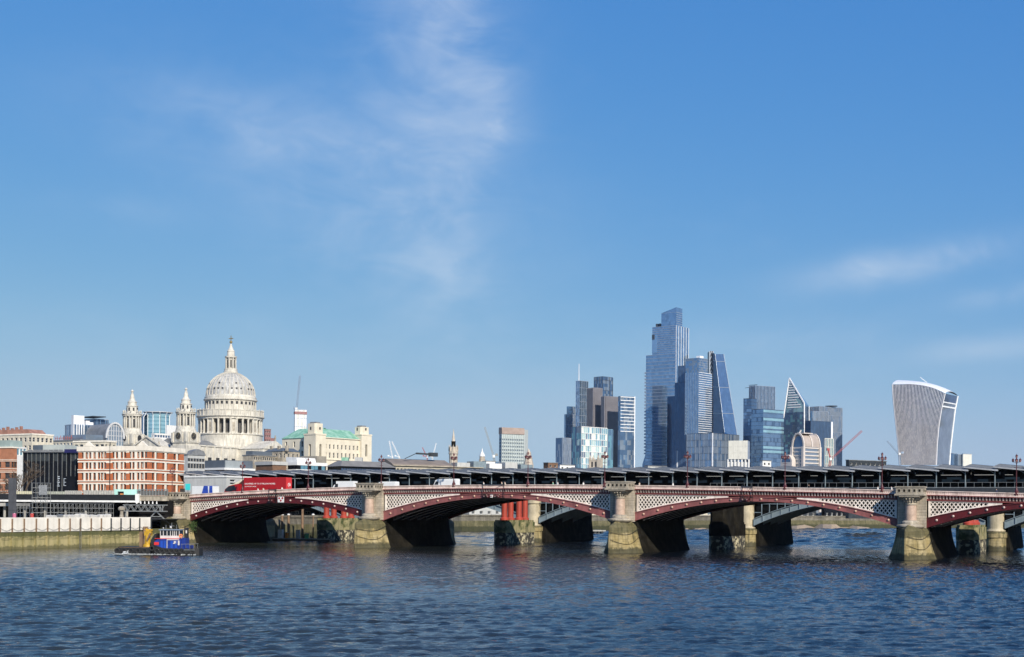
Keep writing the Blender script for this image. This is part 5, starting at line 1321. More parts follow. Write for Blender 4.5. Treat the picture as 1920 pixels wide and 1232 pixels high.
for k, o_ in enumerate((0, 1)):
    t = MB().tube((FQ.L(265 + 5 * k, 1005)[0], -.9, -2), (FQ.L(265 + 5 * k, 1005)[0], -.9, 4.6), .32, .32, 10).build('mooring_pile', rust, quay)
# ladder on the quay
ld = MB(); xl = FQ.L(147, 990)[0]
for k in (0, .5): ld.bar((xl + k, -.4, -.5), (xl + k, -.4, 6.6), .07)
for k in range(22): ld.bar((xl, -.4, -.3 + k * .32), (xl + .5, -.4, -.3 + k * .32), .05)
ld.build('ladder', galv, quay)
# abutment side wall, lit, between quay and bridge
aw_ = thing('abutment_wall', 'stone abutment wall under the north end of the road bridge', 'wall', (0, 0, 0))
A_, B_ = FB.world(PIER_S[0] - 30, 3), FB.world(PIER_S[0] - 2.8, 3)
def wallseg(root, name, p, q, z0, z1, m_, th=.8):
    d = Vector((q.x - p.x, q.y - p.y, 0)); L_ = d.length; d /= L_; n_ = Vector((-d.y, d.x, 0))
    mb = MB(); mb.add([p, q, q + n_ * th, p + n_ * th] + [v + Vector((0, 0, 1)) for v in (p, q, q + n_ * th, p + n_ * th)], ((0, 1, 2, 3), (4, 5, 6, 7), (0, 1, 5, 4), (1, 2, 6, 5), (2, 3, 7, 6), (3, 0, 4, 7)))
    mb.v = [(x, y, z0 if i < 4 else z1) for i, (x, y, z) in enumerate(mb.v)]
    return mb.build(name, m_, root)
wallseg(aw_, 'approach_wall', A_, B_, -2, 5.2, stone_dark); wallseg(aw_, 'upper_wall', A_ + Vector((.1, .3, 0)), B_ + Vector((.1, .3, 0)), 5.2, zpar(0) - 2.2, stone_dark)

# raised embankment road
FV = Frame(W(255, 940, 345).x, 345, R(6))
via = fthing(FV, 'raised_roadway', 'raised riverside roadway slab with black fascia and white edge', 'road deck')
xl, z_ = FV.L(-60, 941); xr = 0.0
zE, zF, zT = FV.L(150, 941.5)[1], FV.L(150, 938)[1], FV.L(150, 927)[1]
MB().box(xl, xr, 0, 30, zF, zT - .02).build('slab', black, via)
MB().box(xl, xr, -.5, .35, zE, zF).build('white_edge', white_paint, via)
MB().box(xr, xr + 1.0, -.6, 2, zE - .1, FV.L(255, 926)[1]).build('end_block', white_paint, via)
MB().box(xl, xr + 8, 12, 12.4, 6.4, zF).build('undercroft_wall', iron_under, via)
for k in range(9): MB().tube((xl + 3 + k * 5.6, 3, 6.4), (xl + 3 + k * 5.6, 3, zE), .35, .35, 10).build('prop', concrete, via)
hy = mat('yellowed_hoarding', (.60, .56, .38), v=.12, s=1.2, r=.7); hg = mat('grey_hoarding', (.42, .40, .36), v=.15, s=1.5, r=.7); hgr = mat('greenish_hoarding', (.36, .37, .30), v=.15, s=1.5)
def hoarding(p0, p1, n, ytop, m_, lab):
    t = fthing(FV, 'site_hoarding', lab, 'hoarding', 'hoardings along the raised roadway')
    x0, x1 = FV.L(p0, 925)[0], FV.L(p1, 925)[0]; z1 = FV.L((p0 + p1) / 2, ytop)[1]
    for k in range(n):
        a, b_ = x0 + (x1 - x0) * k / n, x0 + (x1 - x0) * (k + 1) / n
        MB().box(a + .03, b_ - .03, .6, .68, zT - .01, z1).build('panel', m_, t); MB().box(a - .05, a + .05, .52, .6, zT - .01, z1 + .1).build('post', galv, t)
hoarding(28, 58, 9, 921, hy, 'yellowish hoarding panels behind the dark steel column')
hoarding(85, 120, 8, 921.5, hgr, 'greenish grey hoarding panels right of the scaffold tower')
hoarding(120, 152, 9, 920, hg, 'grey slatted hoarding panels below the black glass building')
hoarding(155, 212, 12, 919.5, hg, 'long grey hoarding at the foot of the brick building')
# mint cabin
mint = mat('mint_cabin', (.45, .74, .66), v=.06, s=1, r=.5, streak=.25)
xa, xb = FV.L(213, 925)[0], FV.L(254, 925)[0]; z1 = FV.L(233, 917.5)[1]; hx = FV.L(219, 925)[0]; hx2 = FV.L(231, 925)[0]
cab = fthing(FV, 'site_cabin', 'mint green site cabin with dark open hatch', 'cabin')
b_ = MB(); hz0, hz1 = FV.L(225, 929)[1], FV.L(225, 921.5)[1]
open_wall(b_, lambda u, z, d: (xa + u, .4 + d, z), xb - xa, (zT, z1), [(hx - xa, hx2 - xa)], [(hz0, hz1)], .5)
b_.box(xa, xb, .95, 3.2, zT, z1); b_.build('cabin_body', mint, cab); MB().box(hx, hx2, .9, .94, hz0, hz1).build('hatch', black, cab)
MB().box(hx + .7, hx2 - .2, .55, .88, hz0 + .02, hz0 + .5).build('hatch_stock', mat('orange_goods', (.75, .28, .08), v=.2, s=3), cab)
# balustraded parapet right of the roadway slab
bal = fthing(FV, 'stone_parapet', 'weathered stone parapet with railing between cabin and bridge column', 'parapet')
x0, x1 = FV.L(257, 930)[0], FV.L(313, 930)[0]; za, zb_ = FV.L(285, 939)[1], FV.L(285, 931)[1]; zc_ = FV.L(285, 918)[1]
MB().box(x0, x1, .2, 1.4, za, zb_).build('plinth', stone, bal); MB().box(x0, x1, 0, 1.5, zb_, zb_ + .25).build('coping', stone, bal)
for k in range(11):
    x = x0 + (x1 - x0) * k / 10; MB().box(x - .09, x + .09, .5, .7, zb_ + .25, zc_).build('rail_post', galv, bal)
    if k < 10: MB().box(x + .12, x + (x1 - x0) / 10 - .12, .58, .62, zb_ + .35, zc_ - .25).build('mesh_panel', mat('dark_mesh', (.10, .10, .095), v=.3, s=3, r=.7), bal)
MB().box(x0, x1, .5, .7, zc_, zc_ + .12).build('top_rail', galv, bal)
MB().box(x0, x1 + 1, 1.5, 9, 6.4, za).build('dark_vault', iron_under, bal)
# hanging lamps row and steel gantry truss
gan = fthing(FV, 'gantry_truss', 'galvanised lattice gantry with leaning trestle beside the bridge column', 'gantry')
x0, x1 = FV.L(243, 950)[0], FV.L(314, 950)[0]; zb_, zc_ = FV.L(280, 958.5)[1], FV.L(280, 947)[1]
tr = MB()
for z in (zb_, zc_): tr.bar((x0 - .4, -2, z), (x1 + .8, -2, z), .22); tr.bar((x0 - .4, -3.4, z), (x1 + .8, -3.4, z), .22)
for k in range(11):
    a, b2 = x0 + (x1 - x0) * k / 11, x0 + (x1 - x0) * (k + 1) / 11
    tr.bar((a, -3.4, zb_ if k % 2 else zc_), (b2, -3.4, zc_ if k % 2 else zb_), .14); tr.bar((a, -2, zc_ if k % 2 else zb_), (b2, -2, zb_ if k % 2 else zc_), .14)
for a in (x0, x1, x1 - .7): tr.bar((a, -3.4, zb_), (a, -3.4, zc_), .2)
tr.build('truss', galv, gan)
lg = MB(); lg.bar((x0, -2.7, 6.4), (x0, -2.7, zb_), .26); lg.build('leg', galv, gan)
lg = MB(); ax = FV.L(300, 960)[0]
for e in (-3.6, 4.4): lg.bar((ax, -2.7, zb_), (ax + e, -2.7, 4.4), .26)
for f in (.35, .62): lg.bar((ax - 3.6 * f, -2.7, zb_ + (4.4 - zb_) * f), (ax + 4.4 * f, -2.7, zb_ + (4.4 - zb_) * f), .18)
lg.build('trestle', galv, gan)
br = MB()
for k in range(6): x = FV.L(258 + k * 7.5, 943)[0]; br.tube((x, -.6, zc_ + .3), (x, -.6, zc_ + 1.0), .22, .1, 8)
br.build('floodlights', white_paint, gan, kind='stuff')

# dark steel column and scaffold
fc = Frame(W(23, 970, 305).x, 305, R(20)); t = fthing(fc, 'steel_column', 'dark grey square steel column standing on the quay at far left', 'column')
z1 = zat(23, 896, 305); w_ = .62; cg = mat('charcoal_cladding', (.085, .085, .09), v=.12, s=1, r=.5)
for k in range(5): MB().box(-w_, w_, -w_, w_, 6.6 + (z1 - 6.6) * k / 5, 6.6 + (z1 - 6.6) * (k + 1) / 5 - .04).build('casing', cg, t)
def scaffold(label, px0, px1, y0, y1, Y, nx, nz, dep=1.6, ny=2, yaw=R(6)):
    f = Frame(W(px0, y1, Y).x, Y, yaw); t = fthing(f, 'scaffolding', label, 'scaffolding', 'scaffolds along the quay')
    x1 = f.L(px1, y1)[0]; zb, zt = 6.6, f.L(px0, y0)[1]
    st = MB()
    for i in range(nx + 1):
        for j in range(ny): st.tube((x1 * i / nx, j * dep, zb), (x1 * i / nx, j * dep, zt), .055, .055, 5)
    st.build('standards', galv, t)
    lg = MB()
    for k in range(1, nz + 1):
        z = zb + (zt - zb) * k / nz
        for j in range(ny): lg.tube((-.2, j * dep, z), (x1 + .2, j * dep, z), .045, .045, 5)
        for i in range(nx + 1): lg.tube((x1 * i / nx, 0, z), (x1 * i / nx, dep * (ny - 1), z), .045, .045, 5)
    for i in range(nx):
        for k in range(nz):
            if (i + k) % 2: lg.tube((x1 * i / nx, -.06, zb + (zt - zb) * k / nz), (x1 * (i + 1) / nx, -.06, zb + (zt - zb) * (k + 1) / nz), .04, .04, 5)
    lg.build('ledgers', galv, t)
    for k in range(1, nz): MB().box(0, x1, .1, dep * (ny - 1) - .1, zb + (zt - zb) * k / nz + .05, zb + (zt - zb) * k / nz + .1).build('boarding', hg, t)
    return t, f, x1, zt
t, f, x1, zt = scaffold('scaffold stair tower with mesh top standing on the quay', 60, 88, 905.5, 970, 322, 3, 7, 1.8)
net = mat('grey_debris_net', (.22, .23, .24), v=.2, s=3, r=.8); MB().box(x1 * .45, x1 + .1, -.12, -.09, 6.6 + (zt - 6.6) * .66, zt - .5).build('net', net, t)
scaffold('long low scaffold under the raised roadway', 95, 208, 944, 970, 338, 16, 3, 1.5)
scaffold('narrow scaffold bay by the dark steel column', 32, 56, 944, 970, 330, 4, 3, 1.5)
# quay-side materials, each its own thing
wb_ = mat('white_sack', (.55, .53, .49), v=.06, s=2, r=.8)
rs = random.Random(5)
for k, (px, w, h, mm, nm, lab) in enumerate([(93, 1.0, .6, wb_, 'bulk_bag', 'white bulk bag'), (100, .9, .5, wb_, 'bulk_bag', 'white bulk bag'), (113, .8, .9, galv, 'site_bin', 'grey site bin'), (121, 1.2, .7, wb_, 'bulk_bag', 'white bulk bag'),
        (132, 1.5, .8, wb_, 'bulk_bag', 'white bulk bag'), (146, 1.0, 1.2, wb_, 'bulk_bag', 'white bulk bag'), (152, 1.0, 1.25, wb_, 'bulk_bag', 'white bulk bag'), (158, .8, 1.1, wb_, 'bulk_bag', 'white bulk bag'), (165, .9, .7, wb_, 'bulk_bag', 'white bulk bag'),
        (172, .7, .8, wb_, 'bulk_bag', 'white bulk bag'), (179, .9, .6, wb_, 'bulk_bag', 'white bulk bag'), (187, .7, .9, wb_, 'bulk_bag', 'white bulk bag'), (194, .8, .9, wb_, 'bulk_bag', 'white bulk bag'), (202, 1.0, 1.1, wb_, 'bulk_bag', 'white bulk bag')]):
    lx = FQ.L(px, 968, 1.4)[0]; p = FQ.world(lx, 1.4, 6.88)
    words = ['leftmost on the quay', 'second from the left', 'beside the scaffold tower', 'third from the left', 'fourth from the left', 'tall one at mid quay', 'tall twin at mid quay', 'just right of the tall twins', 'eighth from the left', 'ninth from the left', 'tenth from the left', 'eleventh from the left', 'second from the right', 'rightmost on the quay']
    t = thing(nm, '%s on the quay wall, %s' % (lab, words[k]), 'bag' if mm is wb_ else 'bin', p, -FQ.yaw + rs.uniform(-.3, .3), 'materials stacked on the quay')
    hh = (h + .5) * .5; w *= .6
    MB().prism([(-w, -.5), (w, -.5), (w, .5), (-w, .5)], 0, hh * .8, top=[(-w * 1.06, -.56), (w * 1.06, -.56), (w * 1.06, .56), (-w * 1.06, .56)]).prism([(-w * 1.06, -.56), (w * 1.06, -.56), (w * 1.06, .56), (-w * 1.06, .56)], hh * .8, hh, top=[(-w * .7, -.3), (w * .7, -.3), (w * .7, .3), (-w * .7, .3)]).build('sack_body' if mm is wb_ else 'bin_body', mm, t)
for px, colr, lab in ((60, (.42, .05, .04), 'red drum standing on the quay by the scaffold tower'), (27, (.45, .12, .2), 'pink drum on the quay by the dark steel column')):
    p = FQ.world(FQ.L(px, 968, 1.2)[0], 1.2, 6.88); t = thing('drum', lab, 'drum', p); mm = mat('drum_%d' % px, colr, v=.1, s=3)
    MB().lathe([(.001, 0), (.4, 0), (.4, .3), (.43, .32), (.4, .34), (.4, .6), (.43, .62), (.4, .64), (.4, .85), (.36, .9), (.001, .9)], 14).build('drum_body', mm, t); MB().lathe([(.12, .9), (.12, .98), (.001, .98)], 8).build('drum_cap', white_paint, t)
p = W(228, 968, 330); t = thing('bollard_lamp', 'cream mushroom-headed post on the quay left of the gantry', 'post', (p.x, p.y, 6.5))
MB().lathe([(.6, 0), (.5, .6), (.42, 1.0), (.42, 1.9)], 12).build('post_shaft', stone, t); MB().lathe([(.42, 1.9), (.85, 2.1), (.9, 2.6), (.5, 3.0), (.001, 3.05)], 12).build('post_head', stone, t)
MB().box(W(-30, 949, 312).x - 0, W(16, 946, 312).x, 312, 326, zat(5, 949, 312), zat(5, 943, 312)).build('pale_ledge', concrete, fthing(Frame(0, 0, 0), 'pier_canopy', 'pale flat canopy edge at the far left over the quay', 'canopy'))

# bare trees
bark = mat('winter_bark', (.10, .072, .05), v=.25, s=2, r=.9, b=.3)
def bare_tree(label, px, y0, y1, Y, seed, spread=1.0):
    base = W(px, y1, Y); h = zat(px, y0, Y) - 6.4; t = thing('bare_tree', label, 'tree', (base.x, base.y, 6.4), 0, 'leafless trees on the embankment')
    r_ = random.Random(seed); tk = MB(); tw = MB()
    def grow(p, d, ln, rad, lv):
        q = p + d * ln; (tk if lv < 2 else tw).tube(p, q, rad, rad * .66, 6 if lv < 2 else 4, caps=False)
        if lv >= 6: return
        for k in range(2 if lv in (0, 4) else 3):
            nd = (d + Vector((r_.uniform(-1, 1), r_.uniform(-1, 1), r_.uniform(-.25, .75))) * .62 * spread).normalized()
            grow(q - d * ln * r_.uniform(0, .3), nd, ln * r_.uniform(.62, .86), max(rad * .64, .045), lv + 1)
    grow(Vector((0, 0, 0)), Vector((0, 0, 1)), h * .30, .42, 0)
    tk.build('trunk', bark, t); tw.build('crown', bark, t)
bare_tree('bare winter tree in front of the black glass building', 46, 872, 930, 362, 3, 1.1)
bare_tree('smaller bare winter tree against the banded brick building at far left', 14, 882, 930, 358, 8)

# ================================================================ buildings behind the quay
brick_o = mat('orange_brick', (.44, .135, .052), v=.16, s=.5, r=.85, b=.15, bs=6)
creamst = mat('cream_faience', (.82, .75, .63), v=.08, s=.4, r=.6, streak=.25, dirt=(.45, .38, .28))
win_dk = glass('sash_glass', (.05, .055, .06), m=.25, r=.1)
win_bl = mat('window_blind', (.42, .40, .35), v=.15, s=1, r=.5); win_mid = glass('sash_glass_sky', (.16, .19, .22), m=.4, r=.1)
sash_w = mat('white_sash', (.78, .76, .72), v=.04, r=.5); sash_d = mat('dark_sash', (.10, .07, .05), v=.1, r=.5)
b = Block('brick_office', 'orange brick office building with cream bands behind the quay', 147, 277, 345, 837.5, 425, R(20))
cx_ = lambda v: 130 + v * .12176
cols = [(190, 215), (255, 285), (310, 335), (375, 405), (445, 470), (490, 520), (540, 565), (665, 690), (720, 745), (795, 820), (845, 870), (925, 950), (975, 1000), (1050, 1075), (1105, 1140), (1165, 1190)]
uL = [(b.L(cx_(a) - .35, 880)[0] + b.a1, b.L(cx_(c) + .6, 880)[0] + b.a1) for a, c in cols]
uR = [(b.Rt(cx_(a), 880)[0], b.Rt(cx_(c), 880)[0]) for a, c in ((1275, 1310), (1335, 1365), (1435, 1465), (1495, 1525), (1605, 1640), (1665, 1695))]
zrow = [(b.Rt(277.5, y1)[1], b.Rt(277.5, y0)[1]) for y0, y1 in ((846.5, 857.5), (866, 877.5), (886, 899), (907.5, 920.5))]
zrow += [(z0 - 4.2 * k, z1 - 4.2 * k) for k in (1,) for z0, z1 in zrow[-1:]]
b.shell(brick_o, None, L=(uL, zrow), Rr=(uR, zrow), wins=([win_dk, win_dk, win_dk, win_bl, win_mid], sash_d, (1, 2)), depth=.45)
MB().box(-b.a1 - .35, .4, -.4, .4, b.h - 1.25, b.h + .25).box(-.4, .41, .401, b.a2 + .3, b.h - 1.25, b.h + .25).build('cornice', creamst, b.root)
MB().box(-b.a1, 0, .4, b.a2, b.h - .2, b.h).build('flat_roof', lead_roof, b.root)
for k, (z0, z1) in enumerate(zrow[:4]):
    for nm, za, zb_, pr in (('lintel_band', z1 - .05, z1 + .42, .14), ('sill_band', z0 - .62, z0 - .3, .2), ('upper_string', z1 + .95, z1 + 1.1, .1)):
        if k == 0 and nm == 'upper_string': continue
        MB().box(-b.a1 - pr, pr, -pr, .3, za, zb_).box(-.3, pr * 1.01, .301, b.a2 + pr, za, zb_).build(nm, creamst if nm != 'upper_string' or k > 1 else brick_o, b.root)
    # cream mullions between paired lights, keystones and brick piers standing proud
    for (a, c), (d_, e) in zip(uL[:-1], uL[1:]):
        gap = d_ - c
        if gap < 1.1: MB().box(-b.a1 + c + .02, -b.a1 + d_ - .02, -.1, .3, z0 - .3, z1 - .06).build('mullion', creamst, b.root)
        else:
            MB().box(-b.a1 + c + .12, -b.a1 + d_ - .12, -.22, .3, z0 - .29, z1 - .3).build('brick_pier', brick_o, b.root)
            MB().box(-b.a1 + c + .05, -b.a1 + d_ - .05, -.3, .3, z1 - .3, z1 - .051).build('pier_cap', creamst, b.root)
    for i in (0, 2, 4): MB().box(-.3, .1, uR[i][1] + .02, uR[i + 1][0] - .02, z0 - .3, z1 - .06).build('mullion', creamst, b.root)
for p0, p1 in ((157, 177), (258, 278)):
    x0, x1 = b.L(p0, 838)[0], b.L(p1, 838)[0]; MB().slab([(x0, b.h + .25), (min(0, x1), b.h + .25), ((x0 + min(0, x1)) / 2, b.h + 1.9)], 'y', -.45, .3).build('gable', creamst, b.root)
MB().tube((b.L(207, 900)[0], -.3, 2), (b.L(207, 900)[0], -.3, b.h + 1.5), .13, .13, 8).build('downpipe', black, b.root)

b = Block('glass_office', 'black glass office building with thin vertical mullions left of the brick building', 44, 150, 152, 848, 440, R(14), depth=20)
dg = mat('black_glazing', (.008, .009, .012), v=.2, s=.2, r=.12, spec=.12); dg2 = mat('charcoal_glazing', (.035, .04, .042), v=.2, s=.2, r=.15, spec=.25)
b.curtain([dg, dg, dg], 3, 13, 2, 0, b.h * .86, name='lower_glazing', rnd=rn); b.curtain([dg2, dg], 1, 13, 2, b.h * .86, b.h - .3, name='upper_glazing', rnd=rn)
for i in range(14): x = -b.a1 + b.a1 * i / 13; MB().box(x - .055, x + .055, -.25, .1, b.h * (.25 if i < 10 else .62), b.h).build('fin', galv, b.root)
MB().box(-b.a1 - .5, .3, -.8, 20, b.h, b.h + .5).build('roof_edge', lead_roof, b.root)
for i in range(7): MB().box(-b.a1 + 2 + i * 1.9, -b.a1 + 3.2 + i * 1.9, -.3, .5, b.h + .5, b.h + .9).build('roof_vent', lead_roof, b.root)
x0, x1 = b.L(80, 845, 3)[0], b.L(121, 845, 3)[0]; z1 = b.L(100, 833)[1]
MB().box(x0, x1, 3, 12, b.h + .5, z1).build('plant_room', mat('sage_cladding', (.40, .43, .40), v=.08, s=.3), b.root); MB().box(b.L(62, 845, 2.9)[0], b.L(80, 845, 2.9)[0], 2.9, 12, b.h + .5, z1 - .1).build('slate_room', mat('slate_cladding', (.075, .095, .12), v=.1, s=.3), b.root)
x0, x1 = b.L(121.5, 850, -.6)[0], b.L(147, 850, -.6)[0]
MB().box(x0, x1, -.9, -.6, b.h - .2, b.L(134, 842.5)[1]).build('navy_banner', mat('navy_banner', (.018, .016, .085), v=.2, s=.5, r=.4), b.root)
sg = mat('lit_window_letters', (.45, .50, .55), v=0, emit=.03)
e = MB(); ex, ez = b.L(120, 900)[0], b.L(120, 911)[1]; E_h = b.L(120, 897)[1] - ez
e.box(ex, ex + .16, -.16, -.1, ez, ez + E_h)
for f in (0, .45, .93): e.box(ex + .16, ex + .85, -.16, -.1, ez + E_h * f, ez + E_h * f + .16)
e.build('window_letter', sg, b.root)
e = MB(); ex = b.L(107.5, 900)[0]
for k, (w, gap) in enumerate(((.9, 0), (.5, .2), (1.0, .0), (.3, .4), (.9, .1), (.8, .1))): zz_ = ez - .2 + k * .62; e.box(ex + gap, ex + gap + w, -.16, -.1, zz_, zz_ + .3)
e.build('window_letter', sg, b.root)

band_b = mat('banded_brick', (.38, .16, .085), v=.15, s=.5, r=.85)
b = Block('brick_office', 'banded red brick building with cream courses at the left edge', -60, 22, 32, 840, 400, R(20)); fl = [(1.0 + k * 3.4, 2.7 + k * 3.4) for k in range(5)]
b.shell(band_b, creamst, L=(even(b.a1, 5, 1.9), fl), Rr=(even(b.a2, 2, 1.2), fl), wins=(win_dk, sash_d, (2, 2)), depth=.4, parapet=.4)
for z0, z1 in fl:
    for za in (z0 - .45, z1 + .15, z1 + .55): MB().box(-b.a1 - .08, .08, -.08, .2, za, za + .14).box(-.2, .082, .201, b.a2 + .08, za, za + .14).build('stone_course', creamst, b.root)
b = Block('office_block', 'white panelled office with green roof band above the banded brick building', -50, 25, 50, 825, 470, R(24), 'office block')
z1 = b.L(0, 838)[1]; b.shell(white_paint, None, L=(even(b.a1, 9, 1.5), [(z1 - 2.9, z1 - .5), (z1 - 6.3, z1 - 3.9)]), Rr=(even(b.a2, 4, 1.3), [(z1 - 2.9, z1 - .5)]), wins=(g_teal, sash_w, (1, 1)), h=z1)
MB().box(-b.a1 + 1, -2, .5, b.a2, z1, b.h).build('green_roof_band', mat('sage_metal', (.30, .37, .34), v=.1, s=.3), b.root)
cre = mat('cream_terrace_stone', (.62, .56, .44), v=.1, s=.3, streak=.3); redt = mat('red_tile_roof', (.34, .17, .12), v=.2, s=.5)
b = Block('terrace_building', 'long cream stone terrace with red roof beyond the white office at left', -40, 60, 100, 815, 600, R(30)); zz_ = [(b.h - 3.2 - k * 3.6, b.h - 1.2 - k * 3.6) for k in range(3)]
b.shell(cre, creamst, L=(even(b.a1, 12, 1.6), zz_), Rr=(even(b.a2, 5, 1.5), zz_), wins=(win_dk, sash_w, (1, 2)))
MB().slab([(-b.a1, b.h + .6), (-2, b.h + .6), (-5, b.h + 2.7), (-b.a1, b.h + 2.7)], 'y', 1.5, 10).build('mansard', redt, b.root)
for k in range(9): MB().box(-b.a1 + 1.5 + k * 3.0, -b.a1 + 2.6 + k * 3.0, 2, 3, b.h + 2.5, b.h + 3.4 + .4 * (k % 3)).build('chimney', redt, b.root)
b = Block('office_block', 'grey terrace block with red maintenance hoists on its roof', 98, 150, 205, 826, 640, R(36), 'office block'); zz_ = [(b.h - 2.6 - k * 3.4, b.h - .9 - k * 3.4) for k in range(3)]
b.shell(cre, lead_roof, L=(even(b.a1, 8, 1.5), zz_), Rr=(even(b.a2, 12, 1.5), zz_), wins=(g_navy2, sash_w, (1, 1)))
rd = mat('hoist_red', (.42, .12, .10), v=.2, s=1); rr_ = random.Random(3)
for k in range(9): x = -b.a1 + 1 + k * 1.6; MB().bar((x, 1, b.h + .6), (x + rr_.uniform(-.5, .5), 1, b.h + 2.0 + rr_.random()), .22).bar((x, 1, b.h + 1.6), (x + 1.4, 1, b.h + 1.6), .2).build('roof_hoist', rd, b.root)
MB().box(-b.a1 + 3, -1, 4, 14, b.h + .6, b.h + 3.2).build('set_back_storey', g_grey, b.root)
b = Block('office_block', 'cream low block just above the brick building roof', 138, 196, 218, 828.5, 520, R(22), 'office block'); b.shell(cre, creamst, L=(even(b.a1, 6, 1.8), [(b.h - 2.2, b.h - .9)]), Rr=(even(b.a2, 3, 1.2), [(b.h - 2.2, b.h - .9)]), wins=(win_dk, sash_w, (1, 1)))
b = Block('office_block', 'modern grey glass block with white lift towers left of the cathedral', 122, 140, 176, 796, 720, R(48), 'office block')
b.curtain([g_navy2, g_blue2], 4, 5, 6, 0, None, band=(t_steel, .3, .15), mull=(t_steel, .2, .15), rnd=rn)
for p0, p1, yt in ((138, 158, 779), (161, 168, 789), (168, 175, 792)):
    v0, v1_ = b.Rt(p0, 800, -.5)[0], b.Rt(p1, 800, -.5)[0]; MB().box(-3.5, -.5, v0, v1_, 0, b.Rt((p0 + p1) / 2, yt, -.5)[1]).build('lift_tower', t_white, b.root)
for k in range(4): v0 = b.Rt(143 + k * 4.5, 800, .1)[0]; MB().box(-.1, .3, v0, v0 + .5, 0, b.h + .3).build('white_rib', t_white, b.root)
b = Block('office_block', 'dark blue flat-topped office with thin canopy roof left of the arched hall', 159, 177, 203, 786, 800, R(45), 'office block'); b.curtain([g_navy, g_blue2], 10, 6, 8, 0, None, mull=(t_dark, .2, .2), band=(t_steel, .4, .2, 2), rnd=rn)
MB().box(-b.a1, 4, -3, b.a2 * .6, b.h + 1.2, b.h + 1.7).build('canopy_roof', steel_dark, b.root)
# arched hall
grey_t = mat('pale_arch_steel', (.52, .52, .52), v=.06, s=.5)
fh_ = Frame(W(199, 830, 700).x, 700, R(-42)); t = fthing(fh_, 'arched_hall', 'barrel-vaulted hall with white glazed arch end left of the west tower', 'hall')
rx = fh_.L(232, 815)[0]; n = 16; cx0 = rx / 2; zsp = fh_.L(215, 822)[1]; rise = fh_.L(215, 793)[1] - zsp
arc = [(cx0 + cx0 * math.cos(math.pi * i / n), zsp + rise * math.sin(math.pi * i / n)) for i in range(n + 1)]
MB().slab(arc + [(0, 0), (rx, 0)][::1], 'y', .3, 26).build('vault', lead_roof, t); MB().slab([(cx0 + (p - cx0) * .94, z0 if z0 < 1 else zsp + (z0 - zsp) * .92) for p, z0 in arc] + [(.8, 0), (rx - .8, 0)], 'y', .1, .28).build('end_glazing', g_grey, t)
ab = MB()
for a, c in zip(arc[:-1], arc[1:]): ab.bar((a[0], -.1, a[1]), (c[0], -.1, c[1]), .9, .9)
ab.build('arch_rim', grey_t, t)
gb = MB()
for k in range(1, 7): x = rx * k / 7; gb.box(x - .15, x + .15, -.1, .1, 0, zsp + rise * math.sqrt(max(0, 1 - ((x - cx0) / cx0) ** 2)))
for k in range(6): z = zsp - 4 + k * 2.6; hw = cx0 * math.sqrt(max(0, 1 - max(0, (z - zsp) / rise) ** 2)) if z < zsp + rise else 0; gb.box(cx0 - hw, cx0 + hw, -.08, .08, z, z + .25)
gb.build('glazing_bars', grey_t, t)
# curved glass office between the west towers
o_ = W(290, 830, 1050); t = thing('glass_office', 'curved green glass office rising between the cathedral west towers', 'office block', (o_.x, o_.y, 6.5)); zz_ = lambda y: zat(290, y, 1050) - 6.5
r_ = 9.3; gz = MB().lathe([(r_, 0), (r_, zz_(776))], 20, 0, r_, a0=R(190), a1=R(360), sm=False); gz.build('curved_glazing', g_teal2, t)
gz = MB()
for k in range(6): z = zz_(812) + k * 3.1; gz.lathe([(r_ + .15, z), (r_ + .15, z + .6)], 20, 0, r_, a0=R(190), a1=R(360), sm=False)
gz.build('spandrel_bands', g_teal, t, kind='stuff')
gz = MB()
for k in range(6): a = R(200 + k * 31); x, y = math.cos(a), math.sin(a); gz.bar((r_ * x * 1.03, r_ + r_ * y * 1.03, 0), (r_ * x * 1.03, r_ + r_ * y * 1.03, zz_(778)), .45); gz.bar((r_ * x * 1.03, r_ + r_ * y * 1.03, zz_(778)), (r_ * x * 1.25, r_ + r_ * y * 1.25, zz_(772)), .4)
gz.build('white_mullion', t_white, t); MB().lathe([(r_ * 1.25, zz_(772.5)), (r_ * 1.27, zz_(771.5)), (.1, zz_(769.5))], 24, 0, r_).build('roof_brim', t_white, t)
sd = MB().box(-20, -8.6, 1, 14, 0, zz_(777)); sd.build('side_wing', g_navy2, t)
fn = MB()
for k in range(6): x = -19.5 + k * 2.1; fn.bar((x, .8, 0), (x, .8, zz_(782)), .5); fn.bar((x, .8, zz_(782)), (x + 2.2, .8, zz_(774)), .5)
fn.build('curved_fin', t_white, t)
b = Block('office_block', 'plain white block between curved glass office and clock tower', 311, 313, 331, 797, 1000, R(35), 'office block'); b.shell(white_paint, None)
b = Block('office_block', 'white gridded low block behind the cathedral pediment', 284, 290, 334, 812, 950, R(38), 'office block'); zz_ = [(b.h - 3 - k * 3.4, b.h - 1.2 - k * 3.4) for k in range(5)]
b.shell(white_paint, None, L=(even(b.a1, 2, 1), zz_), Rr=(even(b.a2, 9, 2.0), zz_), wins=(g_navy2, sash_w, (1, 1)))
b = Block('tower_block', 'dark red brick tower block just right of the dome', 495, 497, 508, 805, 1250, R(50), 'tower block'); b.shell(mat('dull_red_brick', (.25, .12, .11), v=.15, s=.3), lead_roof, Rr=(even(b.a2, 3, 1.2), [(b.h - 3 - k * 4, b.h - 1.4 - k * 4) for k in range(8)]), wins=(win_dk, sash_w, (1, 1))); MB().box(-4, .1, b.a2 - .2, b.a2 + 4, 0, b.h - 8).build('lower_wing', MATS['dull_red_brick'], b.root)

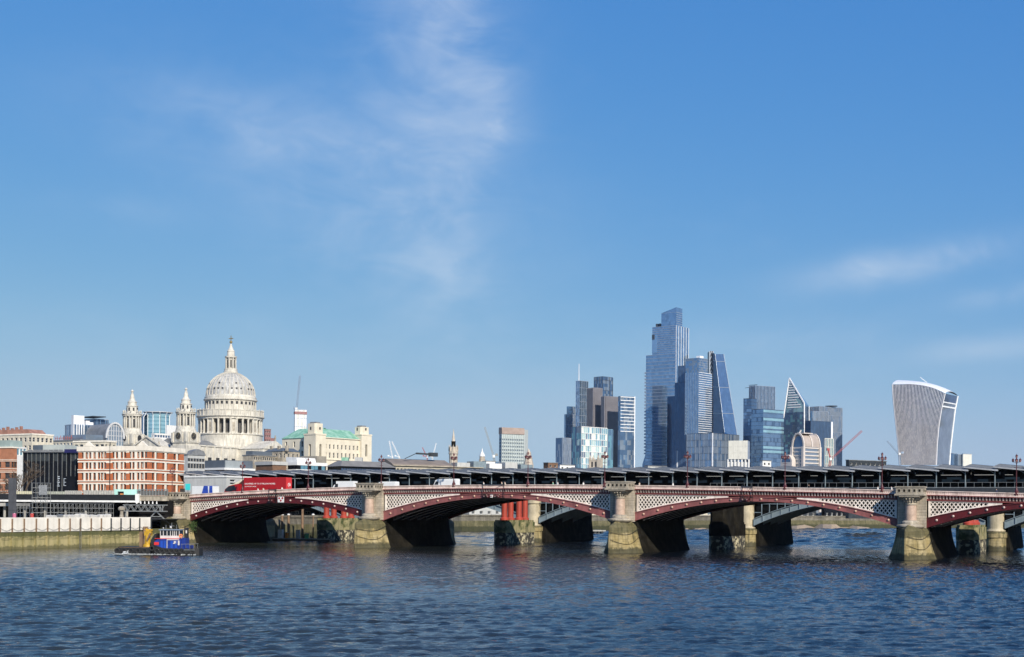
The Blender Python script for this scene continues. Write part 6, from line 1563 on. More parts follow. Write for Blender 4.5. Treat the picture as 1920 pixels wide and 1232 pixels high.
# ================================================================ telephone-exchange block with copper roofs
ws = mat('pale_exchange_stone', (.70, .63, .49), v=.07, s=.25, r=.75, streak=.25, dirt=(.50, .43, .32)); copper = mat('green_copper', (.17, .38, .25), c2=(.34, .54, .41), s=.4, r=.55, streak=.35, dirt=(.13, .32, .25), gs=(1, 1, .3))
b = Block('exchange_building', 'massive pale stone building with corner towers and green copper roofs', 570, 592, 697, 815, 640, R(38))
va = b.Rt(611, 830)[0]; vb = b.Rt(678, 830)[0]; a2 = b.a2; zt = b.h; zw = b.Rt(612, 821.5, -2)[1]
def stone_tower(v0, v1_, x0, z_, zu, nm):
    mb = MB(); open_wall(mb, lambda u, z, d: (-d, v0 + u, z), v1_ - v0, (0, z_), [((v1_ - v0) * .38, (v1_ - v0) * .58)], [(z_ - 10.5, z_ - 4.5), (z_ - 16, z_ - 14)], .9)
    open_wall(mb, lambda u, z, d: (x0 + u, v0 + d, z), -x0, (0, z_), [(-x0 * .40, -x0 * .58)], [(z_ - 10.5, z_ - 4.5)], .9)
    mb.quad((x0, v1_, 0), (x0, v0, 0), (x0, v0, z_), (x0, v1_, z_)); mb.quad((0, v1_, 0), (x0, v1_, 0), (x0, v1_, z_), (0, v1_, z_)); mb.quad((x0, v0, z_), (0, v0, z_), (0, v1_, z_), (x0, v1_, z_))
    o = mb.build(nm, ws, b.root); MB().box(x0 + 1, -.95, v0 + .95, v1_ - 1, z_ - 17, z_ - 1).build('tower_glazing', win_dk, o)
    MB().box(x0 - .2, .2, v0 - .2, v1_ + .2, z_, z_ + .7).build('tower_cornice', ws, o)
    up = MB().prism([(x0 + 1.0, v0 + 1.6), (x0 + 2, v0 + .6), (-1.6, v0 + .6), (-.6, v0 + 1.6), (-.6, v1_ - 1.6), (-1.6, v1_ - .6), (x0 + 2, v1_ - .6), (x0 + 1.0, v1_ - 1.6)], z_ + .7, zu); up.build('tower_head', ws, o)
    MB().box(x0 + 2, -2, v0 + 2, v1_ - 2, zu, zu + .8).build('head_roof', lead_roof, o)
    MB().box(-.58, -.5, v0 + (v1_ - v0) * .42, v0 + (v1_ - v0) * .55, z_ + 2.6, z_ + 3.8).build('head_window', cath_dark, o); MB().box(x0 * .55, x0 * .45, v0 + .52, v0 + .6, z_ + 2.4, z_ + 4.0).build('head_window', cath_dark, o)
stone_tower(0, va, -b.a1, zt, b.L(585, 793.5)[1], 'near_tower'); stone_tower(vb, a2, -b.a1 * .9, b.Rt(690, 817)[1], b.Rt(690, 801)[1], 'far_tower')
mb = MB(); nn = 9; U = vb - va
ops = open_wall(mb, lambda u, z, d: (-1.4 - d, va + u, z), U, (0, zw), even(U, nn, 1.1), [(zw - 5.2, zw - 3.0), (zw - 9.6, zw - 7.0), (zw - 15.0, zw - 13.2)], .5)
mb.build('long_wing', ws, b.root); wm = MB().box(-.03, .03, 0, 1.1, 0, 1)
for u0, u1, z0, z1 in ops: inst('window', window_mesh(u1 - u0, z1 - z0, win_dk, sash_w, (1, 2)), b.root, (-1.8, va + u0, z0), R(90))
MB().box(-1.5, -1.0, va, vb, zw - 10.6, zw - 10.2).box(-1.6, -.9, va, vb, zw, zw + .4).build('string_course', ws, b.root)
MB().slab([(-1.0, zw + .4), (-8.5, b.Rt(612, 804.5, -8.5)[1]), (-11, b.Rt(612, 804.5, -8.5)[1]), (-16, zw + .4)], 'y', va + .1, vb - .1).build('copper_roof', copper, b.root)
x0 = b.L(529, 830, 7)[0]; zl_ = b.L(550, 822, 7)[1]; Uw = -b.a1 - x0
mb = MB(); ops = open_wall(mb, lambda u, z, d: (x0 + u, 7 + d, z), Uw, (0, zl_), even(Uw, 4, 1.3), [(zl_ - 4.4, zl_ - 1.6), (zl_ - 8.8, zl_ - 6.4)], .5); mb.quad((x0, 20, 0), (x0, 7, 0), (x0, 7, zl_), (x0, 20, zl_)); mb.build('west_wing', ws, b.root)
for u0, u1, z0, z1 in ops: inst('window', window_mesh(u1 - u0, z1 - z0, win_dk, sash_w, (1, 2)), b.root, (x0 + u0, 7.4, z0))
zr_ = b.L(550, 805, 14)[1]
MB().add([(x0 - .3, 6.6, zl_), (-b.a1, 6.6, zl_), (-b.a1, 14, zr_), (x0 + 4.5, 14, zr_), (x0 - .3, 21, zl_), (-b.a1, 21, zl_)], ((0, 1, 2, 3), (0, 3, 4), (3, 2, 5, 4))).build('copper_roof', copper, b.root)

# ================================================================ low buildings between cathedral and station
slate = mat('slate_blue_cladding', (.095, .115, .14), v=.12, s=.3, r=.6); brown = mat('brown_brick', (.17, .095, .055), v=.15, s=.5, r=.85); grey_c = mat('pale_grey_cladding', (.46, .46, .44), v=.06, s=.3, r=.6, streak=.2)
b = Block('office_block', 'slate clad flat-roofed block with white band and brick base below the dome', 371, 421, 474, 862.5, 520, R(38), 'office block')
z1, z2 = b.L(421, 877)[1], b.L(421, 881)[1]
MB().box(-b.a1, 0, 0, b.a2, z1, b.h).build('slate_storey', slate, b.root); MB().box(.005, .15, .3, b.a2 * .62, z1, b.h - .2).build('grey_flank', mat('mid_grey_cladding', (.30, .33, .34), v=.08, s=.3), b.root)
MB().box(-b.a1 - .8, .9, -.8, b.a2 + .5, z2, z1).build('white_band', white_paint, b.root); b.shell(brown, None, Rr=(even(b.a2, 6, 1.6), [(z2 - 1.9, z2 - .2)]), wins=(g_teal, sash_d, (1, 1)), h=z2)
b = Block('office_block', 'brown brick block with white top band left of the white office', 480, 511, 537, 865, 540, R(42), 'office block'); z1 = b.L(511, 871.5)[1]; b.shell(brown, None, h=z1); MB().box(-b.a1 - .4, .4, -.4, b.a2 + .3, z1, b.h).build('white_band', grey_c, b.root)
b = Block('office_block', 'white office with dark ribbon windows and curved roof boxes below the exchange', 538, 557, 614, 866, 545, R(40), 'office block')
z0, z1 = b.L(557, 880)[1], b.L(557, 872)[1]
MB().box(-b.a1, 0, 0, b.a2, z1, b.h).build('white_parapet', white_paint, b.root); MB().box(-b.a1 - 5, 1.2, -1.5, b.a2, z0 - 2.2, z0).build('white_base', white_paint, b.root); MB().box(-b.a1 + .4, -.4, .5, b.a2 - .5, z0, z1).build('core', steel_dark, b.root)
rp_ = MB().box(-.04, .04, 0, 1.7, 0, z1 - z0).mesh('ribbon_window', g_teal); rq_ = MB().box(-.04, .04, 0, 1.7, 0, z1 - z0).mesh('ribbon_window', dg)
for k in range(int(b.a2 / 1.9)): inst('ribbon_window', rp_ if k % 3 else rq_, b.root, (-.25, .3 + k * 1.9, z0))
for k in range(int(b.a1 / 1.9)): inst('ribbon_window', rq_, b.root, (-b.a1 + .3 + k * 1.9 + 1.7, .3, z0), R(90))
for k in range(2): v0 = 1 + k * 5.4; MB().slab([(-8, b.h), (-1, b.h), (-1.6, b.h + 1.8), (-8, b.h + 2.2)], 'y', v0, v0 + 4.8).build('roof_box', white_paint, b.root)
MB().box(-b.a1, -b.a1 + 7, 1, 8, 0, z0 - 2.3).build('lower_storey', grey_c, b.root)
b = Block('office_block', 'grey stone low block with dark glazing right of the brick building', 345, 352, 384, 853, 500, R(35), 'office block'); z1 = b.Rt(360, 868)[1]; b.shell(grey_c, lead_roof, Rr=(even(b.a2, 6, 1.3), [(z1 - 2.0, z1 - .2), (b.h - 2.4, b.h - 1.2)]), wins=(win_dk, sash_d, (1, 1)), parapet=.4)
MB().slab([(2, b.h + .4), (9, b.h + .4), (8.2, b.h + 1.7), (5.5, b.h + 2.4), (2.8, b.h + 1.7)], 'x', -3, -.2).build('arched_gable', lead_roof, b.root)
b = Block('office_block', 'grey roofed stone building with white colonnade below the transept', 455, 476, 532, 854, 600, R(34), 'office block'); b.shell(stone, lead_roof, Rr=(even(b.a2, 14, 1.1), [(b.h - 2.0, b.h - .5)]), wins=(win_dk, sash_w, (1, 1)), parapet=.4); MB().box(-b.a1, -3, 2, b.a2 - 4, b.h + .4, b.h + 2.2).build('roof_storey', slate, b.root)
b = Block('stone_house', 'old grey stone block with slate roof in front of the exchange west wing', 497, 530, 562, 846, 610, R(36), 'building'); b.shell(stone, None, L=(even(b.a1, 4, 1.1), [(b.h - 3, b.h - 1)]), Rr=(even(b.a2, 4, 1.1), [(b.h - 3, b.h - 1)]), wins=(win_dk, sash_w, (1, 2)))
MB().prism([(-b.a1 - .3, -.3), (.3, -.3), (.3, b.a2), (-b.a1 - .3, b.a2)], b.h, b.h + 1.6, top=[(-b.a1 + 2, 2), (-2, 2), (-2, b.a2 - 2), (-b.a1 + 2, b.a2 - 2)]).build('hipped_roof', slate, b.root)
for k in range(3): MB().box(-b.a1 + 2 + k * 5, -b.a1 + 3.2 + k * 5, 1, 2.2, b.h, b.h + 2.6).build('chimney', stone, b.root)
b = Block('stone_house', 'plain grey stone annexe at the foot of the exchange near tower', 563, 594, 612, 855, 600, R(34), 'building'); b.shell(mat('dull_stone', (.30, .27, .22), v=.12, s=.3), None, L=(even(b.a1, 3, 1.3), [(b.h - 2.9, b.h - 1.2)]), wins=(win_dk, sash_d, (2, 1)))
for k, (px, w) in enumerate(((640, 3.0), (665, 3.2))): MB().box(0, w, 0, 4, 0, 2.5).build('tank' if k else 'green_tank', copper if k == 0 else grey_c, None, loc=W(px, 868, 590)).parent = None
for o in list(COL.objects):
    if o.name.startswith('green_tank'): tag(o, 'pale green roof tank in front of the exchange long wing', 'tank')
    elif o.name == 'tank': tag(o, 'pale grey roof tank in front of the exchange long wing', 'tank')
b = Block('office_block', 'long grey mansard-roofed office with dark blue windows behind the station canopy', 614, 640, 742, 874, 560, R(50), 'office block'); b.shell(dg, None, Rr=(even(b.a2, 22, 1.3), [(b.h - 2.6, b.h - .8)]), wins=(g_navy, sash_d, (1, 1)), depth=.3)
tz = b.Rt(660, 864.5, -5)[1]; MB().add([(-b.a1 - .6, -.6, b.h), (.6, -.6, b.h), (.6, b.a2, b.h), (-b.a1, b.a2, b.h), (-b.a1 + 3, 3, tz), (-4, 3, tz), (-4, b.a2 - 3, tz), (-b.a1 + 3, b.a2 - 3, tz)], ((0, 1, 5, 4), (1, 2, 6, 5), (2, 3, 7, 6), (4, 5, 6, 7), (3, 0, 4, 7))).build('mansard_roof', mat('grey_slate', (.20, .19, .175), v=.12, s=.3), b.root)
b = Block('office_block', 'long low building with brown pitched roof and balustrade left of the tall steeple', 700, 736, 905, 873, 600, R(56), 'office block'); b.shell(mat('buff_stone', (.40, .36, .28), v=.1, s=.3), None, Rr=(even(b.a2, 26, 1.0), [(b.h - 2.8, b.h - 1.2)]), wins=(win_dk, sash_d, (1, 1)))
tz = b.Rt(770, 861, -6)[1]; v1_ = b.Rt(848, 868)[0]; MB().slab([(.6, b.h), (-.4, b.h + 1.0), (-7, tz), (-14, b.h)], 'y', 0, v1_).build('pitched_roof', mat('brown_slate', (.22, .18, .145), v=.12, s=.3), b.root); MB().box(-.6, .9, 0, b.a2, b.h, b.h + .35).build('balustrade', stone, b.root)
for k in range(5): v0 = v1_ + 4 + k * 9; MB().box(-8, -2, v0, v0 + 7, b.h, b.h + (3.2 if k % 2 else 2.4)).build('roof_box', (grey_c, steel_grey, white_paint)[k % 3], b.root)
MB().bar((-3, 8, tz), (-3, 14, tz + 2.6), .3).bar((-3, 14, tz + 2.6), (-3, 22, tz + 2.4), .8).box(-4, -2, 21, 25, tz + 1.4, tz + 3.2).build('roof_hoist', steel_dark, b.root)
for lab, xl, xc, xr, yt, Y, mm in (('low brown brick block left of the city cluster', 1019, 1028, 1046, 868, 700, brown), ('low white block below the fluted block', 1044, 1050, 1078, 872, 720, white_paint), ('cluster of white roof boxes left of the pale steeple', 905, 912, 928, 865, 640, white_paint),
                               ('dark low building with mesh roof left of the curved tower', 1586, 1592, 1662, 863, 620, steel_dark), ('small white plant box in front of the aqua banded block', 1425, 1430, 1446, 864, 680, white_paint), ('low grey block in front of the tallest skyscraper', 1208, 1215, 1250, 874, 700, grey_c),
                               ('blue-grey block left of the residential tower block', 924, 926, 937, 866, 1000, g_blue2)):
    b = Block('low_block', lab, xl, xc, xr, yt, Y, R(58), 'building'); b.shell(mm, lead_roof, Rr=(even(b.a2, max(2, int(b.a2 / 3)), 1.3), [(b.h - 2.2, b.h - 1.0)]), wins=(win_dk, sash_w, (1, 1)), parapet=.3)
# barrel-roofed pink building
fp = Frame(W(1506, 872, 800).x, 800, R(52)); t = fthing(fp, 'barrel_roof_building', 'pale pink building with barrel roof and striped floors among the towers', 'building'); pk = mat('pink_cladding', (.60, .54, .49), v=.06, s=.3, r=.6)
a1 = -fp.L(1485, 840)[0]; a2 = fp.Rt(1537, 840)[0]; zs_ = fp.Rt(1520, 838)[1]; zt_ = fp.Rt(1512, 813)[1]; n = 14
MB().box(-a1 + .3, -.3, .3, a2 - .3, 0, zs_).build('floor_glazing', g_grey, t)
for k in range(9): z = zs_ - .3 - k * 2.3; MB().box(-a1, .15, -.15, a2, z - .75, z).build('floor_band', pk, t)
for (x, y) in ((-a1, 0), (0, 0), (0, a2), (-a1, a2)): MB().box(x - .8, x + .8, y - .8, y + .8, 0, zs_).build('corner_pier', pk, t)
arc = lambda s_: [(-a1 / 2 + a1 / 2 * s_ * math.cos(math.pi * i / n), zs_ + (zt_ - zs_) * s_ * math.sin(math.pi * i / n)) for i in range(n + 1)]
MB().slab(arc(1.0), 'y', .8, a2).build('barrel_roof', mat('ribbed_zinc', (.40, .34, .30), v=.1, s=.3), t); MB().slab(arc(.8), 'y', .5, .79).build('arched_window', g_navy2, t)
for kk in (0.0, .5, 1.0):
    rb = MB(); y = .4 + (a2 - .4) * kk; pp = arc(1.02)
    for a, c in zip(pp[:-1], pp[1:]): rb.bar((a[0], y, a[1]), (c[0], y, c[1]), .9, .9)
    rb.build('roof_arch', pk, t)
MB().box(-a1 / 2 - 3, -a1 / 2 + 4, 1, a2 * .6, zt_, zt_ + .5).bar((-a1 / 2, 1, zt_), (-a1 / 2, 3, zt_ + 2.2), .6).build('roof_deck', pk, t)
xq = -a1 - 1.5; rq = 4.4; zq = fp.L(1490, 866)[1]
MB().slab([(xq + rq * math.cos(math.pi * i / n), zq + rq * math.sin(math.pi * i / n)) for i in range(n + 1)] + [(xq - rq, 0), (xq + rq, 0)], 'y', -3.5, 0).build('lower_arch', pk, t); MB().slab([(xq + rq * .75 * math.cos(math.pi * i / n), zq + rq * .75 * math.sin(math.pi * i / n)) for i in range(n + 1)], 'y', -3.6, -3.5).build('lower_arch_window', g_navy2, t)

# station entrance hall at the north end
b = Block('station_hall', 'large pale grey clad station hall behind the red lorry', 347, 425, 470, 895, 392, R(26), 'building'); b.shell(grey_c, white_paint, Rr=(even(b.a2, 2, 2.6), [(b.h - 2.1, b.h - 1.5), (b.h - 1.3, b.h - .6)]), wins=(win_dk, sash_w, (1, 1)), parapet=.5)
for k in range(9): MB().box(-b.a1 + k * b.a1 / 9 + .05, -b.a1 + (k + 1) * b.a1 / 9 - .05, -.06, .0, 1, b.h - .6).build('cladding_panel', grey_c, b.root)

# ================================================================ far bank features seen under the arches
sand = mat('foreshore_sand', (.36, .27, .18), v=.18, s=.4, r=.9, b=.3)
def shore(px0, px1, yw, yt, z1, back=14):
    n = 10; mb = MB(); fr_, bk = [], []
    for k in range(n + 1):
        px = px0 + (px1 - px0) * k / n; Y = water_Y(px, yw + 1.0 * math.sin(k * 1.7)); p = W(px, yw, Y); fr_.append((p.x, p.y, .02)); f = math.sin(math.pi * min(1, k / n * 1.0)) * .6 + .4 * (1 - k / n); bk.append((p.x * (1 + back / Y), p.y + back, .1 + z1 * f))
    mb.add(fr_ + bk, [(i, i + 1, n + 1 + i + 1, n + 1 + i) for i in range(n)]); structure(mb.build('foreshore', sand))
shore(1478, 1640, 991.5, 980, 3.0, 26); shore(1275, 1345, 993.5, 988, .9, 10)
weed = mat('weed_grown_timber', (.14, .17, .05), c2=(.28, .26, .12), s=.6, r=.9, b=.4)
def jetty(label, px0, px1, ytop, ywater, n, m_=weed, deckm=concrete):
    Y = water_Y((px0 + px1) / 2, ywater); f = Frame(W(px0, ywater, Y).x, Y, R(-24)); t = fthing(f, 'timber_jetty', label, 'jetty', 'jetties on the far bank'); x1 = f.L(px1, ywater)[0]; z1 = f.L(px1, ytop)[1]
    for k in range(n): MB().box(x1 * k / n, x1 * k / n + x1 / n * .55, 0, .5, -1, z1 - .5).build('pile', m_, t)
    MB().box(-.3, x1 + .3, -.3, 7, z1 - .5, z1).build('jetty_deck', deckm, t); MB().box(0, x1, 1.2, 1.8, -1, z1 - .6).build('rear_timbers', m_, t)
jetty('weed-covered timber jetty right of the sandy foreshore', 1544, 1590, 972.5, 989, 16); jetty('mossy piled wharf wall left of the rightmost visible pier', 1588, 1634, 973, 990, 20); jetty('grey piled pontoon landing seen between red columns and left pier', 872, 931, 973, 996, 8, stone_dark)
jetty('small pontoon jetty seen left of the middle pier', 1102, 1134, 994, 1001, 5, steel_dark); jetty('piled wharf at the right edge under the last arch', 1895, 1960, 973, 984, 14)
for lab, xl, xc, xr, yt, Y, mm, z0 in (('dark wharf building above the foreshore under the third arch', 1470, 1478, 1530, 952, 790, steel_dark, 6.4), ('glass fronted wharf building above the weedy jetty', 1540, 1546, 1592, 951, 800, dg, 6.4), ('buff brick wharf house left of the rightmost visible pier', 1592, 1600, 1680, 946, 830, mat('buff_brick', (.42, .30, .2), v=.1, s=.4), 6.4),
                                       ('dark riverside offices seen through the leftmost arch', 528, 545, 610, 950, 430, steel_dark, 6.4), ('white riverside sheds seen through the second arch', 868, 880, 940, 951, 600, grey_c, 6.4), ('pale bankside building in the gap left of the middle pier', 1096, 1100, 1140, 955, 680, cre, 6.4), ('pale bankside building under the third arch left end', 1290, 1300, 1346, 955, 740, cre, 6.4)):
    b = Block('riverside_building', lab, xl, xc, xr, yt, Y, R(55), 'building', z0=z0); b.shell(mm, None, Rr=(even(b.a2, max(2, int(b.a2 / 4)), 1.8), [(1.0, min(2.8, b.h * .6))]), wins=(win_dk, sash_w, (2, 1)))
for px in (529, 541, 567, 587): 
    p = W(px, 990, 385); t = thing('mooring_post', 'rust brown mooring post under the leftmost arch, %s' % {529: 'nearest the pier shadow', 541: 'second from left', 567: 'tallest one at centre', 587: 'slim one at right'}[px], 'post', (p.x, p.y, 0), 0, 'mooring posts under the first arch')
    MB().tube((0, 0, -2), (0, 0, zat(px, 952 if px == 567 else 966, 385)), .38 if px != 587 else .2, .38 if px != 587 else .2, 10).build('post_shaft', rust, t); MB().lathe([(.45, 0), (.45, .3), (.001, .5)], 10).build('post_cap', white_paint, t, loc=(0, 0, zat(px, 952 if px == 567 else 966, 385)))
# work pontoon under the first arch
p = W(540, 1013, 380); t = thing('work_pontoon', 'low black work pontoon moored under the leftmost arch', 'pontoon', (p.x, p.y, 0), -R(10)); MB().box(-4, 13, -2, 2, -.3, .8).build('pontoon_hull', black, t); MB().box(-4, 13, -2.1, -2.0, .6, .75).build('rubbing_strip', galv, t)
for dx, w, h, mm, nm, lab in ((-2.2, 1.3, 2.4, white_paint, 'storage_box', 'white upright storage box on the work pontoon'), (-.3, .6, 1.6, mat('hi_vis_orange', (.85, .25, .03), v=.1), 'storage_box', 'orange tank on the work pontoon'), (3.0, 1.0, 2.3, grey_c, 'storage_box', 'pale grey cabinet on the work pontoon'), (5.6, .9, 1.3, mat('plant_green', (.12, .42, .18), v=.15), 'storage_box', 'green generator on the work pontoon')):
    q = t.location; rz = R(10); loc = (q.x + dx * math.cos(rz), q.y - dx * math.sin(rz), .8); s_ = thing(nm, lab, 'box', loc, -rz, 'gear on the work pontoon')
    MB().box(-w / 2, w / 2, -.6, .6, 0, h).build('box_body', mm, s_); MB().box(-w / 2 - .05, w / 2 + .05, -.65, .65, h, h + .12).build('box_lid', galv, s_)

# ================================================================ traffic and people on the road bridge
def on_bridge(px, t, y=912):
    s = FB.L(px, y, t)[0]; return s, FB.world(s, t, zpar(s) - 1.08)
lorry_red = mat('lorry_red', (.36, .008, .010), v=.06, s=.4, r=.35); lorry_red2 = mat('lorry_rear_red', (.60, .035, .035), v=.05, s=.5, r=.4)
rubber = mat('tyre_rubber', (.02, .02, .02), v=.2, r=.85); van_w = mat('van_white', (.76, .76, .74), v=.04, s=.5, r=.35); cab_g = glass('windscreen', (.02, .025, .03), m=.2)
def wheel(parent, x, y, r=.5, w=.3):
    t = MB().tube((0, -w / 2, 0), (0, w / 2, 0), r, r, 16).build('wheel', rubber, parent, loc=(x, y, r)); MB().tube((0, -w / 2 - .01, 0), (0, w / 2 + .01, 0), r * .55, r * .55, 12).build('wheel_hub', galv, t)
def text_obj(txt, size, m_, parent, loc, rot, name='lettering'):
    cu = bpy.data.curves.new(name, 'FONT'); cu.body = txt; cu.size = size; cu.extrude = .01; cu.resolution_u = 2
    o = bpy.data.objects.new('tmp_text', cu); COL.objects.link(o)
    me = bpy.data.meshes.new_from_object(o.evaluated_get(bpy.context.evaluated_depsgraph_get())); bpy.data.objects.remove(o); bpy.data.curves.remove(cu)
    me.materials.clear(); me.materials.append(m_); q = bpy.data.objects.new(name, me); COL.objects.link(q); q.parent = parent; q.location = loc; q.rotation_euler = rot; q['kind'] = 'stuff'; return q
s0, p = on_bridge(457, 6.0); s1 = FB.L(536, 905, 6.0)[0]; LT = s1 - s0
t = thing('articulated_lorry', 'red articulated lorry with white slogan crossing the bridge', 'lorry', p, -TH); HT = zat(500, 894.5, 338) - p.z
MB().box(0, LT, 0, 2.55, 1.0, HT).build('trailer_body', lorry_red, t); MB().box(LT, LT + .08, .05, 2.5, 1.05, HT - .05).build('rear_door', lorry_red2, t, label='brighter red rear doors'); MB().box(LT + .08, LT + .1, 1.26, 1.29, 1.1, HT - .1).build('door_seam', black, t)
MB().box(0, LT, .0, 2.55, HT, HT + .06).build('roof_rail', lorry_red2, t)
lw_ = mat('white_vinyl', (.86, .84, .82), v=.02, r=.4)
text_obj('DELIVERIES. UP TO 27 MILLION HOMES.', .56, lw_, t, (.35, -.02, HT - 1.75), (R(90), 0, 0)); text_obj("ALL IN A DAY'S WORK", .36, lw_, t, (.35, -.02, HT - 2.4), (R(90), 0, 0))
e = MB()
for k in range(10): a = R(-30 + 30 * k); e.bar((LT + .11, 1.3 + .5 * math.cos(a), HT - 1.9 + .5 * math.sin(a)), (LT + .11, 1.3 + .5 * math.cos(a + R(30)), HT - 1.9 + .5 * math.sin(a + R(30))), .1)
e.bar((LT + .11, 1.3, HT - 2.1), (LT + .11, 1.5, HT - 1.7), .14); e.build('rear_emblem', lw_, t)
MB().box(LT * .62, LT * .98, .3, 2.25, .55, 1.0).build('chassis', black, t)
for k in range(3):
    for yy in (.2, 2.35): wheel(t, LT - 1.2 - k * 1.3, yy)
CL = 6.4
cabm = MB(); cabm.slab([(-CL + .35, .5), (-1.6, .5), (-1.6, 3.2), (-2.0, 3.35), (-3.6, 3.1), (-CL + 1.4, 2.75), (-CL + .2, 1.9), (-CL, 1.2)], 'y', .05, 2.5); cabm.build('cab', lorry_red, t)
MB().slab([(-CL + .15, 1.35), (-CL + .45, 2.05), (-CL + 1.5, 2.72), (-3.0, 2.95), (-2.6, 1.75), (-CL + 2.0, 1.3)], 'y', .02, .049).build('side_window', cab_g, t); MB().add([(-CL + .02, .2, 1.3), (-CL + .02, 2.35, 1.3), (-CL + 1.3, 2.35, 2.76), (-CL + 1.3, .2, 2.76)], ((0, 1, 2, 3),)).build('windscreen', cab_g, t)
MB().slab([(-CL + 1.4, 2.78), (-3.5, 3.14), (-1.9, 3.4), (-.3, HT - .5), (-.5, HT - .2), (-3.2, 3.45), (-CL + 1.5, 2.95)], 'y', .25, 2.3).build('wind_deflector', mat('cream_deflector', (.74, .68, .5), v=.05, r=.4), t)
MB().slab([(-CL + .5, .52), (-2.2, .52), (-2.2, 1.35), (-CL + 2.2, 1.0)], 'y', -.01, .048).build('white_flash', van_w, t); MB().box(-1.55, -.1, .7, 1.9, .6, 1.4).build('coupling', black, t)
for x in (-CL + 1.2, -2.0):
    for yy in (.2, 2.35): wheel(t, x, yy)
def van(label, px0, px1, ytop, tt, kind):
    s0, p = on_bridge(px0, tt); s1 = FB.L(px1, 908, tt)[0]; L_ = s1 - s0; t = thing('delivery_van', label, 'van', p, -TH, 'white vans on the bridge'); h = FB.L((px0 + px1) / 2, ytop, tt)[1] - (zpar((s0 + s1) / 2) - 1.08)
    if kind == 'box':
        MB().box(1.3, L_, 0, 2.1, .6, h).build('load_box', van_w, t); MB().slab([(0, .4), (1.25, .4), (1.25, 2.1), (.7, 2.1), (.1, 1.2)], 'y', .05, 2.05).build('cab', van_w, t)
    else:
        MB().slab([(0, .35), (L_, .35), (L_, h - .25), (L_ - .15, h), (1.9, h), (1.1, h - .35), (.55, 1.25), (.05, 1.0)], 'y', 0, 2.0).build('van_body', van_w, t); MB().box(2.3, L_ - .2, -.012, 0, .9, h - .4).build('side_panel', mat('van_panel', (.70, .70, .69), v=.04), t)
    MB().slab([(.75, 1.35), (1.2, h * .78), (1.9, h * .78), (1.9, 1.35)], 'y', -.03, -.013).build('side_window', cab_g, t)
    MB().add([(.52, .15, 1.3), (.52, 1.85, 1.3), (1.05, 1.85, h * .82 if kind != 'box' else 2.05), (1.05, .15, h * .82 if kind != 'box' else 2.05)], ((0, 1, 2, 3),)).build('windscreen', cab_g, t)
    for x in (.9, L_ - 1.0):
        for yy in (.1, 1.95): wheel(t, x, yy, .36, .22)
van('white box van just left of the second bridge column', 622, 662, 901.5, 7.5, 'box'); van('white van with low domed roof behind the second bridge column', 702, 741, 902.5, 6.0, 'van'); van('white panel van right of the second bridge column', 809, 855, 897.5, 5.0, 'van')
s0, p = on_bridge(1578, 6); t = thing('parked_car', 'black car low behind the parapet right of the third crown', 'car', p, -TH); MB().slab([(0, .35), (4.3, .35), (4.3, .85), (3.7, .95), (3.0, 1.42), (1.6, 1.45), (.9, .95), (.05, .8)], 'y', 0, 1.75).build('car_body', black, t); MB().slab([(1.1, .98), (1.75, 1.38), (2.9, 1.36), (3.4, .98)], 'y', -.02, -.005).build('side_window', cab_g, t)
for x in (.85, 3.4):
    for yy in (.05, 1.7): wheel(t, x, yy, .32, .2)

# lamp standards
lam_m = mat('lamp_maroon', (.075, .010, .012), v=.12, s=1, r=.45); lgl = mat('lantern_glass', (.30, .16, .15), v=.1, r=.2)
lp = thing('lamp_standard', 'maroon cast-iron lamp standard', 'street lamp', (0, 0, 0), -TH, 'lamp standards along the bridge parapet')
MB().lathe([(.42, -.2), (.42, .5), (.3, .7), (.2, 1.1), (.1, 1.5), (.075, 6.4), (.13, 6.45), (.05, 6.6), (.05, 7.0)], 10).build('lamp_post', lam_m, lp)
arm = MB()
for a in range(4): c, s = math.cos(a * R(90)), math.sin(a * R(90)); arm.path([(0, 0, 5.9), (.35 * c, .35 * s, 6.25), (.66 * c, .66 * s, 6.2)], .05, 5)
arm.tube((-.5, 0, 5.2), (.5, 0, 5.2), .035, .035, 5); arm.build('bracket_arms', lam_m, lp)
lanm = MB().lathe([(.1, 0), (.18, .1), (.23, .4)], 8, mi=0); lanm.lathe([(.28, .4), (.16, .6), (.05, .68), (.04, .85), (.001, .9)], 8, mi=1); lan_me = lanm.mesh('lantern', [lgl, lam_m])
for x, y, z in ((.66, 0, 6.2), (-.66, 0, 6.2), (0, .66, 6.2), (0, -.66, 6.2), (0, 0, 7.0)): inst('lantern', lan_me, lp, (x, y, z))
lamp_px = [(323, 'in front of the brick building'), (455, 'at the nose of the red lorry'), (578, 'just right of the red lorry'), (715, 'beside the second bridge column'), (851, 'in front of the tall dark-lantern steeple'), (990, 'in front of the pale tapering steeple'), (1134, 'in front of the mint glass block'), (1289, 'below the tallest skyscraper'), (1472, 'left of the pink barrel-roofed building'), (1654, 'left of the curved tower'), (1906, 'at the right edge'), (2010, 'beyond the right edge')]
for i, (px, w) in enumerate(lamp_px):
    o = lp if i == 0 else copy_tree(lp); s = FB.L(px, 880, -.3)[0]
    o.location = FB.world(s, -.3, zpar(s) + .02 - .2); o['label'] = 'maroon cast-iron lamp standard ' + w

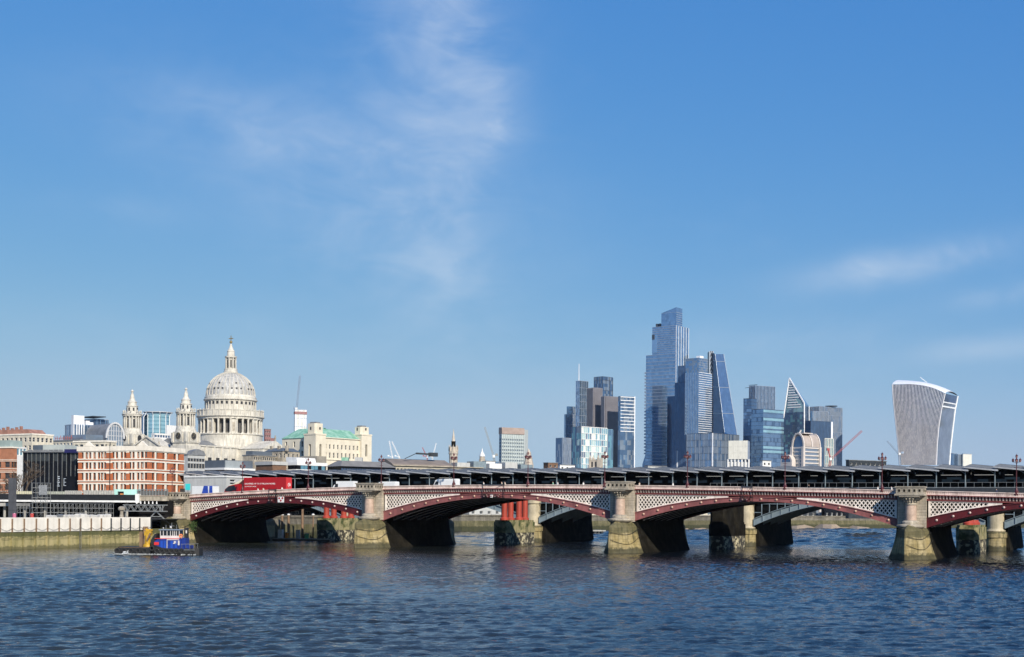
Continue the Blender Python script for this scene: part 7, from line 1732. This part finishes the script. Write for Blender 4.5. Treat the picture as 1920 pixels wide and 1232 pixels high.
# people on the footway
def person_mesh():
    J = {'pel': (0, 0, .95), 'chest': (0, -.02, 1.32), 'neck': (0, -.02, 1.48), 'head': (0, -.04, 1.62), 'crown': (0, -.03, 1.72), 'shL': (-.19, 0, 1.42), 'elL': (-.25, .04, 1.14), 'haL': (-.22, -.08, .92), 'shR': (.19, 0, 1.42), 'elR': (.25, .03, 1.14), 'haR': (.23, -.1, .92),
         'hipL': (-.1, 0, .9), 'knL': (-.1, -.08, .5), 'anL': (-.1, .02, .08), 'toL': (-.1, -.14, .04), 'hipR': (.1, 0, .9), 'knR': (.1, -.02, .5), 'anR': (.1, .16, .1), 'toR': (.1, .02, .05)}
    rad = {'pel': .15, 'chest': .17, 'neck': .06, 'head': .1, 'crown': .07, 'shL': .075, 'shR': .075, 'elL': .055, 'elR': .055, 'haL': .04, 'haR': .04, 'hipL': .1, 'hipR': .1, 'knL': .07, 'knR': .07, 'anL': .05, 'anR': .05, 'toL': .04, 'toR': .04}
    E = [('pel', 'chest'), ('chest', 'neck'), ('neck', 'head'), ('head', 'crown'), ('chest', 'shL'), ('shL', 'elL'), ('elL', 'haL'), ('chest', 'shR'), ('shR', 'elR'), ('elR', 'haR'), ('pel', 'hipL'), ('hipL', 'knL'), ('knL', 'anL'), ('anL', 'toL'), ('pel', 'hipR'), ('hipR', 'knR'), ('knR', 'anR'), ('anR', 'toR')]
    ks = list(J); me = bpy.data.meshes.new('person'); me.from_pydata([J[k] for k in ks], [(ks.index(a), ks.index(b)) for a, b in E], [])
    o = bpy.data.objects.new('tmp_person', me); COL.objects.link(o); o.modifiers.new('s', 'SKIN'); o.modifiers.new('d', 'SUBSURF').levels = 1
    for k, v in zip(ks, me.skin_vertices[0].data): v.radius = (rad[k], rad[k]); v.use_root = k == 'pel'
    out = bpy.data.meshes.new_from_object(o.evaluated_get(bpy.context.evaluated_depsgraph_get())); bpy.data.objects.remove(o); return out
base = person_mesh(); skin = mat('skin', (.50, .31, .22), v=.08, s=3); dress = {'white': (.72, .70, .66), 'black': (.02, .02, .022), 'navy': (.03, .04, .09), 'green': (.22, .42, .3), 'red': (.5, .05, .05), 'beige': (.55, .46, .36), 'grey': (.28, .28, .29)}
bodies = {}
def body(c):
    if c not in bodies:
        me = base.copy(); me.name = 'person_' + c; me.materials.clear()
        for m_ in (mat('coat_' + c, dress[c], v=.1, s=4, r=.8), mat('trousers_dark', (.03, .03, .04), v=.1), skin, mat('dark_hair', (.03, .02, .015), v=.2)): me.materials.append(m_)
        for p_ in me.polygons: z = p_.center.z; p_.material_index = 1 if z < .93 else 0 if z < 1.49 else (3 if z > 1.68 or (z > 1.54 and p_.center.y > 0) else 2); p_.use_smooth = True
        bodies[c] = me
    return bodies[c]
for px, c, w in ((484, 'white', 'walking by the lorry, left of navigation lights'), (494, 'beige', 'second of the group by the lorry side'), (529, 'white', 'near the rear of the red lorry'), (907, 'white', 'left of the second arch crown'), (941, 'beige', 'right of the second arch crown, left of a pair'), (947, 'beige', 'right of the second arch crown, right of a pair'),
                 (1037, 'green', 'left of the third bridge column'), (1046, 'white', 'next to the one in green'), (1094, 'white', 'left of third column, right of green coat'), (1135, 'white', 'under the lamp in front of the mint block'), (1199, 'beige', 'just right of the third bridge column'), (1262, 'white', 'halfway to the lamp below the tallest tower'), (1290, 'white', 'at the foot of the lamp below the tallest tower'),
                 (1473, 'white', 'at the foot of the lamp left of the pink building'), (1517, 'black', 'right of the lamp by the pink building'), (1646, 'white', 'left of the lamp near the curved tower'), (1672, 'white', 'left of the fourth bridge column'), (1869, 'navy', 'right of the fourth bridge column')):
    s, p = on_bridge(px, 1.9); p.z += .12
    o = bpy.data.objects.new('person', body(c)); COL.objects.link(o); o.location = p; o.rotation_euler = (0, 0, -TH + random.choice((R(90), R(-90))) + random.uniform(-.2, .2))
    tag(o, 'person in %s top %s' % (c, w), 'person', 'people walking on the bridge')

# navigation boards and lights on the crowns
s = FB.L(526.5, 937, -.7)[0]; p = FB.world(s, -.7, FB.L(526.5, 942, -.7)[1]); t = thing('navigation_board', 'white navigation board with three red discs on the first arch', 'sign', p, -TH)
MB().box(-.95, .95, 0, .08, 0, 1.45).build('board', white_paint, t)
for x, z in ((-.5, 1.05), (.5, 1.05), (0, .45)): MB().tube((x, -.03, z), (x, 0, z), .27, .27, 14).build('red_disc', lorry_red, t)
MB().box(-.06, .06, .08, .3, 1.3, 2.6).build('hanger', black, t)
def nav_lights(px, lab, n):
    s = FB.L(px, 920, -.8)[0]; p = FB.world(s, -.8, zpar(s)); t = thing('navigation_lights', lab, 'lights', p, -TH, 'navigation light brackets on the arch crowns')
    fr = MB()
    for x in (-n * .55, n * .55): fr.bar((x, 0, -3.4), (x, 0, .5), .1)
    for z in (-3.0, -2.2, .1): fr.bar((-n * .6, 0, z), (n * .6, 0, z), .09)
    fr.bar((-n * .55, 0, -2.2), (n * .55, 0, .1), .07); fr.build('light_frame', black, t)
    for k in range(n): x = -n * .45 + k * .95; MB().box(x - .25, x + .25, -.35, .05, -3.0, -2.35).build('lamp_box', (black, lam_m, white_paint)[k % 3], t); MB().tube((x, -.4, -2.68), (x, -.34, -2.68), .17, .17, 10).build('lamp_lens', lgl, t)
nav_lights(511, 'dark bracket with navigation lights on the first arch crown', 2); nav_lights(925, 'navigation lights and black frame on the second arch crown', 5); nav_lights(1401, 'small navigation light bracket on the third arch crown', 2)

# blue tarpaulined load and turquoise sign by the north end
s = FB.L(352, 915, 2.2)[0]; p = FB.world(s, 2.2, zpar(s) - .96); t = thing('turquoise_sign', 'turquoise site sign board at the north end of the bridge', 'sign', p, -TH); tq = mat('turquoise_board', (.05, .62, .60), v=.06, r=.5)
h = FB.L(352, 907, 2.2)[1] - (zpar(s) - .96); MB().box(-.8, .8, 0, .06, h - 1.7, h).build('board', tq, t); MB().box(-.06, .06, .06, .16, 0, h - .1).build('post', galv, t)
s = FB.L(360, 918, 7)[0]; s1 = FB.L(400, 918, 7)[0]; p = FB.world(s, 7, zpar(s) - 1.08); t = thing('curtain_side_trailer', 'white trailer with blue tarpaulin behind the parapet left of the lorry', 'trailer', p, -TH); L_ = s1 - s; h = FB.L(380, 911.5, 7)[1] - (zpar(s) - 1.08); tarp = mat('blue_tarpaulin', (.03, .07, .38), v=.15, s=1.5, r=.4)
MB().box(0, L_, 0, 2.4, .8, h).build('trailer_body', van_w, t); MB().slab([(L_ * .42, .85), (L_ * .78, .85), (L_ * .74, h + .1), (L_ * .56, h + .1)], 'y', -.05, 2.45).build('tarpaulin', tarp, t); MB().slab([(L_ * .8, .85), (L_ * .97, .85), (L_ * .95, h + .08), (L_ * .82, h + .08)], 'y', -.05, 2.45).build('tarpaulin', tarp, t)
for x in (1.0, L_ - 1.2): wheel(t, x, .1, .45); wheel(t, x, 2.3, .45)

# ================================================================ tug and barge
YB = water_Y(300, 1039.5); ob = W(300, 1039.5, YB); K = FPX / YB
tug = thing('tug_boat', 'blue and black tug boat with white wheelhouse pushing a barge', 'boat', (ob.x, ob.y, 0), R(-3))
X = lambda px: (px - 300) / K
Z = lambda py: (1039.5 - py) / K
tb = mat('tug_blue', (.008, .032, .23), v=.18, s=.8, r=.4, streak=.5, dirt=(.03, .03, .08)); tugw = mat('tug_white', (.62, .59, .57), v=.06, s=1, r=.4, streak=.4, dirt=(.35, .25, .18)); tblack = mat('tug_black', (.014, .014, .015), v=.3, s=1, r=.6)
hull = MB(); secs = [(X(286), 1.1, 2.3), (X(292), 2.0, 2.0), (X(310), 2.3, 1.35), (X(345), 2.3, 1.1), (X(366), 2.1, 1.2), (X(378), 1.4, 1.35)]
rg = []
for x, w, h in secs: rg.append([(x, -w, h), (x, -w * .96, -.6), (x, w * .96, -.6), (x, w, h)])
for a, b_ in zip(rg[:-1], rg[1:]): hull.add(a + b_, [(i, i + 1, 4 + i + 1, 4 + i) for i in range(3)] + [(3, 0, 4, 7)])
hull.add(rg[0], ((0, 1, 2, 3),)); hull.add(rg[-1], ((3, 2, 1, 0),)); hull.build('hull', tblack, tug)
dh = MB(); dh.slab([(X(296), 1.25), (X(345), 1.1), (X(345), Z(1010)), (X(318), Z(1009.5)), (X(300), Z(1011)), (X(295), Z(1014))], 'y', -1.7, 1.7); dhh = dh.build('deckhouse', tb, tug)
MB().box(X(345), X(352), -1.2, 1.2, 1.1, Z(1008)).build('engine_casing', tb, tug); MB().box(X(352), X(360), -1.5, 1.5, 1.1, Z(1022)).build('aft_locker', tb, tug)
MB().box(X(295), X(341), -1.75, 1.75, Z(1010), Z(1009)).build('red_trim', lorry_red2, tug); MB().box(X(318), X(319), -1.78, -1.7, 1.3, Z(1010)).box(X(319), X(341), -1.78, -1.7, Z(1012), Z(1010.6)).build('white_line', tugw, tug)
for px in (306, 312, 325, 333): MB().box(X(px), X(px + 4.5), -1.74, -1.7, 1.3, Z(1013.5)).build('panel_door', mat('tug_blue_light', (.015, .065, .38), v=.08, r=.35), tug)
MB().box(X(294), X(303), -1.8, -1.7, Z(1021.5), Z(1016)).build('red_name_board', lorry_red2, tug); MB().box(X(330), X(337), -1.74, -1.7, Z(1019), Z(1017.4)).box(X(331.3), X(335.7), -1.74, -1.7, Z(1017.2), Z(1014)).build('emblem', tugw, tug); MB().box(X(339), X(342), -1.76, -1.7, Z(1021.5), Z(1013)).build('white_panel', tugw, tug)
wh = MB().box(X(304), X(340.5), -1.35, 1.35, Z(1009), Z(1004)); wh.build('wheelhouse_base', tugw, tug)
gl = MB().box(X(304.6), X(340), -1.25, 1.25, Z(1004), Z(994)); gl.build('wheelhouse_glazing', cab_g, tug)
for px in (304, 309.5, 316.5, 323, 327.5, 331, 334.5, 339.5): MB().box(X(px), X(px + 1.1), -1.36, -1.2, Z(1004), Z(994)).build('window_post', tugw, tug)
MB().box(X(302), X(342), -1.6, 1.6, Z(994), Z(992.3)).build('wheelhouse_roof', mat('tug_roof', (.20, .24, .30), v=.1), tug)
MB().box(X(347), X(353), -.5, .5, Z(1008), Z(989)).build('funnel', tblack, tug); MB().box(X(350), X(352.6), -.54, -.5, Z(999.5), Z(994)).build('funnel_mark', tugw, tug)
MB().lathe([(.16, 0), (.36, 0), (.36, .14), (.16, .14)], 14).build('life_ring', mat('ring_orange', (.8, .22, .06), v=.05), tug, loc=(X(343.5), -1.3, Z(1004))).rotation_euler = (R(90), 0, 0)
ms = MB(); ms.tube((X(322), 0, Z(992)), (X(322), 0, Z(980)), .06, .04, 6); ms.tube((X(330), .4, Z(992)), (X(330), .4, Z(984)), .05, .04, 6); ms.tube((X(312), -.3, Z(992)), (X(312), -.3, Z(984)), .05, .04, 6); ms.box(X(317), X(327), -.06, .06, Z(986.4), Z(985.6)); ms.build('mast', galv, tug)
MB().ball((X(321), -.3, Z(988.5)), .22, 10).build('radar_dome', tugw, tug); MB().ball((X(306), 0, Z(990)), .14, 8).build('search_light', tugw, tug)
bo = MB(); bo.slab([(X(286), 2.2), (X(294), 1.4), (X(296), Z(1012)), (X(298), Z(1000)), (X(294), Z(1001)), (X(287), Z(1012))], 'y', -1.5, 1.5); bo.build('push_knee', tblack, tug)
tyre = MB()
for k in range(16):
    a, b_ = 2 * math.pi * k / 16, 2 * math.pi * (k + 1) / 16; tyre.tube((.42 * math.cos(a), 0, .42 * math.sin(a)), (.42 * math.cos(b_), 0, .42 * math.sin(b_)), .17, .17, 6)
tyre_me = tyre.mesh('tyre_fender', rubber)
for k in range(9): inst('tyre_fender', tyre_me, tug, (X(291 + k * 9.4), -2.25 - (.1 if 1 < k < 7 else -.1), .75 + (.5 if k == 0 else 0)))
rl = MB(); rl.tube((X(345), -1.9, 2.1), (X(376), -1.2, 2.2), .035, .035, 5)
for k in range(5): rl.tube((X(347 + k * 7), -1.9 + k * .15, 1.1), (X(347 + k * 7), -1.9 + k * .15, 2.15), .03, .03, 5)
rl.build('rail', galv, tug); MB().box(X(304), X(372), -2.36, -2.2, .95, 1.05).build('rubbing_strake', galv, tug)
bg = thing('work_barge', 'low black work barge ahead of the tug', 'barge', (ob.x, ob.y, 0), R(-3))
bh = MB(); bh.slab([(X(222), .9), (X(226), -.5), (X(288), -.5), (X(288), 1.45), (X(230), 1.55), (X(228), 1.5)], 'y', -2.2, 2.2); bh.build('barge_hull', tblack, bg); MB().box(X(229), X(287), -2.25, -2.2, 1.38, 1.45).build('rub_rail', rust, bg)
for k in range(5): inst('tyre_fender', tyre_me, bg, (X(226 + k * 13), -2.3, .7))
yl = thing('deck_crane', 'yellow deck crane with dark arm standing on the barge', 'crane', (ob.x + X(277), ob.y - X(277) * math.tan(R(3)) * -1, 1.5), R(-3)); yel = mat('plant_yellow', (.50, .29, .02), v=.2, s=1, r=.45)
MB().lathe([(.95, 0), (.9, .3), (.62, .6), (.5, 2.2)], 12).build('pedestal', yel, yl); MB().box(-.55, .8, -.5, .5, 2.2, 3.1).build('slew_housing', yel, yl); MB().bar((.1, -.55, 1.2), (.75, -.55, 2.7), .5, .3).build('ram', rust, yl); MB().bar((.2, 0, 3.0), (-.4, 0, 3.5), .4).bar((-.4, 0, 3.4), (1.0, 0, 3.3), .3).build('jib', yel, yl)
MB().box(X(262), X(267.5), -.5, .5, 1.5, Z(997)).build('winch_frame', rust, bg)
foam = mat('wake_foam', (.72, .74, .74), v=.08, s=3, r=.7, b=.5); fm = MB(); rf = random.Random(2)
for k in range(260):
    x = X(rf.uniform(222, 378)); yy = -2.55 - abs(rf.gauss(0, .28)); w = rf.uniform(.08, .4) * (1 if x < X(292) else .6)
    if x > X(300) and rf.random() < .55: continue
    fm.add([(x - w, yy, .05), (x, yy - .1, .12 + rf.random() * .14), (x + w, yy, .05), (x + w * .2, yy + .22, .1 + rf.random() * .1)], ((0, 1, 2, 3),))
for k in range(40):
    x = X(rf.gauss(243, 4)); yy = -2.5 - rf.random() * .5; z = abs(rf.gauss(0, .3)); fm.add([(x - .1, yy, z), (x + .1, yy - .05, z), (x, yy, z + .22)], ((0, 1, 2),))
f = fm.build('wake_foam', foam, None, kind='stuff', loc=(ob.x, ob.y, 0)); f.rotation_euler = (0, 0, R(-3))
# shrub growing from the abutment
o_ = FB.world(PIER_S[0] + 3.6, -.6, 4.4); t = thing('wall_shrub', 'small green shrub growing from the stone abutment by the tug funnel', 'shrub', o_); lf = MB(); rl_ = random.Random(9)
for k in range(420):
    v = Vector((rl_.gauss(0, .7), rl_.gauss(0, .45), rl_.gauss(0, .75))); a = Vector((rl_.uniform(-1, 1), rl_.uniform(-1, 1), rl_.uniform(-1, 1))).normalized() * .16; b_ = a.orthogonal().normalized() * .09; lf.add([v - a, v + b_, v + a, v - b_], ((0, 1, 2, 3),))
lf.build('foliage', mat('shrub_green', (.05, .09, .02), v=.3, s=3, r=.7), t); MB().path([(0, .6, -.8), (0, .2, -.2), (.2, 0, .5)], .06, 5).build('stem', bark, t)

# ================================================================ haze over the city
hz = MB(); hz.box(-3200, 3200, -60, 2700, -3.0, 320.0)
hm = bpy.data.materials.new('river_haze'); hm.use_nodes = True; hn = hm.node_tree.nodes; hl = hm.node_tree.links; hn.clear()
ho = hn.new('ShaderNodeOutputMaterial'); pv = hn.new('ShaderNodeVolumePrincipled'); pv.inputs['Color'].default_value = (.86, .93, 1.0, 1); pv.inputs['Density'].default_value = HAZE; pv.inputs['Anisotropy'].default_value = .15
hl.new(pv.outputs[0], ho.inputs['Volume']); ho_ = hz.build('haze', hm, None, kind='stuff')
